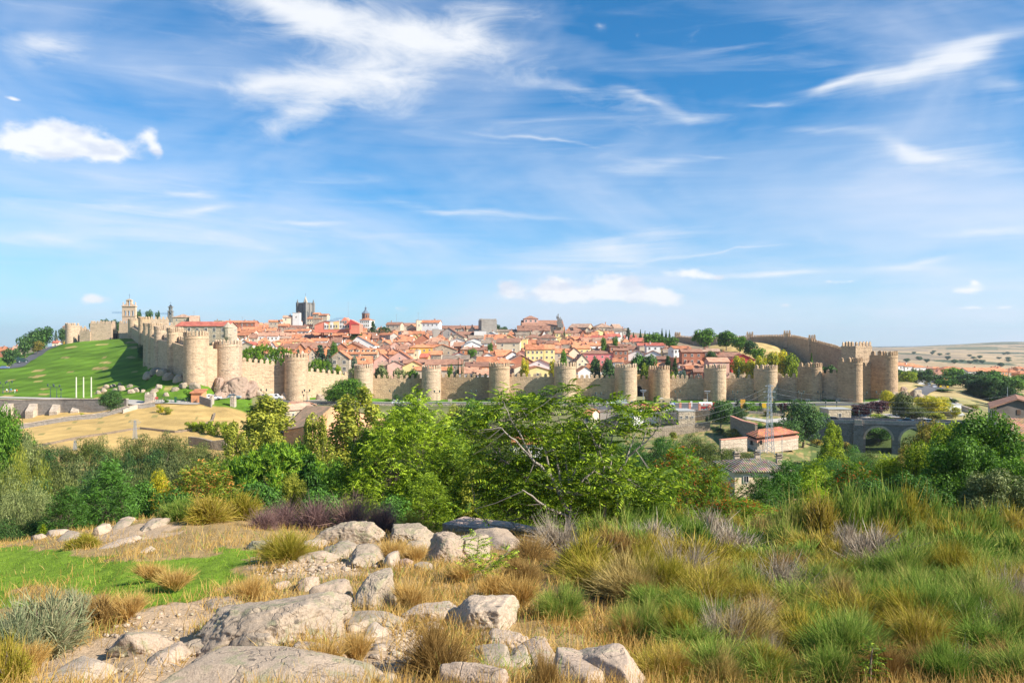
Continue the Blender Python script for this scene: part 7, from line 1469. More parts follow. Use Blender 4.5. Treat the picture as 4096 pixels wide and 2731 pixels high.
# pylon
def lattice(px,ptop,pbase,Yhint,wt,wb,look,narm=3,name='pylon',lo=180,hi=300):
 Y=solveY(px,pbase,0,lo,hi) or Yhint;x=xat(px,Y);g=gz(x,Y);H=at(px,ptop,Y).z-g;t=thing(name,(x,Y,g),look,'pylon');r=H*.0028+.03
 m=MB();wd=lambda f: wb*(1-f)**1.1+wt*f
 for sx in (-1,1):
  for sy in (-1,1): m.tube([(x+sx*wd(0)/2,Y+sy*wd(0)/2,g-.3),(x+sx*wd(.5)/2,Y+sy*wd(.5)/2,g+H*.5),(x+sx*wd(1)/2,Y+sy*wd(1)/2,g+H)],r,4)
 m.build('tower_leg',MET,t);m=MB();n=15
 for k in range(n):
  f0,f1=k/n,(k+1)/n;w0,w1=wd(f0)/2,wd(f1)/2
  for s in (-1,1):
   m.tube([(x-w0,Y+s*w0,g+H*f0),(x+w1,Y+s*w1,g+H*f1)],r*.5,3,cap=False);m.tube([(x+w0,Y+s*w0,g+H*f0),(x-w1,Y+s*w1,g+H*f1)],r*.5,3,cap=False)
   m.tube([(x+s*w0,Y-w0,g+H*f0),(x+s*w1,Y+w1,g+H*f1)],r*.5,3,cap=False)
 m.build('bracing',MET,t);tips=[]
 for k in range(narm):
  z=g+H*(.985-.085*k);w=(1.1,1.6,1.35)[k % 3];m=MB();m.tube([(x-w,Y,z),(x+w,Y,z)],r*.8,4);m.tube([(x-w,Y,z),(x,Y,z+.5),(x+w,Y,z)],r*.5,3);c=m.build('cross_arm',MET,t)
  for s in (-1,1): m=MB();m.lathe((x+s*w,Y,z-.5),[(0,.05),(.12,.1),(.24,.05),(.36,.1),(.5,.04)],6);m.build('insulator',LIGHTG,c);tips.append(Vector((x+s*w,Y,z-.5)))
 return tips
tips=lattice(3078,1540,1812,205,.4,1.9,'tall grey lattice steel pylon before the wall')
lattice(540,1680,1757,190,.35,.9,'grey lattice electricity pole on the dry slope',3,lo=185,hi=260);lattice(300,1760,1800,170,.3,.7,'top of a grey pole rising from the left willows',1,lo=150,hi=230)
WIRE=paint('wire',(.22,.23,.24),.5)
def wire(a,b,sag,look,r=.02):
 m=MB();n=14;m.tube([a.lerp(b,k/n)+Vector((0,0,-sag*4*(k/n)*(1-k/n))) for k in range(n+1)],r,3,cap=False);tag(m.build('power_line',WIRE),look,'power line','wires strung from the pylon');USED.add(look)
tops=[tips[0],tips[2],tips[4]];tr=[tips[1],tips[3],tips[5]]
for k,(a,py) in enumerate(zip(tops,(1632,1655,1690))): wire(a,at(2560,py+20,150),2.0,('upper','middle','lower')[k]+' wire sagging left from the pylon over the road')
for k,(a,py) in enumerate(zip(tr,(1545,1562,1578))): wire(a,at(4200,py,260),4.5,('upper','middle','lower')[k]+' wire running right from the pylon across the river')
wire(tips[1]+Vector((0,0,-1.2)),at(4200,1596,255),4.5,'lowest wire running right from the pylon across the river')
pole(3128,1742,1850,'thin wooden pole right of the pylon foot',r=.07,mat=MET,name='pole',cat='pole',group=None,lo=150,hi=240);pole(4030,1548,1600,'thin pole among the dark poplars',r=.1,mat=MET,name='pole',cat='pole',group=None,lo=240,hi=345);pole(1185,1585,1606,'short white post beside the lamp before the second tower',r=.1,name='post',cat='post',group=None)
# signs
def sign(px,a,b,w,h,col,look,n=1,Yr=(240,345),mat=None,post=GRN,gap=.12):
 Y=solveY(px,b,0,*Yr) or 290;x=xat(px,Y);g=gz(x,Y)+.1;top=at(px,a,Y).z;t=thing('road_sign',(x,Y,g),look,'sign')
 m=MB();m.tube([(x-w*.12,Y,g-.2),(x-w*.12,Y,top)],.07,6);m.build('post',post,t)
 for k in range(n):
  z=top-h/2-k*(h+gap);m=MB();m.box((x,Y-.12,z),(w,.08,h));p=m.build('sign_plate',mat or paint('sign_'+look.split()[0],col),t)
  m=MB();m.box((x-.05*w,Y-.17,z),(w*.7,.02,h*.16));m.build('lettering_line',DARK,p)
 return t
sign(2562,1586,1614,3.4,.55,(.45,.42,.2),'olive triple direction sign by the arched gate',3);sign(2971,1597,1636,1.7,.75,(.7,.35,.05),'orange and white stacked direction sign by the conifer',4);sign(3056,1612,1645,1.5,1.6,(.75,.45,.02),'yellow double sign in the sloping garden',1)
sign(2485,1595,1612,4.6,1.9,(.4,.42,.45),'large blank grey billboard beside the road',1);sign(2765,1604,1636,.7,2.0,(.7,.7,.68),'tall white panel sign between pink pillars',1,post=MET);sign(3352,1573,1600,.6,.8,(.7,.68,.62),'white information panel on the grass by the twelfth tower',1,post=MET)
sign(627,1587,1606,.9,.7,(.7,.1,.08),'small round-cornered red sign on the fence',1);sign(3762,1541,1560,.8,.7,(.75,.5,.02),'yellow sign by the hill road, left',1,Yr=(280,400));sign(3790,1543,1562,.9,.8,(.75,.5,.02),'yellow sign by the hill road, right',1,Yr=(280,400))
for px,py,look in ((2695,1612,'small blue crossing sign left of the right pillars'),(2865,1612,'small blue crossing sign beside the tanker cab')): sign(px,py-3,py+8,.9,.9,(.05,.15,.5),look,1,post=MET)
# stone blocks along the grass edge
for i,(px,py,look) in enumerate([(1800,1605,'squared stone block on the grass below the dark brown wall'),(1675,1605,'stone block on the grass right of the dark bush'),(1960,1603,'stone block at the foot of the fifth tower'),(2368,1606,'stone block on the grass under the sixth tower shadow'),(2458,1604,'stone block left of the gate tower'),(2715,1605,'stone block beside the lamp right of the camper'),
 (2822,1605,'stone block at the foot of the ninth tower'),(3046,1603,'stone block left of the pylon'),(3180,1604,'stone block left of the eleventh tower'),(3230,1604,'stone block before the eleventh tower'),(3352,1604,'stone block under the information panel'),(1040,1599,'stone block left of the white van'),(1295,1602,'stone block on the grass right of the second tower')]):
 Y=solveY(px,py,0,290,345) or 315;x=xat(px,Y);g=gz(x,Y);m=MB();m.box((x,Y,g+.45),(1.7,.8,1.0),top=.93);tag(m.build('stone_bench',LIME),look,'stone block','stone blocks along the verge')
# vehicles
def wheel(t,x,y,r,w=.22,side=1):
 m=MB();b=MB();n=14
 for mb_,rr,ww in ((m,r,w),(b,r*.6,w+.03)):
  mb_.prism([(math.cos(2*math.pi*k/n)*rr,math.sin(2*math.pi*k/n)*rr) for k in range(n)],lambda a,c: (x+a,y-ww/2,r+c),lambda a,c: (x+a,y+ww/2,r+c))
 o=m.build('wheel',TYRE,t,world=False);b.build('rim',MET,o,world=False)
def car(px,Y,rz,col,look,L=4.2,W=1.7,H=1.45,kind='hatch',z=None,loc=None,name='parked_car',cat='car',group='cars on the roads'):
 x=xat(px,Y);p=loc or (x,Y,(gz(x,Y)+.1) if z is None else z);t=thing(name,p,look,cat,group,rz);pm=paint('paint_'+str(abs(hash(look)) % 9999),col,.25);h=H
 if kind == 'van': body=[(-.5,.28),(-.5,.95),(-.47,1.0),(.16,1.0),(.27,.62),(.47,.55),(.5,.42),(.5,.2),(-.5,.2)];roof=[(.0,.0)]
 else: body=[(-.5,.25),(-.5,.6),(-.46,.66),(-.28,.66),(.17,.66),(.45,.56),(.5,.45),(.5,.2),(-.5,.2)]
 m=MB();q=[(a*L,b*h) for a,b in body];m.prism(q,lambda a,b: (a,-W/2,b),lambda a,b: (a,W/2,b));bo=m.build('body',pm,t,world=False)
 if kind == 'van': cab=[(.02,.62),(.02,.93),(.15,.93),(.25,.64)];k=.003
 elif kind == 'sedan': cab=[(-.36,.64),(-.24,.98),(.02,1.0),(.2,.64)]
 else: cab=[(-.47,.64),(-.40,.98),(.0,1.0),(.2,.64)]
 if kind != 'van':
  m=MB();m.prism([(a*L,b*h) for a,b in cab],lambda a,b: (a,-W/2+.08,b),lambda a,b: (a,W/2-.08,b));m.build('window_band',GLS,t,world=False)
  m=MB();top=cab[1][0]*L+.05,cab[2][0]*L-.02;m.box(((top[0]+top[1])/2,0,h*.99+.02),(top[1]-top[0]+.1,W-.12,.07));m.build('roof_panel',pm,t,world=False)
  m=MB()
  for a in ((cab[0][0]+cab[1][0])/2+.14,.5*(cab[1][0]+cab[2][0])+.02):
   for s in (-1,1): m.box((a*L,s*(W/2-.07),h*.82),(.07,.05,h*.36))
  m.build('pillar',pm,t,world=False)
 else: m=MB();m.prism([(a*L,b*h) for a,b in cab],lambda a,b: (a,-W/2-.01,b),lambda a,b: (a,W/2+.01,b));m.build('cab_window',GLS,t,world=False)
 for a in (-.31,.31):
  for s in (-1,1): wheel(t,a*L,s*(W/2-.08),H*.215)
 for s in (-1,1): m=MB();m.box((L*.497,s*W*.35,h*.46),(.06,.32,.16));m.build('headlight',LIGHTG,t,world=False);m=MB();m.box((-L*.5,s*W*.38,h*.5),(.06,.2,.2));m.build('tail_light',paint('red_lens',(.4,.02,.02)),t,world=False)
 return t
RD=lambda px,s=0: 302+s
car(1100,299,.06,(.8,.8,.8),'white delivery van driving below the second tower',L=5.6,W=1.9,H=1.95,kind='van');car(858,273,.05,(.78,.8,.82),'white car driving before the red rock outcrop',L=4.5);car(938,281,.05,(.30,.38,.45),'grey-blue car left of the stone pier and leafy poplar',L=4.4)
car(1592,306,.0,(.8,.8,.8),'white car driving below the third tower',L=4.6);car(2419,300,.0,(.42,.38,.34),'silver-brown car parked before the sixth tower',L=4.4);car(2540,291,.1,(.8,.8,.8),'white car behind the octagonal roof',L=4.6);car(2438,304,.1,(.8,.8,.82),'white car just left of the billboard',L=4.2)
B_=math.atan2(bdir.y,bdir.x);car(3345,0,B_,(.01,.025,.06),'dark blue estate car on the bridge, left',L=4.6,H=1.5,loc=deck(3343,3));car(3625,0,B_+math.pi,(.02,.10,.16),'dark teal saloon on the bridge, middle',L=4.6,kind='sedan',loc=deck(3625,5));car(3730,0,B_,(.25,.34,.44),'light blue car at the right end of the bridge',L=4.3,loc=deck(3728,3))
car(3732,345,1.4,(.75,.77,.8),'white car coming down the hill road',L=4.3);car(3712,380,1.4,(.3,.35,.4),'grey car further up the hill road',L=4.3);car(20,458,.2,(.2,.3,.5),'blue car on the far left road',L=4.6);car(88,485,.9,(.02,.05,.05),'dark lorry parked on the far left road',L=6,H=3,W=2.3,kind='van',cat='lorry');car(66,520,.5,(.03,.1,.09),'dark green lorry behind the far left road',L=6,H=3.2,W=2.3,kind='van',cat='lorry')
def camper():
 Y=296;x=xat(2660,Y);t=thing('camper_van',(x,Y,gz(x,Y)+.12),'beige camper van with overcab bed driving on the plaza','camper van',rz=-.12);bm=paint('beige_paint',(.62,.50,.26));L,W,H=6.2,2.2,2.9
 m=MB();m.prism([(-3.1,.5),(-3.1,H),(3.0,H),(3.05,H-.55),(2.6,H-.75),(1.6,H-.85),(1.6,.5)],lambda a,b: (a,-W/2,b),lambda a,b: (a,W/2,b));b=m.build('body',bm,t,world=False)
 m=MB();m.prism([(1.6,.45),(1.6,H-.87),(2.0,H-.9),(2.5,1.35),(3.3,1.15),(3.4,.45)],lambda a,b: (a,-W/2+.12,b),lambda a,b: (a,W/2-.12,b));m.build('cab',WHT,t,world=False)
 m=MB();m.prism([(1.75,1.3),(1.75,1.85),(2.08,1.85),(2.35,1.3)],lambda a,b: (a,-W/2+.1,b),lambda a,b: (a,W/2-.1,b));m.build('cab_window',GLS,t,world=False)
 for a,w in ((-2.2,1.0),(-.6,.8),(2.4,.5)): m=MB();m.box((a,-W/2-.01,1.95 if a < 2 else 2.5),(w,.05,.5 if a < 2 else .3));m.build('window',GLS,t,world=False)
 m=MB();m.box((.55,-W/2-.01,1.35),(.65,.05,1.5));d=m.build('door',bm,t,world=False);m=MB();m.box((.3,-W/2-.05,1.3),(.06,.05,.15));m.build('handle',DARK,d,world=False)
 m=MB();m.box((-1.5,0,H+.1),(1.6,1.3,.18));m.build('roof_rack',WHT,t,world=False);m=MB();m.box((-.5,-W/2-.01,.75),(4.6,.04,.25));m.build('brown_stripe',WOOD,t,world=False)
 for a in (-1.9,2.4):
  for s in (-1,1): wheel(t,a,s*(W/2-.12),.36)
camper()
def tanker():
 Y=283;x=xat(2836,Y);t=thing('tanker_lorry',(x,Y,gz(x,Y)+.14),'red lorry carrying a white tank, parked behind the pink pillars','lorry',rz=-.05);rd=paint('red_paint',(.55,.02,.02));
 m=MB();n=16;m.prism([(math.cos(2*math.pi*k/n)*1.15,2.15+math.sin(2*math.pi*k/n)*.95) for k in range(n)],lambda a,b: (-3.6,a,b),lambda a,b: (1.0,a,b));tk=m.build('tank',WHT,t,world=False)
 m=MB();m.box((-.5,-1.12,2.35),(1.8,.1,.28));m.build('red_lettering',rd,tk,world=False);m=MB();m.box((-2.0,-1.12,2.35),(.45,.1,.45));m.build('round_emblem',rd,tk,world=False)
 m=MB();m.box((-.4,0,1.0),(6.2,2.2,.5));m.box((.1,0,1.4),(1.4,2.3,.9));m.build('chassis',rd,t,world=False)
 m=MB();m.prism([(1.3,.6),(1.3,2.75),(1.5,2.9),(3.0,2.9),(3.3,1.9),(3.4,.6)],lambda a,b: (a,-1.15,b),lambda a,b: (a,1.15,b));c=m.build('cab',rd,t,world=False)
 m=MB();m.prism([(2.0,1.85),(2.0,2.6),(2.85,2.6),(3.08,1.85)],lambda a,b: (a,-1.18,b),lambda a,b: (a,1.18,b));m.build('cab_window',GLS,c,world=False);m=MB();m.prism([(3.12,1.9),(3.02,2.7),(3.06,2.7),(3.34,1.9)],lambda a,b: (a,-1.0,b),lambda a,b: (a,1.0,b));m.build('windscreen',GLS,c,world=False)
 for a in (-2.6,-1.5,2.4):
  for s in (-1,1): wheel(t,a,s*1.0,.5,.3)
tanker()
Y=282;x=xat(2740,Y);t=thing('skip',(x,Y,gz(x,Y)+.15),'yellow-beige rubbish container between the pillars','container');m=MB();m.box((x,Y,gz(x,Y)+.8),(2.0,1.2,1.2),top=1.08);m.build('bin_body',paint('bin_beige',(.5,.42,.14)),t);m=MB();m.box((x,Y,gz(x,Y)+1.46),(2.2,1.35,.14));m.build('lid',GRN,t)
# people: one continuous body each
SKIN=plain('skin',(.5,.3,.2),.1)
def person(px,pyb,cloth,legs,look,H=1.72,lo=240,hi=345,rz=0.0,stride=.25):
 Y=solveY(px,pyb,0,lo,hi) or 285;x=xat(px,Y);g=gz(x,Y)+.12
 me=bpy.data.meshes.new('person');s=H/1.72
 V=[(0,0,.92),(0,0,1.12),(0,0,1.38),(0,.01,1.50),(0,-.02,1.62),(.09,0,.88),(.10,-stride*.4,.48),(.10,-stride*.8+.05,.07),(.10,-stride*.8-.1,.04),(-.09,0,.88),(-.10,stride*.3,.48),(-.10,stride,.10),(-.10,stride-.14,.05),(.19,0,1.40),(.26,.05,1.12),(.25,-.08,.88),(-.19,0,1.40),(-.26,-.05,1.12),(-.25,.10,.88)]
 E=[(0,1),(1,2),(2,3),(3,4),(0,5),(5,6),(6,7),(7,8),(0,9),(9,10),(10,11),(11,12),(2,13),(13,14),(14,15),(2,16),(16,17),(17,18)]
 Rr=[.15,.14,.16,.06,.105,.09,.065,.045,.04,.09,.065,.045,.04,.06,.045,.035,.06,.045,.035]
 me.from_pydata([(a*s,b*s,c*s) for a,b,c in V],E,[]);o=link('person',me,None,(x,Y,g));o.rotation_euler=(0,0,rz);me.skin_vertices.new(name='') if hasattr(me.skin_vertices,'new') else None
 md=o.modifiers.new('skin','SKIN');md.use_smooth_shade=True
 if len(me.skin_vertices) == 0:
  for w in (): pass
 for k,r in enumerate(Rr): me.skin_vertices[0].data[k].radius=(r*s,r*s)
 me.skin_vertices[0].data[0].use_root=True;o.modifiers.new('sub','SUBSURF').levels=1
 m,t_,b=nt('clothes_%d' % px);v=coords(t_);z=t_.nodes.new('ShaderNodeSeparateXYZ');t_.links.new(v,z.inputs[0]);k=mathn(t_,'GREATER_THAN',z.outputs[2],.95*s);h=mathn(t_,'GREATER_THAN',z.outputs[2],1.47*s)
 t_.links.new(mixc(t_,h,mixc(t_,k,legs,cloth),(.45,.28,.2)),b.inputs['Base Color']);me.materials.append(m);tag(o,look,'person','walkers on the promenade');USED.add(look)
person(27,1572,(.8,.8,.8),(.06,.07,.12),'person in a white top walking on the left promenade');person(44,1571,(.1,.4,.6),(.1,.1,.15),'person in a light blue top walking on the promenade');person(59,1574,(.75,.72,.7),(.6,.58,.55),'person in pale clothes walking on the promenade');person(67,1574,(.8,.13,.04),(.2,.12,.1),'person in a bright orange-red top walking on the promenade');person(2646,1688,(.7,.7,.7),(.05,.12,.1),'person in pale top standing by the stone outbuilding',lo=235,hi=290)
# ---------------------------------------------------------------- rocks
import bmesh
from mathutils import noise as mnoise
def ico(n):
 bm=bmesh.new();bmesh.ops.create_icosphere(bm,subdivisions=n,radius=1);V=np.array([v.co[:] for v in bm.verts]);Fc=np.array([[v.index for v in f.verts] for f in bm.faces]);bm.free();return V,Fc
ICO={n: ico(n) for n in (3,4,5,6)}
def rockmat(name,col,lich,amt):
 m,t,b=nt(name);v=coords(t,src='World');oi=t.nodes.new('ShaderNodeObjectInfo')
 n1=noise(t,v,1.6,6,.65);n2=noise(t,v,14,6,.75);n3=noise(t,v,3.2,8,.72,.8);n4=noise(t,v,55,2,.6)
 c=ramp(t,mathn(t,'ADD',mathn(t,'MULTIPLY',n1,.5),mathn(t,'MULTIPLY',n2,.5)),[(.3,scale_c(col,.5)),(.45,scale_c(col,.85)),(.58,col),(.75,scale_c(col,1.3))])
 c=mixc(t,mathn(t,'MULTIPLY',oi.outputs['Random'],.35),c,(.46,.31,.23))
 c=mixc(t,ramp(t,n3,[(.60-amt*.14,(0,0,0)),(.68-amt*.14,(.75,.75,.75))]),c,mixc(t,n2,lich,scale_c(lich,1.6)))
 c=mixc(t,ramp(t,noise(t,v,7,4,.6),[(.64,(0,0,0)),(.70,(.8,.8,.8))]),c,(.07,.06,.05))
 n5=noise(t,v,1.3,4,.6,.2);cr=ramp(t,n5,[(.485,(1,1,1)),(.497,(.25,.22,.2)),(.503,(.25,.22,.2)),(.512,(1,1,1))]);c=mixc(t,.22,c,cr,'MULTIPLY')
 c=mixc(t,.3,c,ramp(t,n4,[(.35,(.4,.4,.4)),(.6,(1.2,1.2,1.2))]),'MULTIPLY')
 t.links.new(c,b.inputs['Base Color']);b.inputs['Roughness'].default_value=.92
 bump(t,b,mathn(t,'ADD',mathn(t,'MULTIPLY',n2,.5),mathn(t,'ADD',mathn(t,'MULTIPLY',n4,.2),mathn(t,'MULTIPLY',cr,.35))),.75,.05);return m
RK=rockmat('granite',(.43,.345,.25),(.22,.21,.12),.6);RKP=rockmat('granite_pale',(.52,.41,.30),(.29,.27,.17),.35);RKR=rockmat('rock_reddish',(.38,.27,.20),(.3,.27,.2),.2)
def rock(px0,px1,pyt,pyb,look,h=.5,mat=RK,lvl=5,seed=None,lo=5.5,hi=44,Y=None,pl_=11,rough=.10,rz=None,D=None,cat='rock',group='granite rocks in the foreground',tilt=0.0,name='granite_rock',lumps=1.0):
 c=(px0+px1)/2;sd_=seed if seed is not None else int(px0*7+pyt);rg=np.random.default_rng(sd_)
 Y0=Y or solveY(c,pyb,0,lo,hi) or 8;W=(px1-px0)/F*Y0;hh=W*h;g0=gz(xat(c,Y0),Y0)
 if D is None:
  D=.45*W
  while D < 3*W+1:
   yy=Y0+D*.75
   if HY-F*(gz(xat(c,yy),yy)+hh*.85)/yy <= pyt: break
   D += .06*W+.02
  else: D=W
 V,Fc=ICO[lvl];dn=unit(pl_,rg);dn[:,2]=np.abs(dn[:,2])*.9+.05;hs=rg.uniform(.66,.98,pl_);dn=np.concatenate([dn,[[1,0,0],[-1,0,0],[0,1,0],[0,-1,0],[0,0,1],[0,0,-1]]]);dn /= np.linalg.norm(dn,axis=1)[:,None];hs=np.concatenate([hs,[1,1,1,1,.8,1]])
 q=np.maximum(V @ dn.T/hs,0);r=1/((q**40).sum(1)**(1/40));P=V*r[:,None]
 k=1.6;off=Vector(rg.uniform(-50,50,3));S=np.array([W/2,D/2,hh*.62]);nz_=np.empty(len(P));Pw=P*S;sc=1.6/max(W,D)
 for i,p in enumerate(Pw):
  v=Vector(p)*sc*1.2+off;a=mnoise.fractal(v,1.0,2.1,6 if lvl > 4 else 4);b_=mnoise.noise(v*3.1);nz_[i]=a*.55-abs(b_)*.45*lumps-.25*abs(mnoise.noise(v*9))+.12*mnoise.noise(v*22)
 P=P*(1+rough*1.9*nz_)[:,None]*S;P[:,2] += tilt*P[:,0]+rg.uniform(-.1,.1)*P[:,1]
 a=rg.uniform(-.25,.25) if rz is None else rz;co,si=math.cos(a),math.sin(a);cx,cy=xat(c,Y0+D/2),Y0+D*.45;cx=xat(c,Y0+D*.3)
 P=np.stack([P[:,0]*co-P[:,1]*si,P[:,0]*si+P[:,1]*co,P[:,2]],1)
 g=gz(cx,cy);me=np_mesh(name,P,Fc,[mat],smooth=True);o=link(name,me,None,(cx,cy,g+hh*.38));
 tag(o,look if look in () else lab(look,c,(pyt+pyb)/2),cat,group);return o
for r in [(680,1405,2392,2592,'huge sloping granite slab with a dark undercut left side',.235,RK,6,dict(tilt=.06,rough=.16)),(444,690,2515,2612,'low lichen-covered boulder at the left end of the slab',.36,RK,5),(600,1480,2618,2800,'broad flat granite slab along the bottom edge of the photo',.16,RK,6,dict(rough=.06)),(110,360,2665,2760,'flat pale rock at the bottom left corner',.22,RKP,5),
 (588,705,2582,2668,'small pale grey stone lying on the sandy path',.45,RKP,4),(898,1138,2542,2614,'knobbly rock between the two big slabs',.35,RK,5),(1003,1100,2490,2548,'rounded small rock on top of the big slab edge',.55,RKP,4),(1398,1584,2283,2450,'rounded upright boulder with yellow-green lichen cap',.86,RK,6,dict(D=1.0,rough=.12)),(1256,1412,2316,2432,'darker lichen boulder leaning on the rounded one',.72,RK,5,dict(D=.8)),
 (1194,1264,2302,2362,'pinkish angular stone left of the lichen boulders',.8,RKP,4),(1108,1152,2322,2352,'small pinkish stone in dry grass',.6,RKP,4),(1780,2046,2381,2526,'pale cracked boulder, the right end of the cracked slab',.52,RKP,6,dict(D=.9)),(1622,1860,2412,2490,'flat left part of the pale cracked slab',.25,RKP,5),(1358,1614,2446,2512,'long low mossy slab in front of the lichen boulder',.2,RK,5),
 (1448,1540,2496,2554,'broken white stone below the mossy slab',.5,RKP,4),(2300,2615,2498,2790,'large pale block with flat faces at the bottom edge',.62,RKP,6,dict(D=1.2,rough=.07,seed=12)),(2190,2420,2535,2780,'pinkish slab leaning left of the large pale block',.55,RKP,6,dict(D=1.2,rough=.06)),(2113,2190,2540,2590,'small faceted stone behind the pinkish slab',.6,RKP,4),(1900,2135,2519,2612,'crumbled pale rock with rubble right of the brown bush',.28,RKP,5,dict(rough=.25)),
 (1750,2030,2652,2790,'pale rock at the bottom edge left of the small rush tuft',.5,RKP,5),(2120,2240,2590,2680,'low rock before the pinkish slab',.35,RKP,5),(1486,1596,2692,2760,'small rounded rock at the bottom edge',.5,RK,4),(820,1020,2640,2680,'thin ledge above the bottom slab',.18,RK,5),(1130,1330,2560,2640,'ledge below the right end of the huge slab',.3,RK,5),(800,960,2395,2440,'thin flat stone plate at the back of the huge slab',.15,RK,4),
 (1234,1530,2086,2182,'pale lichen outcrop at the back, left part',.34,RK,6,dict(rough=.2)),(1400,1560,2095,2160,'craggy outcrop with small stones',.4,RKP,5,dict(rough=.22)),(1524,1750,2090,2176,'long low grey outcrop at the back',.3,RK,6,dict(rough=.14)),(1692,1880,2108,2246,'big boulder mottled by tree shade',.62,RK,6,dict(rough=.12)),(1800,1960,2104,2240,'pointed pale boulder right of the mottled one',.66,RK,6,dict(rough=.12,D=1.6)),(1730,1860,2062,2124,'pale flat rock on the crest',.34,RKP,5),
 (1900,2074,2122,2212,'smooth pale boulder at the right end of the outcrop',.38,RKP,5),(1159,1350,2200,2246,'low rocks among gravel',.22,RK,5,dict(rough=.25)),(1260,1420,2180,2230,'knobbly low rock before the outcrop',.25,RK,5,dict(rough=.25)),(1379,1524,2196,2270,'craggy tan rock before the outcrop',.42,RK,5,dict(rough=.2)),(1524,1604,2210,2272,'pyramid-shaped tan stone',.75,RKP,4),(1598,1654,2218,2266,'dark red-brown stone',.65,RKR,4),(1645,1735,2226,2282,'flat stones by the mottled boulder',.35,RK,4),
 (383,432,2096,2136,'upright pinkish stone standing alone on the far crest',.85,RKP,4),(556,650,2077,2116,'pale lichen crag on the far crest',.3,RK,5,dict(rough=.2)),(482,542,2062,2084,'pale rock peeping over the far crest',.3,RKP,4),(440,500,2096,2120,'dark low rock beside the upright stone',.25,RK,4),(982,1110,2160,2196,'white-grey rock by the olive bush',.25,RK,5,dict(rough=.2)),(410,500,2168,2192,'flat pale stones at the lawn edge',.15,RKP,4),(548,590,2192,2212,'small pale stone at the lawn corner',.35,RKP,4),
 (700,900,2560,2610,'low flat ledge beside the huge slab',.2,RK,5),(960,1180,2600,2660,'flat lichen ledge above the bottom slab',.18,RK,5),(1330,1480,2120,2180,'jagged pale outcrop piece',.4,RK,5,dict(rough=.24)),(1600,1720,2130,2200,'grey broken outcrop piece',.3,RK,5,dict(rough=.2)),(1180,1300,2140,2190,'flat pale outcrop piece',.22,RKP,5,dict(rough=.2)),(2020,2130,2600,2660,'crumbly pale stone',.3,RKP,5,dict(rough=.25)),(1900,2050,2600,2680,'flat stone in the rubble',.25,RK,5),(180,260,2112,2140,'pale rocks at the left crest',.3,RKP,4),(120,180,2126,2156,'small pale rock at the left crest',.35,RKP,4),(215,300,2140,2166,'grey low rock above the lawn',.2,RK,4),(1690,1770,2480,2530,'jagged white stone before the cracked slab',.5,RKP,4)]:
 rock(*r[:5],r[5],r[6],r[7],**(r[8] if len(r) > 8 else {}))
def pebbles(name,look,n,areas,s0,s1,mat,lo=6,hi=40):
 V,Fc=ICO[3];V=V[:];vs=[];fs=[];bse=0;V2,F2=ico(1)
 for k in range(n):
  a=areas[int(NR.integers(len(areas)))];px,py=NR.uniform(a[0],a[1]),NR.uniform(a[2],a[3]);Y=solveY(px,py,0,lo,hi)
  if Y is None: continue
  s=NR.uniform(s0,s1)*(2.2 if NR.random() < .06 else 1);x=xat(px,Y);P=V2*(1+NR.normal(size=(len(V2),1))*.18)*np.array([s,s*NR.uniform(.6,1.1),s*NR.uniform(.4,.7)])+[x,Y,gz(x,Y)+s*.15];vs.append(P);fs.append(F2+bse);bse += len(V2)
 tag(link(name,np_mesh(name,np.concatenate(vs),np.concatenate(fs),[mat])),look,'gravel',kind='stuff')
pebbles('gravel','pinkish gravel and stone chips among the rocks',1500,[(1000,1400,2220,2300),(1150,1700,2180,2280),(1400,1750,2500,2600),(1900,2150,2560,2640),(1500,2000,2600,2731),(400,1000,2450,2700)],.012,.05,RKP)
# rocks below the towers
RC_=dict(group='boulders below the town wall',name='boulder',lvl=4,lo=200,hi=345,pl_=20,rough=.2)
for i,(a,b,c,d,m) in enumerate([(594,634,1474,1502,RK),(628,674,1470,1502,RKP),(569,619,1488,1518,RKP),(646,700,1492,1520,RK),(689,741,1496,1528,RKP),(714,749,1524,1555,RK),(619,650,1535,1557,RKP),(598,632,1552,1573,RK),(685,716,1545,1564,RK),(649,678,1570,1584,RKP),(752,800,1536,1560,RK),(527,557,1553,1567,RKP),(560,580,1556,1570,RKP),(505,532,1536,1550,RK),(470,505,1548,1562,RKP),(448,472,1552,1566,RK),(412,440,1540,1552,RKP),(400,428,1552,1568,RKP),(380,405,1562,1574,RKP),(440,460,1535,1548,RK),(510,540,1560,1572,RKP),(540,552,1545,1556,RK),(468,486,1530,1540,RK),
 (1032,1062,1544,1562,RK),(997,1047,1560,1584,RKP),(1057,1097,1578,1600,RK),(1112,1170,1572,1600,RKP),(1200,1240,1586,1600,RKP),(1255,1300,1588,1601,RKP),(505,540,1452,1466,RK),(3590,3650,1562,1600,RKR),(3640,3690,1556,1590,RK),(3600,3630,1545,1562,RKR),(3660,3710,1572,1602,RKP),(3560,3600,1560,1590,RK),(3480,3520,1552,1570,RKR),(3450,3490,1560,1580,RKR),(3500,3560,1560,1582,RK),(2350,2390,1585,1602,RK)]): rock(a,b,c,d,'grey boulder' if m is RK else 'pale rounded boulder' if m is RKP else 'reddish craggy rock',.62,m,**RC_)
for a,b,c,d,Y in ((842,905,1540,1592,283),(880,945,1532,1590,281),(920,1000,1545,1592,282),(860,925,1562,1600,279),(950,1020,1560,1598,284),(975,1030,1540,1580,294)): rock(a,b,c,d,'red-brown craggy rock under the corner tower',.95 if d < 1595 else .6,RKR,5,Y=Y,group='rock outcrop under the corner tower',name='rock_outcrop',rough=.16,D=14,seed=a)
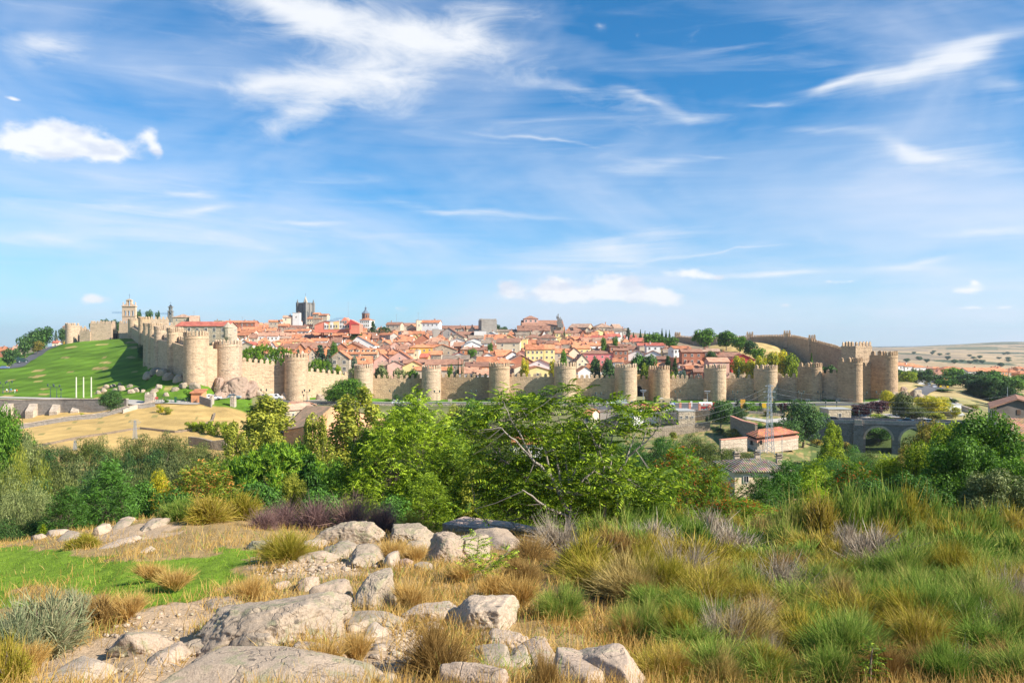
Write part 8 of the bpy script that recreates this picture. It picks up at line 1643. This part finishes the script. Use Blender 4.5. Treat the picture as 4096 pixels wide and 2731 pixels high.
# ---------------------------------------------------------------- stems, brooms and grasses
def stems(P,D,Ln,w,bend,rng=NR,droop=.0):
 n=len(P);D=D/np.linalg.norm(D,axis=1)[:,None];s=np.cross(D,unit(n,rng));s /= np.linalg.norm(s,axis=1)[:,None]+1e-9;s *= w
 bd=unit(n,rng)*bend;bd[:,2] -= droop;L_=np.asarray(Ln).reshape(-1,1)*np.ones((n,1));P1=P+D*L_*.5+bd*L_*.12;P2=P+D*L_+bd*L_*.5
 V=np.stack([P-s,P+s,P1-s*.85,P1+s*.85,P2-s*.25,P2+s*.25],1).reshape(-1,3);b=np.arange(n)[:,None]*6
 return V,np.concatenate([b+[0,1,3,2],b+[2,3,5,4]],0)
def stemmat(name,cs,var=.3,tr=.25):
 m=bpy.data.materials.new(name);m.use_nodes=True;t=m.node_tree;t.nodes.clear();out=t.nodes.new('ShaderNodeOutputMaterial');g=t.nodes.new('ShaderNodeNewGeometry');oi=t.nodes.new('ShaderNodeObjectInfo');v=coords(t,src='World')
 f=mathn(t,'ADD',mathn(t,'MULTIPLY',g.outputs['Random Per Island'],.55),mathn(t,'MULTIPLY',noise(t,v,.9,3),.45));f=mathn(t,'ADD',f,mathn(t,'MULTIPLY',mathn(t,'SUBTRACT',oi.outputs['Random'],.5),.3))
 c=ramp(t,f,[(.15+.7*i/(len(cs)-1),q) for i,q in enumerate(cs)]);d=t.nodes.new('ShaderNodeBsdfDiffuse');tr_=t.nodes.new('ShaderNodeBsdfTranslucent');mx=t.nodes.new('ShaderNodeMixShader');mx.inputs[0].default_value=tr
 t.links.new(c,d.inputs[0]);t.links.new(c,tr_.inputs[0]);t.links.new(d.outputs[0],mx.inputs[1]);t.links.new(tr_.outputs[0],mx.inputs[2]);t.links.new(mx.outputs[0],out.inputs[0]);return m
SM=dict(olive=stemmat('stem_olive',[(.15,.16,.015),(.33,.30,.035),(.44,.33,.06),(.52,.39,.12)]),green=stemmat('stem_green',[(.08,.16,.02),(.20,.31,.05),(.32,.38,.08),(.50,.42,.13)]),straw=stemmat('stem_straw',[(.28,.20,.06),(.44,.33,.11),(.58,.45,.18)]),
   grey=stemmat('stem_dead',[(.20,.15,.10),(.42,.34,.25),(.60,.51,.39)]),brown=stemmat('stem_brown',[(.17,.10,.03),(.34,.21,.07),(.46,.31,.11)]),dry=stemmat('grass_dry',[(.38,.22,.055),(.56,.36,.11),(.70,.50,.20)]),lawn=stemmat('grass_green',[(.12,.22,.015),(.20,.34,.03),(.32,.42,.06)],tr=.4),purple=stemmat('stem_purple',[(.12,.07,.07),(.27,.17,.16),(.40,.24,.17)]),sage=stemmat('stem_sage',[(.14,.18,.08),(.28,.32,.17),(.42,.36,.2)]))
def mk_broom(key,H,R_,nb,ns,w,mat,seed,spread=.42,low=.1,L=.62,bend=.5,droop=.1,core=True):
 rng=np.random.default_rng(seed);Ps=[];Ds=[];Ls=[]
 for k in range(nb):
  u=unit(1,rng)[0];u[2]=abs(u[2])*.9+low;u /= np.linalg.norm(u);q=rng.uniform(.22,.55)*(1+.25*math.sin(u[0]*5+seed));o=u*[R_,R_,H]*q
  d=u*.9+unit(ns,rng)*spread+np.array([0,0,.35]);Ps.append(o+rng.normal(size=(ns,3))*R_*.05);Ds.append(d);Ls.append(rng.uniform(.6,1.1,ns)*L*R_*rng.uniform(.8,1.2))
 P=np.concatenate(Ps);D=np.concatenate(Ds);Ln=np.concatenate(Ls);V,Fc=stems(P,D,Ln,w,bend,rng,droop)
 root=empty(key,(0,0,-500));root['proto']=1;link('stems',np_mesh('stems',V,Fc,[mat]),root)
 if core:
  mb=MB()
  for k in range(26):
   u=unit(1,rng)[0];u[2]=abs(u[2])+.3;u /= np.linalg.norm(u);mb.tube([(u[0]*.08,u[1]*.08,-.1),Vector(u*[R_*.3,R_*.3,H*.4])+Vector(rng.normal(size=3)*.05),u*[R_*.6,R_*.6,H*.62]],[.022,.014,.006],4,cap=False)
  mb.build('woody_base',BARK,root,world=False)
 PROTO[key]=(root,float(np.percentile(V[:,2],99)),2*float(np.percentile(np.hypot(V[:,0],V[:,1]),96)))
mk_broom('broom',1.3,1.1,90,44,.0055,SM['green'],31);mk_broom('broom_b',1.3,1.1,80,48,.0055,SM['olive'],32,spread=.5);mk_broom('broom_c',1.1,1.2,70,40,.006,SM['olive'],33,spread=.6,bend=.7)
mk_broom('broom_far',1.3,1.1,120,26,.010,SM['olive'],34,spread=.6,L=.42);mk_broom('broom_far_b',1.3,1.2,130,24,.010,SM['green'],35,spread=.65,L=.42)
mk_broom('dead_broom',.8,1.0,46,34,.0065,SM['grey'],36,spread=.5,low=-.1,L=.75,bend=.9,droop=.45);mk_broom('dead_star',.8,.8,1,60,.008,SM['grey'],37,spread=1.2,L=.9,bend=.3);mk_broom('tuft',.6,.42,26,46,.004,SM['dry'],38,spread=.35,low=.5,L=.95,bend=.6,core=False)
mk_broom('bramble',1.0,1.1,70,22,.007,SM['purple'],39,spread=.9,bend=1.3,L=.6);mk_broom('shrub',.8,.9,90,36,.007,SM['sage'],40,spread=.8,L=.3,bend=.6)
def bush(key,px,pyb,pyt,pxw,look,mat=None,lo=6,hi=44,group='brooms of the thicket',cat='shrub',name='broom_bush',Y=None):
 Y=Y or solveY(px,pyb,0,lo,hi) or 30;r=plant(key,px,pyt,Y,pxw,look=look,cat=cat,group=group,name=name)
 if mat:
  for ch in r.children:
   if ch.name.startswith('stems'): ch.material_slots[0].link='OBJECT';ch.material_slots[0].material=mat
 return r
for r in [('broom',3375,2665,2448,385,'bright green broom mound with fine upright stems near the bottom','green'),('broom',2245,2480,2340,225,'small spiky green broom right of the cracked slab','green'),('broom',2560,2560,2400,230,'spiky green broom behind the large pale block','green'),('broom_b',2720,2600,2420,200,'yellow-green broom right of the large pale block','olive'),
 ('dead_broom',2890,2620,2400,250,'big grey dead broom sweeping to the left','grey'),('dead_broom',3040,2560,2390,190,'grey dead broom right of the sweeping one','grey'),('dead_broom',3340,2465,2350,270,'pale grey dead broom fan in the middle of the thicket','grey'),('dead_broom',3900,2540,2420,260,'dark grey dead broom near the right edge','grey'),('dead_star',3880,2690,2540,180,'star-shaped dead broom at the bottom right','grey'),('dead_broom',3080,2660,2590,150,'small grey dead tuft at the bottom','grey'),
 ('broom_b',3060,2720,2560,260,'olive broom at the bottom edge, centre right','olive'),('broom_b',2880,2760,2620,260,'straw-tinged broom at the bottom edge','straw'),('broom',3700,2520,2330,330,'dark green broom mass at the right','green'),('broom',3940,2480,2280,300,'green broom with upright stems near the right edge','green'),('broom_b',4080,2600,2380,240,'spiky green broom cut by the right edge','green'),('dead_broom',4040,2700,2560,260,'brownish dead tangle at the bottom right corner','brown'),('dead_broom',3690,2700,2560,260,'dark dead tangle at the bottom','brown'),
 ('broom_c',1745,2700,2495,330,'reddish brown bushy heath shrub between the rocks','brown'),('broom',2180,2780,2620,110,'golden rush tuft at the bottom edge','brown'),('broom_b',1150,2240,2125,230,'dark olive broom before the outcrop','olive'),('shrub',335,2190,2138,130,'low olive shrub at the lawn edge','olive'),
 ('shrub',180,2600,2385,330,'sage green shrub with yellow flowers at the left','sage'),('shrub',60,2640,2450,260,'sage green shrub at the left edge','sage'),('shrub',410,2500,2390,200,'brown-leaved shrub above the path','brown'),('shrub',20,2740,2560,200,'yellowish shrub in the bottom left corner','olive'),('shrub',300,2480,2370,190,'grey-green low shrub behind the brown one','sage'),
 ('broom_far',830,2090,1985,190,'pale olive broom on the crest','olive'),('broom_far',720,2080,1995,160,'soft yellow-green broom on the crest','green'),('broom_far_b',960,2075,1975,180,'dull broom on the crest behind the sapling','olive'),('bramble',1130,2110,2000,190,'purple-brown bare bramble, left part','purple'),('bramble',1260,2112,1985,220,'purple-brown bare bramble, middle part','purple'),('bramble',1400,2112,1975,220,'purple-brown bare bramble, tallest part','purple'),('bramble',1530,2112,1995,190,'reddish bare bramble, right part','purple'),('bramble',1050,2115,2030,150,'low bramble beside the dry grass','purple'),('bramble',1660,2105,2030,140,'tangled low bramble above the outcrop','olive'),
 ('dead_broom',2230,2200,2060,260,'grey dead tangle at the foot of the bare-branched tree','grey'),('dead_broom',2120,2250,2130,240,'brown dead tangle under the bare-branched tree','brown'),('dead_broom',2330,2290,2150,260,'grey-brown tangle right of the bare-branched tree','grey'),('broom_b',2080,2330,2230,200,'brown shaded grass mound','brown')]:
 bush(r[0],r[1],r[2],r[3],r[4],r[5],SM[r[6]],group=None if r[0] in ('shrub',) else 'brooms and brambles of the foreground')
# rows of brooms filling the slope on the right
def thicket():
 for pyb,x0,st,wd,hh in ((2196,2440,118,190,(1985,2050)),(2225,2380,125,210,(2030,2090)),(2262,2400,135,230,(2080,2140)),(2305,2330,150,250,(2120,2190)),(2352,2380,165,270,(2160,2240)),(2405,2480,180,290,(2210,2290)),(2465,2600,200,310,(2265,2345)),(2535,2780,225,320,(2340,2420)),(2620,2720,240,330,(2430,2510)),(2730,2640,250,320,(2560,2620))):
  px=x0+rnd.uniform(0,60)
  while px < 4200:
   far=pyb < 2330;w=wd*rnd.uniform(.8,1.4);top=rnd.uniform(*hh)-6;k=rnd.random()
   if pyb < 2210: top=float(np.interp(px,[2440,2560,2850,3050,3200,3400,3620,3760,3950,4200],[2010,1995,2060,2075,1985,1945,1955,2010,2060,2055]))+rnd.uniform(-8,14)
   mt,look=('olive','olive-gold broom') if k < .46 else ('green','grey-green broom') if k < .84 else ('straw','straw-coloured broom') if k < .90 else ('brown','brown withered broom') if k < .925 else ('grey','dead grey broom')
   if px > 3500 and pyb > 2240 and mt == 'olive' and rnd.random() < .5: mt,look='green','grey-green broom'
   key=('broom_far','broom_far_b')[rnd.random() < .5] if far else rnd.choice(('broom','broom_b','broom_c'));key='dead_broom' if mt == 'grey' and not far else key
   bush(key,px,pyb,top,w,look,SM[mt]);px += st*rnd.uniform(.7,1.15)
thicket()
# grass: nobody could count it
def grass():
 def field(n,ylo,yhi,umax=.8):
  Y=1/NR.uniform(1/yhi,1/ylo,n);X=NR.uniform(-umax,umax,n)*Y;C,G=zones(X,Y);return X,Y,G
 def put(name,look,X,Y,Lr,w0,mat,bend,lean=.35,cat='grass'):
  n=len(X);P=np.stack([X,Y,ground(X,Y)-.01],1);D=np.stack([NR.normal(size=n)*lean+.12,NR.normal(size=n)*lean,np.ones(n)],1);V,Fc=stems(P,D,NR.uniform(*Lr,n),(w0*(.55+Y/24))[:,None],bend)
  tag(link(name,np_mesh(name,V,Fc,[mat])),look,cat,kind='stuff')
 # clumped dry grass
 X,Y,G=field(10500,6.5,43);k=(G == 0)|((G == 3) & (NR.random(len(X)) < .75))|((G == 2) & (NR.random(len(X)) < .03))|((G == 1) & (NR.random(len(X)) < .02));k &= (np.sin(X*1.9+np.sin(Y*1.3)*2)*np.cos(Y*1.5+X*.4) > -.35)
 X,Y=X[k],Y[k];m=17;r=.05+.012*Y;X2=np.repeat(X,m)+NR.normal(size=len(X)*m)*np.repeat(r,m);Y2=np.repeat(Y,m)+NR.normal(size=len(X)*m)*np.repeat(r,m)*1.3
 put('dry_grass','dry golden grass between the rocks and shrubs',X2,Y2,(.07,.27),.0042,SM['dry'],.8)
 X,Y,G=field(90000,8,40);k=G == 1;put('lawn_grass','short green grass of the near lawn',X[k],Y[k],(.03,.085),.005,SM['lawn'],.5,.6)
 X,Y,G=field(16000,6.5,36);k=(G == 0)|(G == 3);put('weeds','sparse green and sage weeds in the dry grass',X[k],Y[k],(.08,.25),.0045,SM['green'],.7,.6,'weeds')
grass()
for r in [('tuft',600,2330,2240,150,'tall straw tuft on the lawn edge'),('tuft',520,2480,2360,150,'golden straw tuft right of the brown shrub'),('tuft',700,2370,2260,170,'loose straw tuft behind the slab'),('tuft',2080,2440,2290,190,'tall golden tuft right of the cracked slab'),('tuft',1980,2400,2290,160,'golden tuft behind the cracked slab'),('tuft',1640,2440,2320,170,'straw tuft right of the lichen boulder'),
 ('tuft',1570,2250,2150,150,'golden tuft before the mottled boulder'),('tuft',1660,2260,2170,130,'golden tuft at the mottled boulder'),('tuft',1290,2700,2590,190,'pale dry oat tuft at the bottom'),('tuft',1430,2660,2580,150,'pale dry weeds before the brown bush'),('tuft',2700,2730,2600,220,'straw tuft right of the large pale block'),('tuft',2500,2560,2480,130,'straw tuft behind the large pale block'),('tuft',1850,2330,2250,160,'straw tuft under the leafy sprout'),('tuft',1000,2400,2330,130,'straw tuft left of the pinkish stones'),('tuft',120,2700,2600,170,'straw tuft by the path at the left')]:
 bush(*r[:6],SM['dry'],group='dry grass tufts',cat='grass tuft',name='grass_tuft')
# young tree and sprouts
plant('fir',945,1992,31,110,look='young yellow-green sapling with feathery branches on the crest',mat=LM['bright'],name='sapling');plant('fir',1010,2045,30.5,80,look='low feathery sapling right of the taller one',mat=LM['bright'],name='sapling');plant('fir',172,2095,31,46,look='thin bright sapling on the left crest',mat=LM['bright'],name='sapling')
def sprout(pts,Y,look,n,size,spread):
 P=[at(px,py,Y+dy) for px,py,dy in pts];t=thing('leafy_sprout',P[0],look,'sapling');m=MB();m.tube(P,[.018,.012,.005][:len(P)]+[.004]*(len(P)-3),5,cap=False);m.build('stem',BARK,t)
 cs=[np.array(P[i].lerp(P[i+1],f)) for i in range(len(P)-1) for f in np.linspace(0,1,n)];V=frond_tufts(cs[1:],5,size,spread);V=V-np.array(P[0]);link('crown',quadmesh('crown',V,LM['ail']),t)
Ys=solveY(1850,2330,0,8,40) or 20;sprout([(2040,2200,1.0),(1990,2245,.4),(1930,2280,0),(1830,2300,0)],Ys,'leafy ailanthus branch reaching over the dry grass',5,.36,.25);sprout([(1900,2300,0),(1908,2220,0),(1915,2150,0)],Ys+.3,'upright green sprout before the mottled boulder',5,.36,.22)
Ys=8.3;sprout([(3480,2715,0),(3482,2650,0),(3490,2590,0)],Ys,'small bright ailanthus seedling at the bottom of the thicket',4,.22,.1)
# the bare-branched tree of heaven in the middle
def hero():
 Y=27.0;Q=lambda x,y,d=0: at(1800+x*.4783,1500+y*.4783,Y+d-1.0);b=Q(985,1300);t=thing('ailanthus_tree',(b.x,b.y,gz(b.x,b.y)),'tree with pale bare forking branches and feathery leaves in the middle','tree');m=MB()
 L=[([(985,1330,0),(1000,1150,0),(900,960,-.3),(840,830,-.4),(700,720,-.7),(540,550,-1),(430,440,-1.1)],.085),([(1000,1150,0),(1015,1060,.2),(1110,880,.4),(1200,800,.5),(1235,640,.7),(1150,430,.9),(1050,290,1),(960,170,1)],.05),([(985,1180,0),(820,1110,-.8),(680,1010,-1.4),(600,955,-1.7)],.055),
      ([(1290,1180,1),(1300,960,1),(1400,830,1.1),(1480,690,1.2),(1600,590,1.1),(1700,500,1),(1755,420,.9)],.065),([(1290,950,1),(1280,740,.8),(1240,600,.6),(1180,480,.5)],.05),([(900,960,-.3),(640,880,.4),(540,770,.6),(430,710,.8),(345,590,.9),(300,520,1)],.05),([(870,1340,.5),(560,1290,.8),(330,1250,1),(225,1140,1.1),(200,1070,1.1)],.03),
      ([(930,970,-.2),(905,740,.3),(860,640,.4),(790,520,.4)],.05),([(1000,920,.3),(960,700,.5),(955,480,.6),(900,330,.6)],.045),([(1000,920,.4),(1060,760,.2),(1090,650,.2)],.04),([(1330,940,1.2),(1345,700,1.4),(1360,500,1.4),(1410,340,1.4)],.045),([(1480,690,1.2),(1520,560,1.4),(1560,460,1.5)],.035),([(840,830,-.4),(800,640,-.5),(700,440,-.6),(600,280,-.6)],.04),
      ([(430,710,.8),(400,560,.9),(360,400,1),(330,270,1)],.03),([(1600,590,1.1),(1640,480,1.2),(1680,360,1.2)],.03),([(700,720,-.7),(620,560,-.8),(500,360,-.8),(450,220,-.8)],.04),([(1235,640,.7),(1270,520,.8),(1300,420,.8)],.03),([(970,1400,0),(975,1250,0),(985,1160,0)],.1),([(560,1290,.8),(480,1180,.9),(420,1100,.9)],.02),([(1400,830,1.1),(1560,900,1.5),(1800,960,1.8),(1920,830,1.9)],.035)]
 tips=[]
 for p,r in L:
  P=[Q(*q) for q in p];S=[]
  for i in range(len(P)-1):
   for k in range(3): f=k/3;S.append(P[i].lerp(P[i+1],f)+Vector((rnd.uniform(-.03,.03),rnd.uniform(-.03,.03),rnd.uniform(-.03,.03)))*(i > 0))
  S.append(P[-1]);n=len(S);m.tube(S,[r*(1-.82*i/(n-1)) for i in range(n)],7,cap=False)
  for k in range(int(n*.35),n): tips.append(S[k])
 E=[(900,120,60,60,3),(1040,190,110,90,8),(450,200,90,60,5),(600,250,120,90,9),(350,290,100,80,7),(850,330,230,130,22),(500,400,260,110,22),(300,480,160,110,12),(1100,400,170,150,16),(1385,290,100,90,9),(1400,430,110,80,6),(1680,360,110,90,10),(1560,430,120,60,7),(1000,520,260,110,20),(700,560,220,120,20),(180,440,110,60,6),(1250,580,150,90,10),
         (300,830,220,190,30),(500,960,270,130,26),(820,940,220,110,20),(1100,980,260,110,24),(1420,900,220,130,22),(1650,960,250,120,20),(1300,1110,260,90,18),(700,1080,220,90,16),(300,1080,160,70,10),(1850,930,150,90,9),(1000,720,300,110,18),(600,720,200,90,12),(1300,760,150,90,9)]
 cs=[]
 for cx,cy,rx,ry,n in E:
  for k in range(int(n*(.62 if cy < 620 else .8))):
   a=rnd.uniform(0,6.28);q=math.sqrt(rnd.random());d=rnd.uniform(-.9,3.4) if cy > 600 else rnd.uniform(-1,2.6);c=Q(cx+rx*q*math.cos(a),cy+ry*q*math.sin(a),d);cs.append(np.array(c))
   s=min(tips,key=lambda p: (p-c).length)
   if (s-c).length < 2.2: m.tube([s,s.lerp(c,.55)+Vector((0,0,-.06)),c],[.016,.012,.006],4,cap=False)
 m.build('trunk',plain('bark_silver',(.33,.28,.23),.25,4,.9,.3,25),t,smooth=True)
 V=frond_tufts(cs,10,.92,.5)-np.array(t.location);link('crown',quadmesh('crown',V,LM['ail']),t)
hero()
strip_wall('stone_wall',[(1815,31,.5,at(0,2078,31).z),(1900,30.5,.5,at(0,2090,30.5).z),(2000,30,.5,at(0,2100,30).z),(2110,29,.5,at(0,2126,29).z),(2230,28,.5,at(0,2148,28).z)],.5,1.5,'low pinkish dry stone wall behind the smooth boulder',masonry('pinkish_drystone',(.52,.38,.30),(.38,.27,.22),.3,.15),drop=1)
for o in [o for o in bpy.data.objects if o.get('proto') and o.location.z < -400]:
 for ch in list(o.children): bpy.data.objects.remove(ch)
 bpy.data.objects.remove(o)
for o in bpy.data.objects:
 if 'proto' in o: del o['proto']

# the air: thin haze over the whole land
def haze():
 m=bpy.data.materials.new('haze');m.use_nodes=True;t=m.node_tree;t.nodes.clear();out=t.nodes.new('ShaderNodeOutputMaterial');v=t.nodes.new('ShaderNodeVolumePrincipled')
 v.inputs['Color'].default_value=(.80,.88,1,1);v.inputs['Density'].default_value=.00008;v.inputs['Anisotropy'].default_value=.3;t.links.new(v.outputs[0],out.inputs['Volume'])
 mb=MB();mb.box((0,4600,35),(21000,9500,330));o=mb.build('haze',m);tag(o,kind='stuff')
haze()
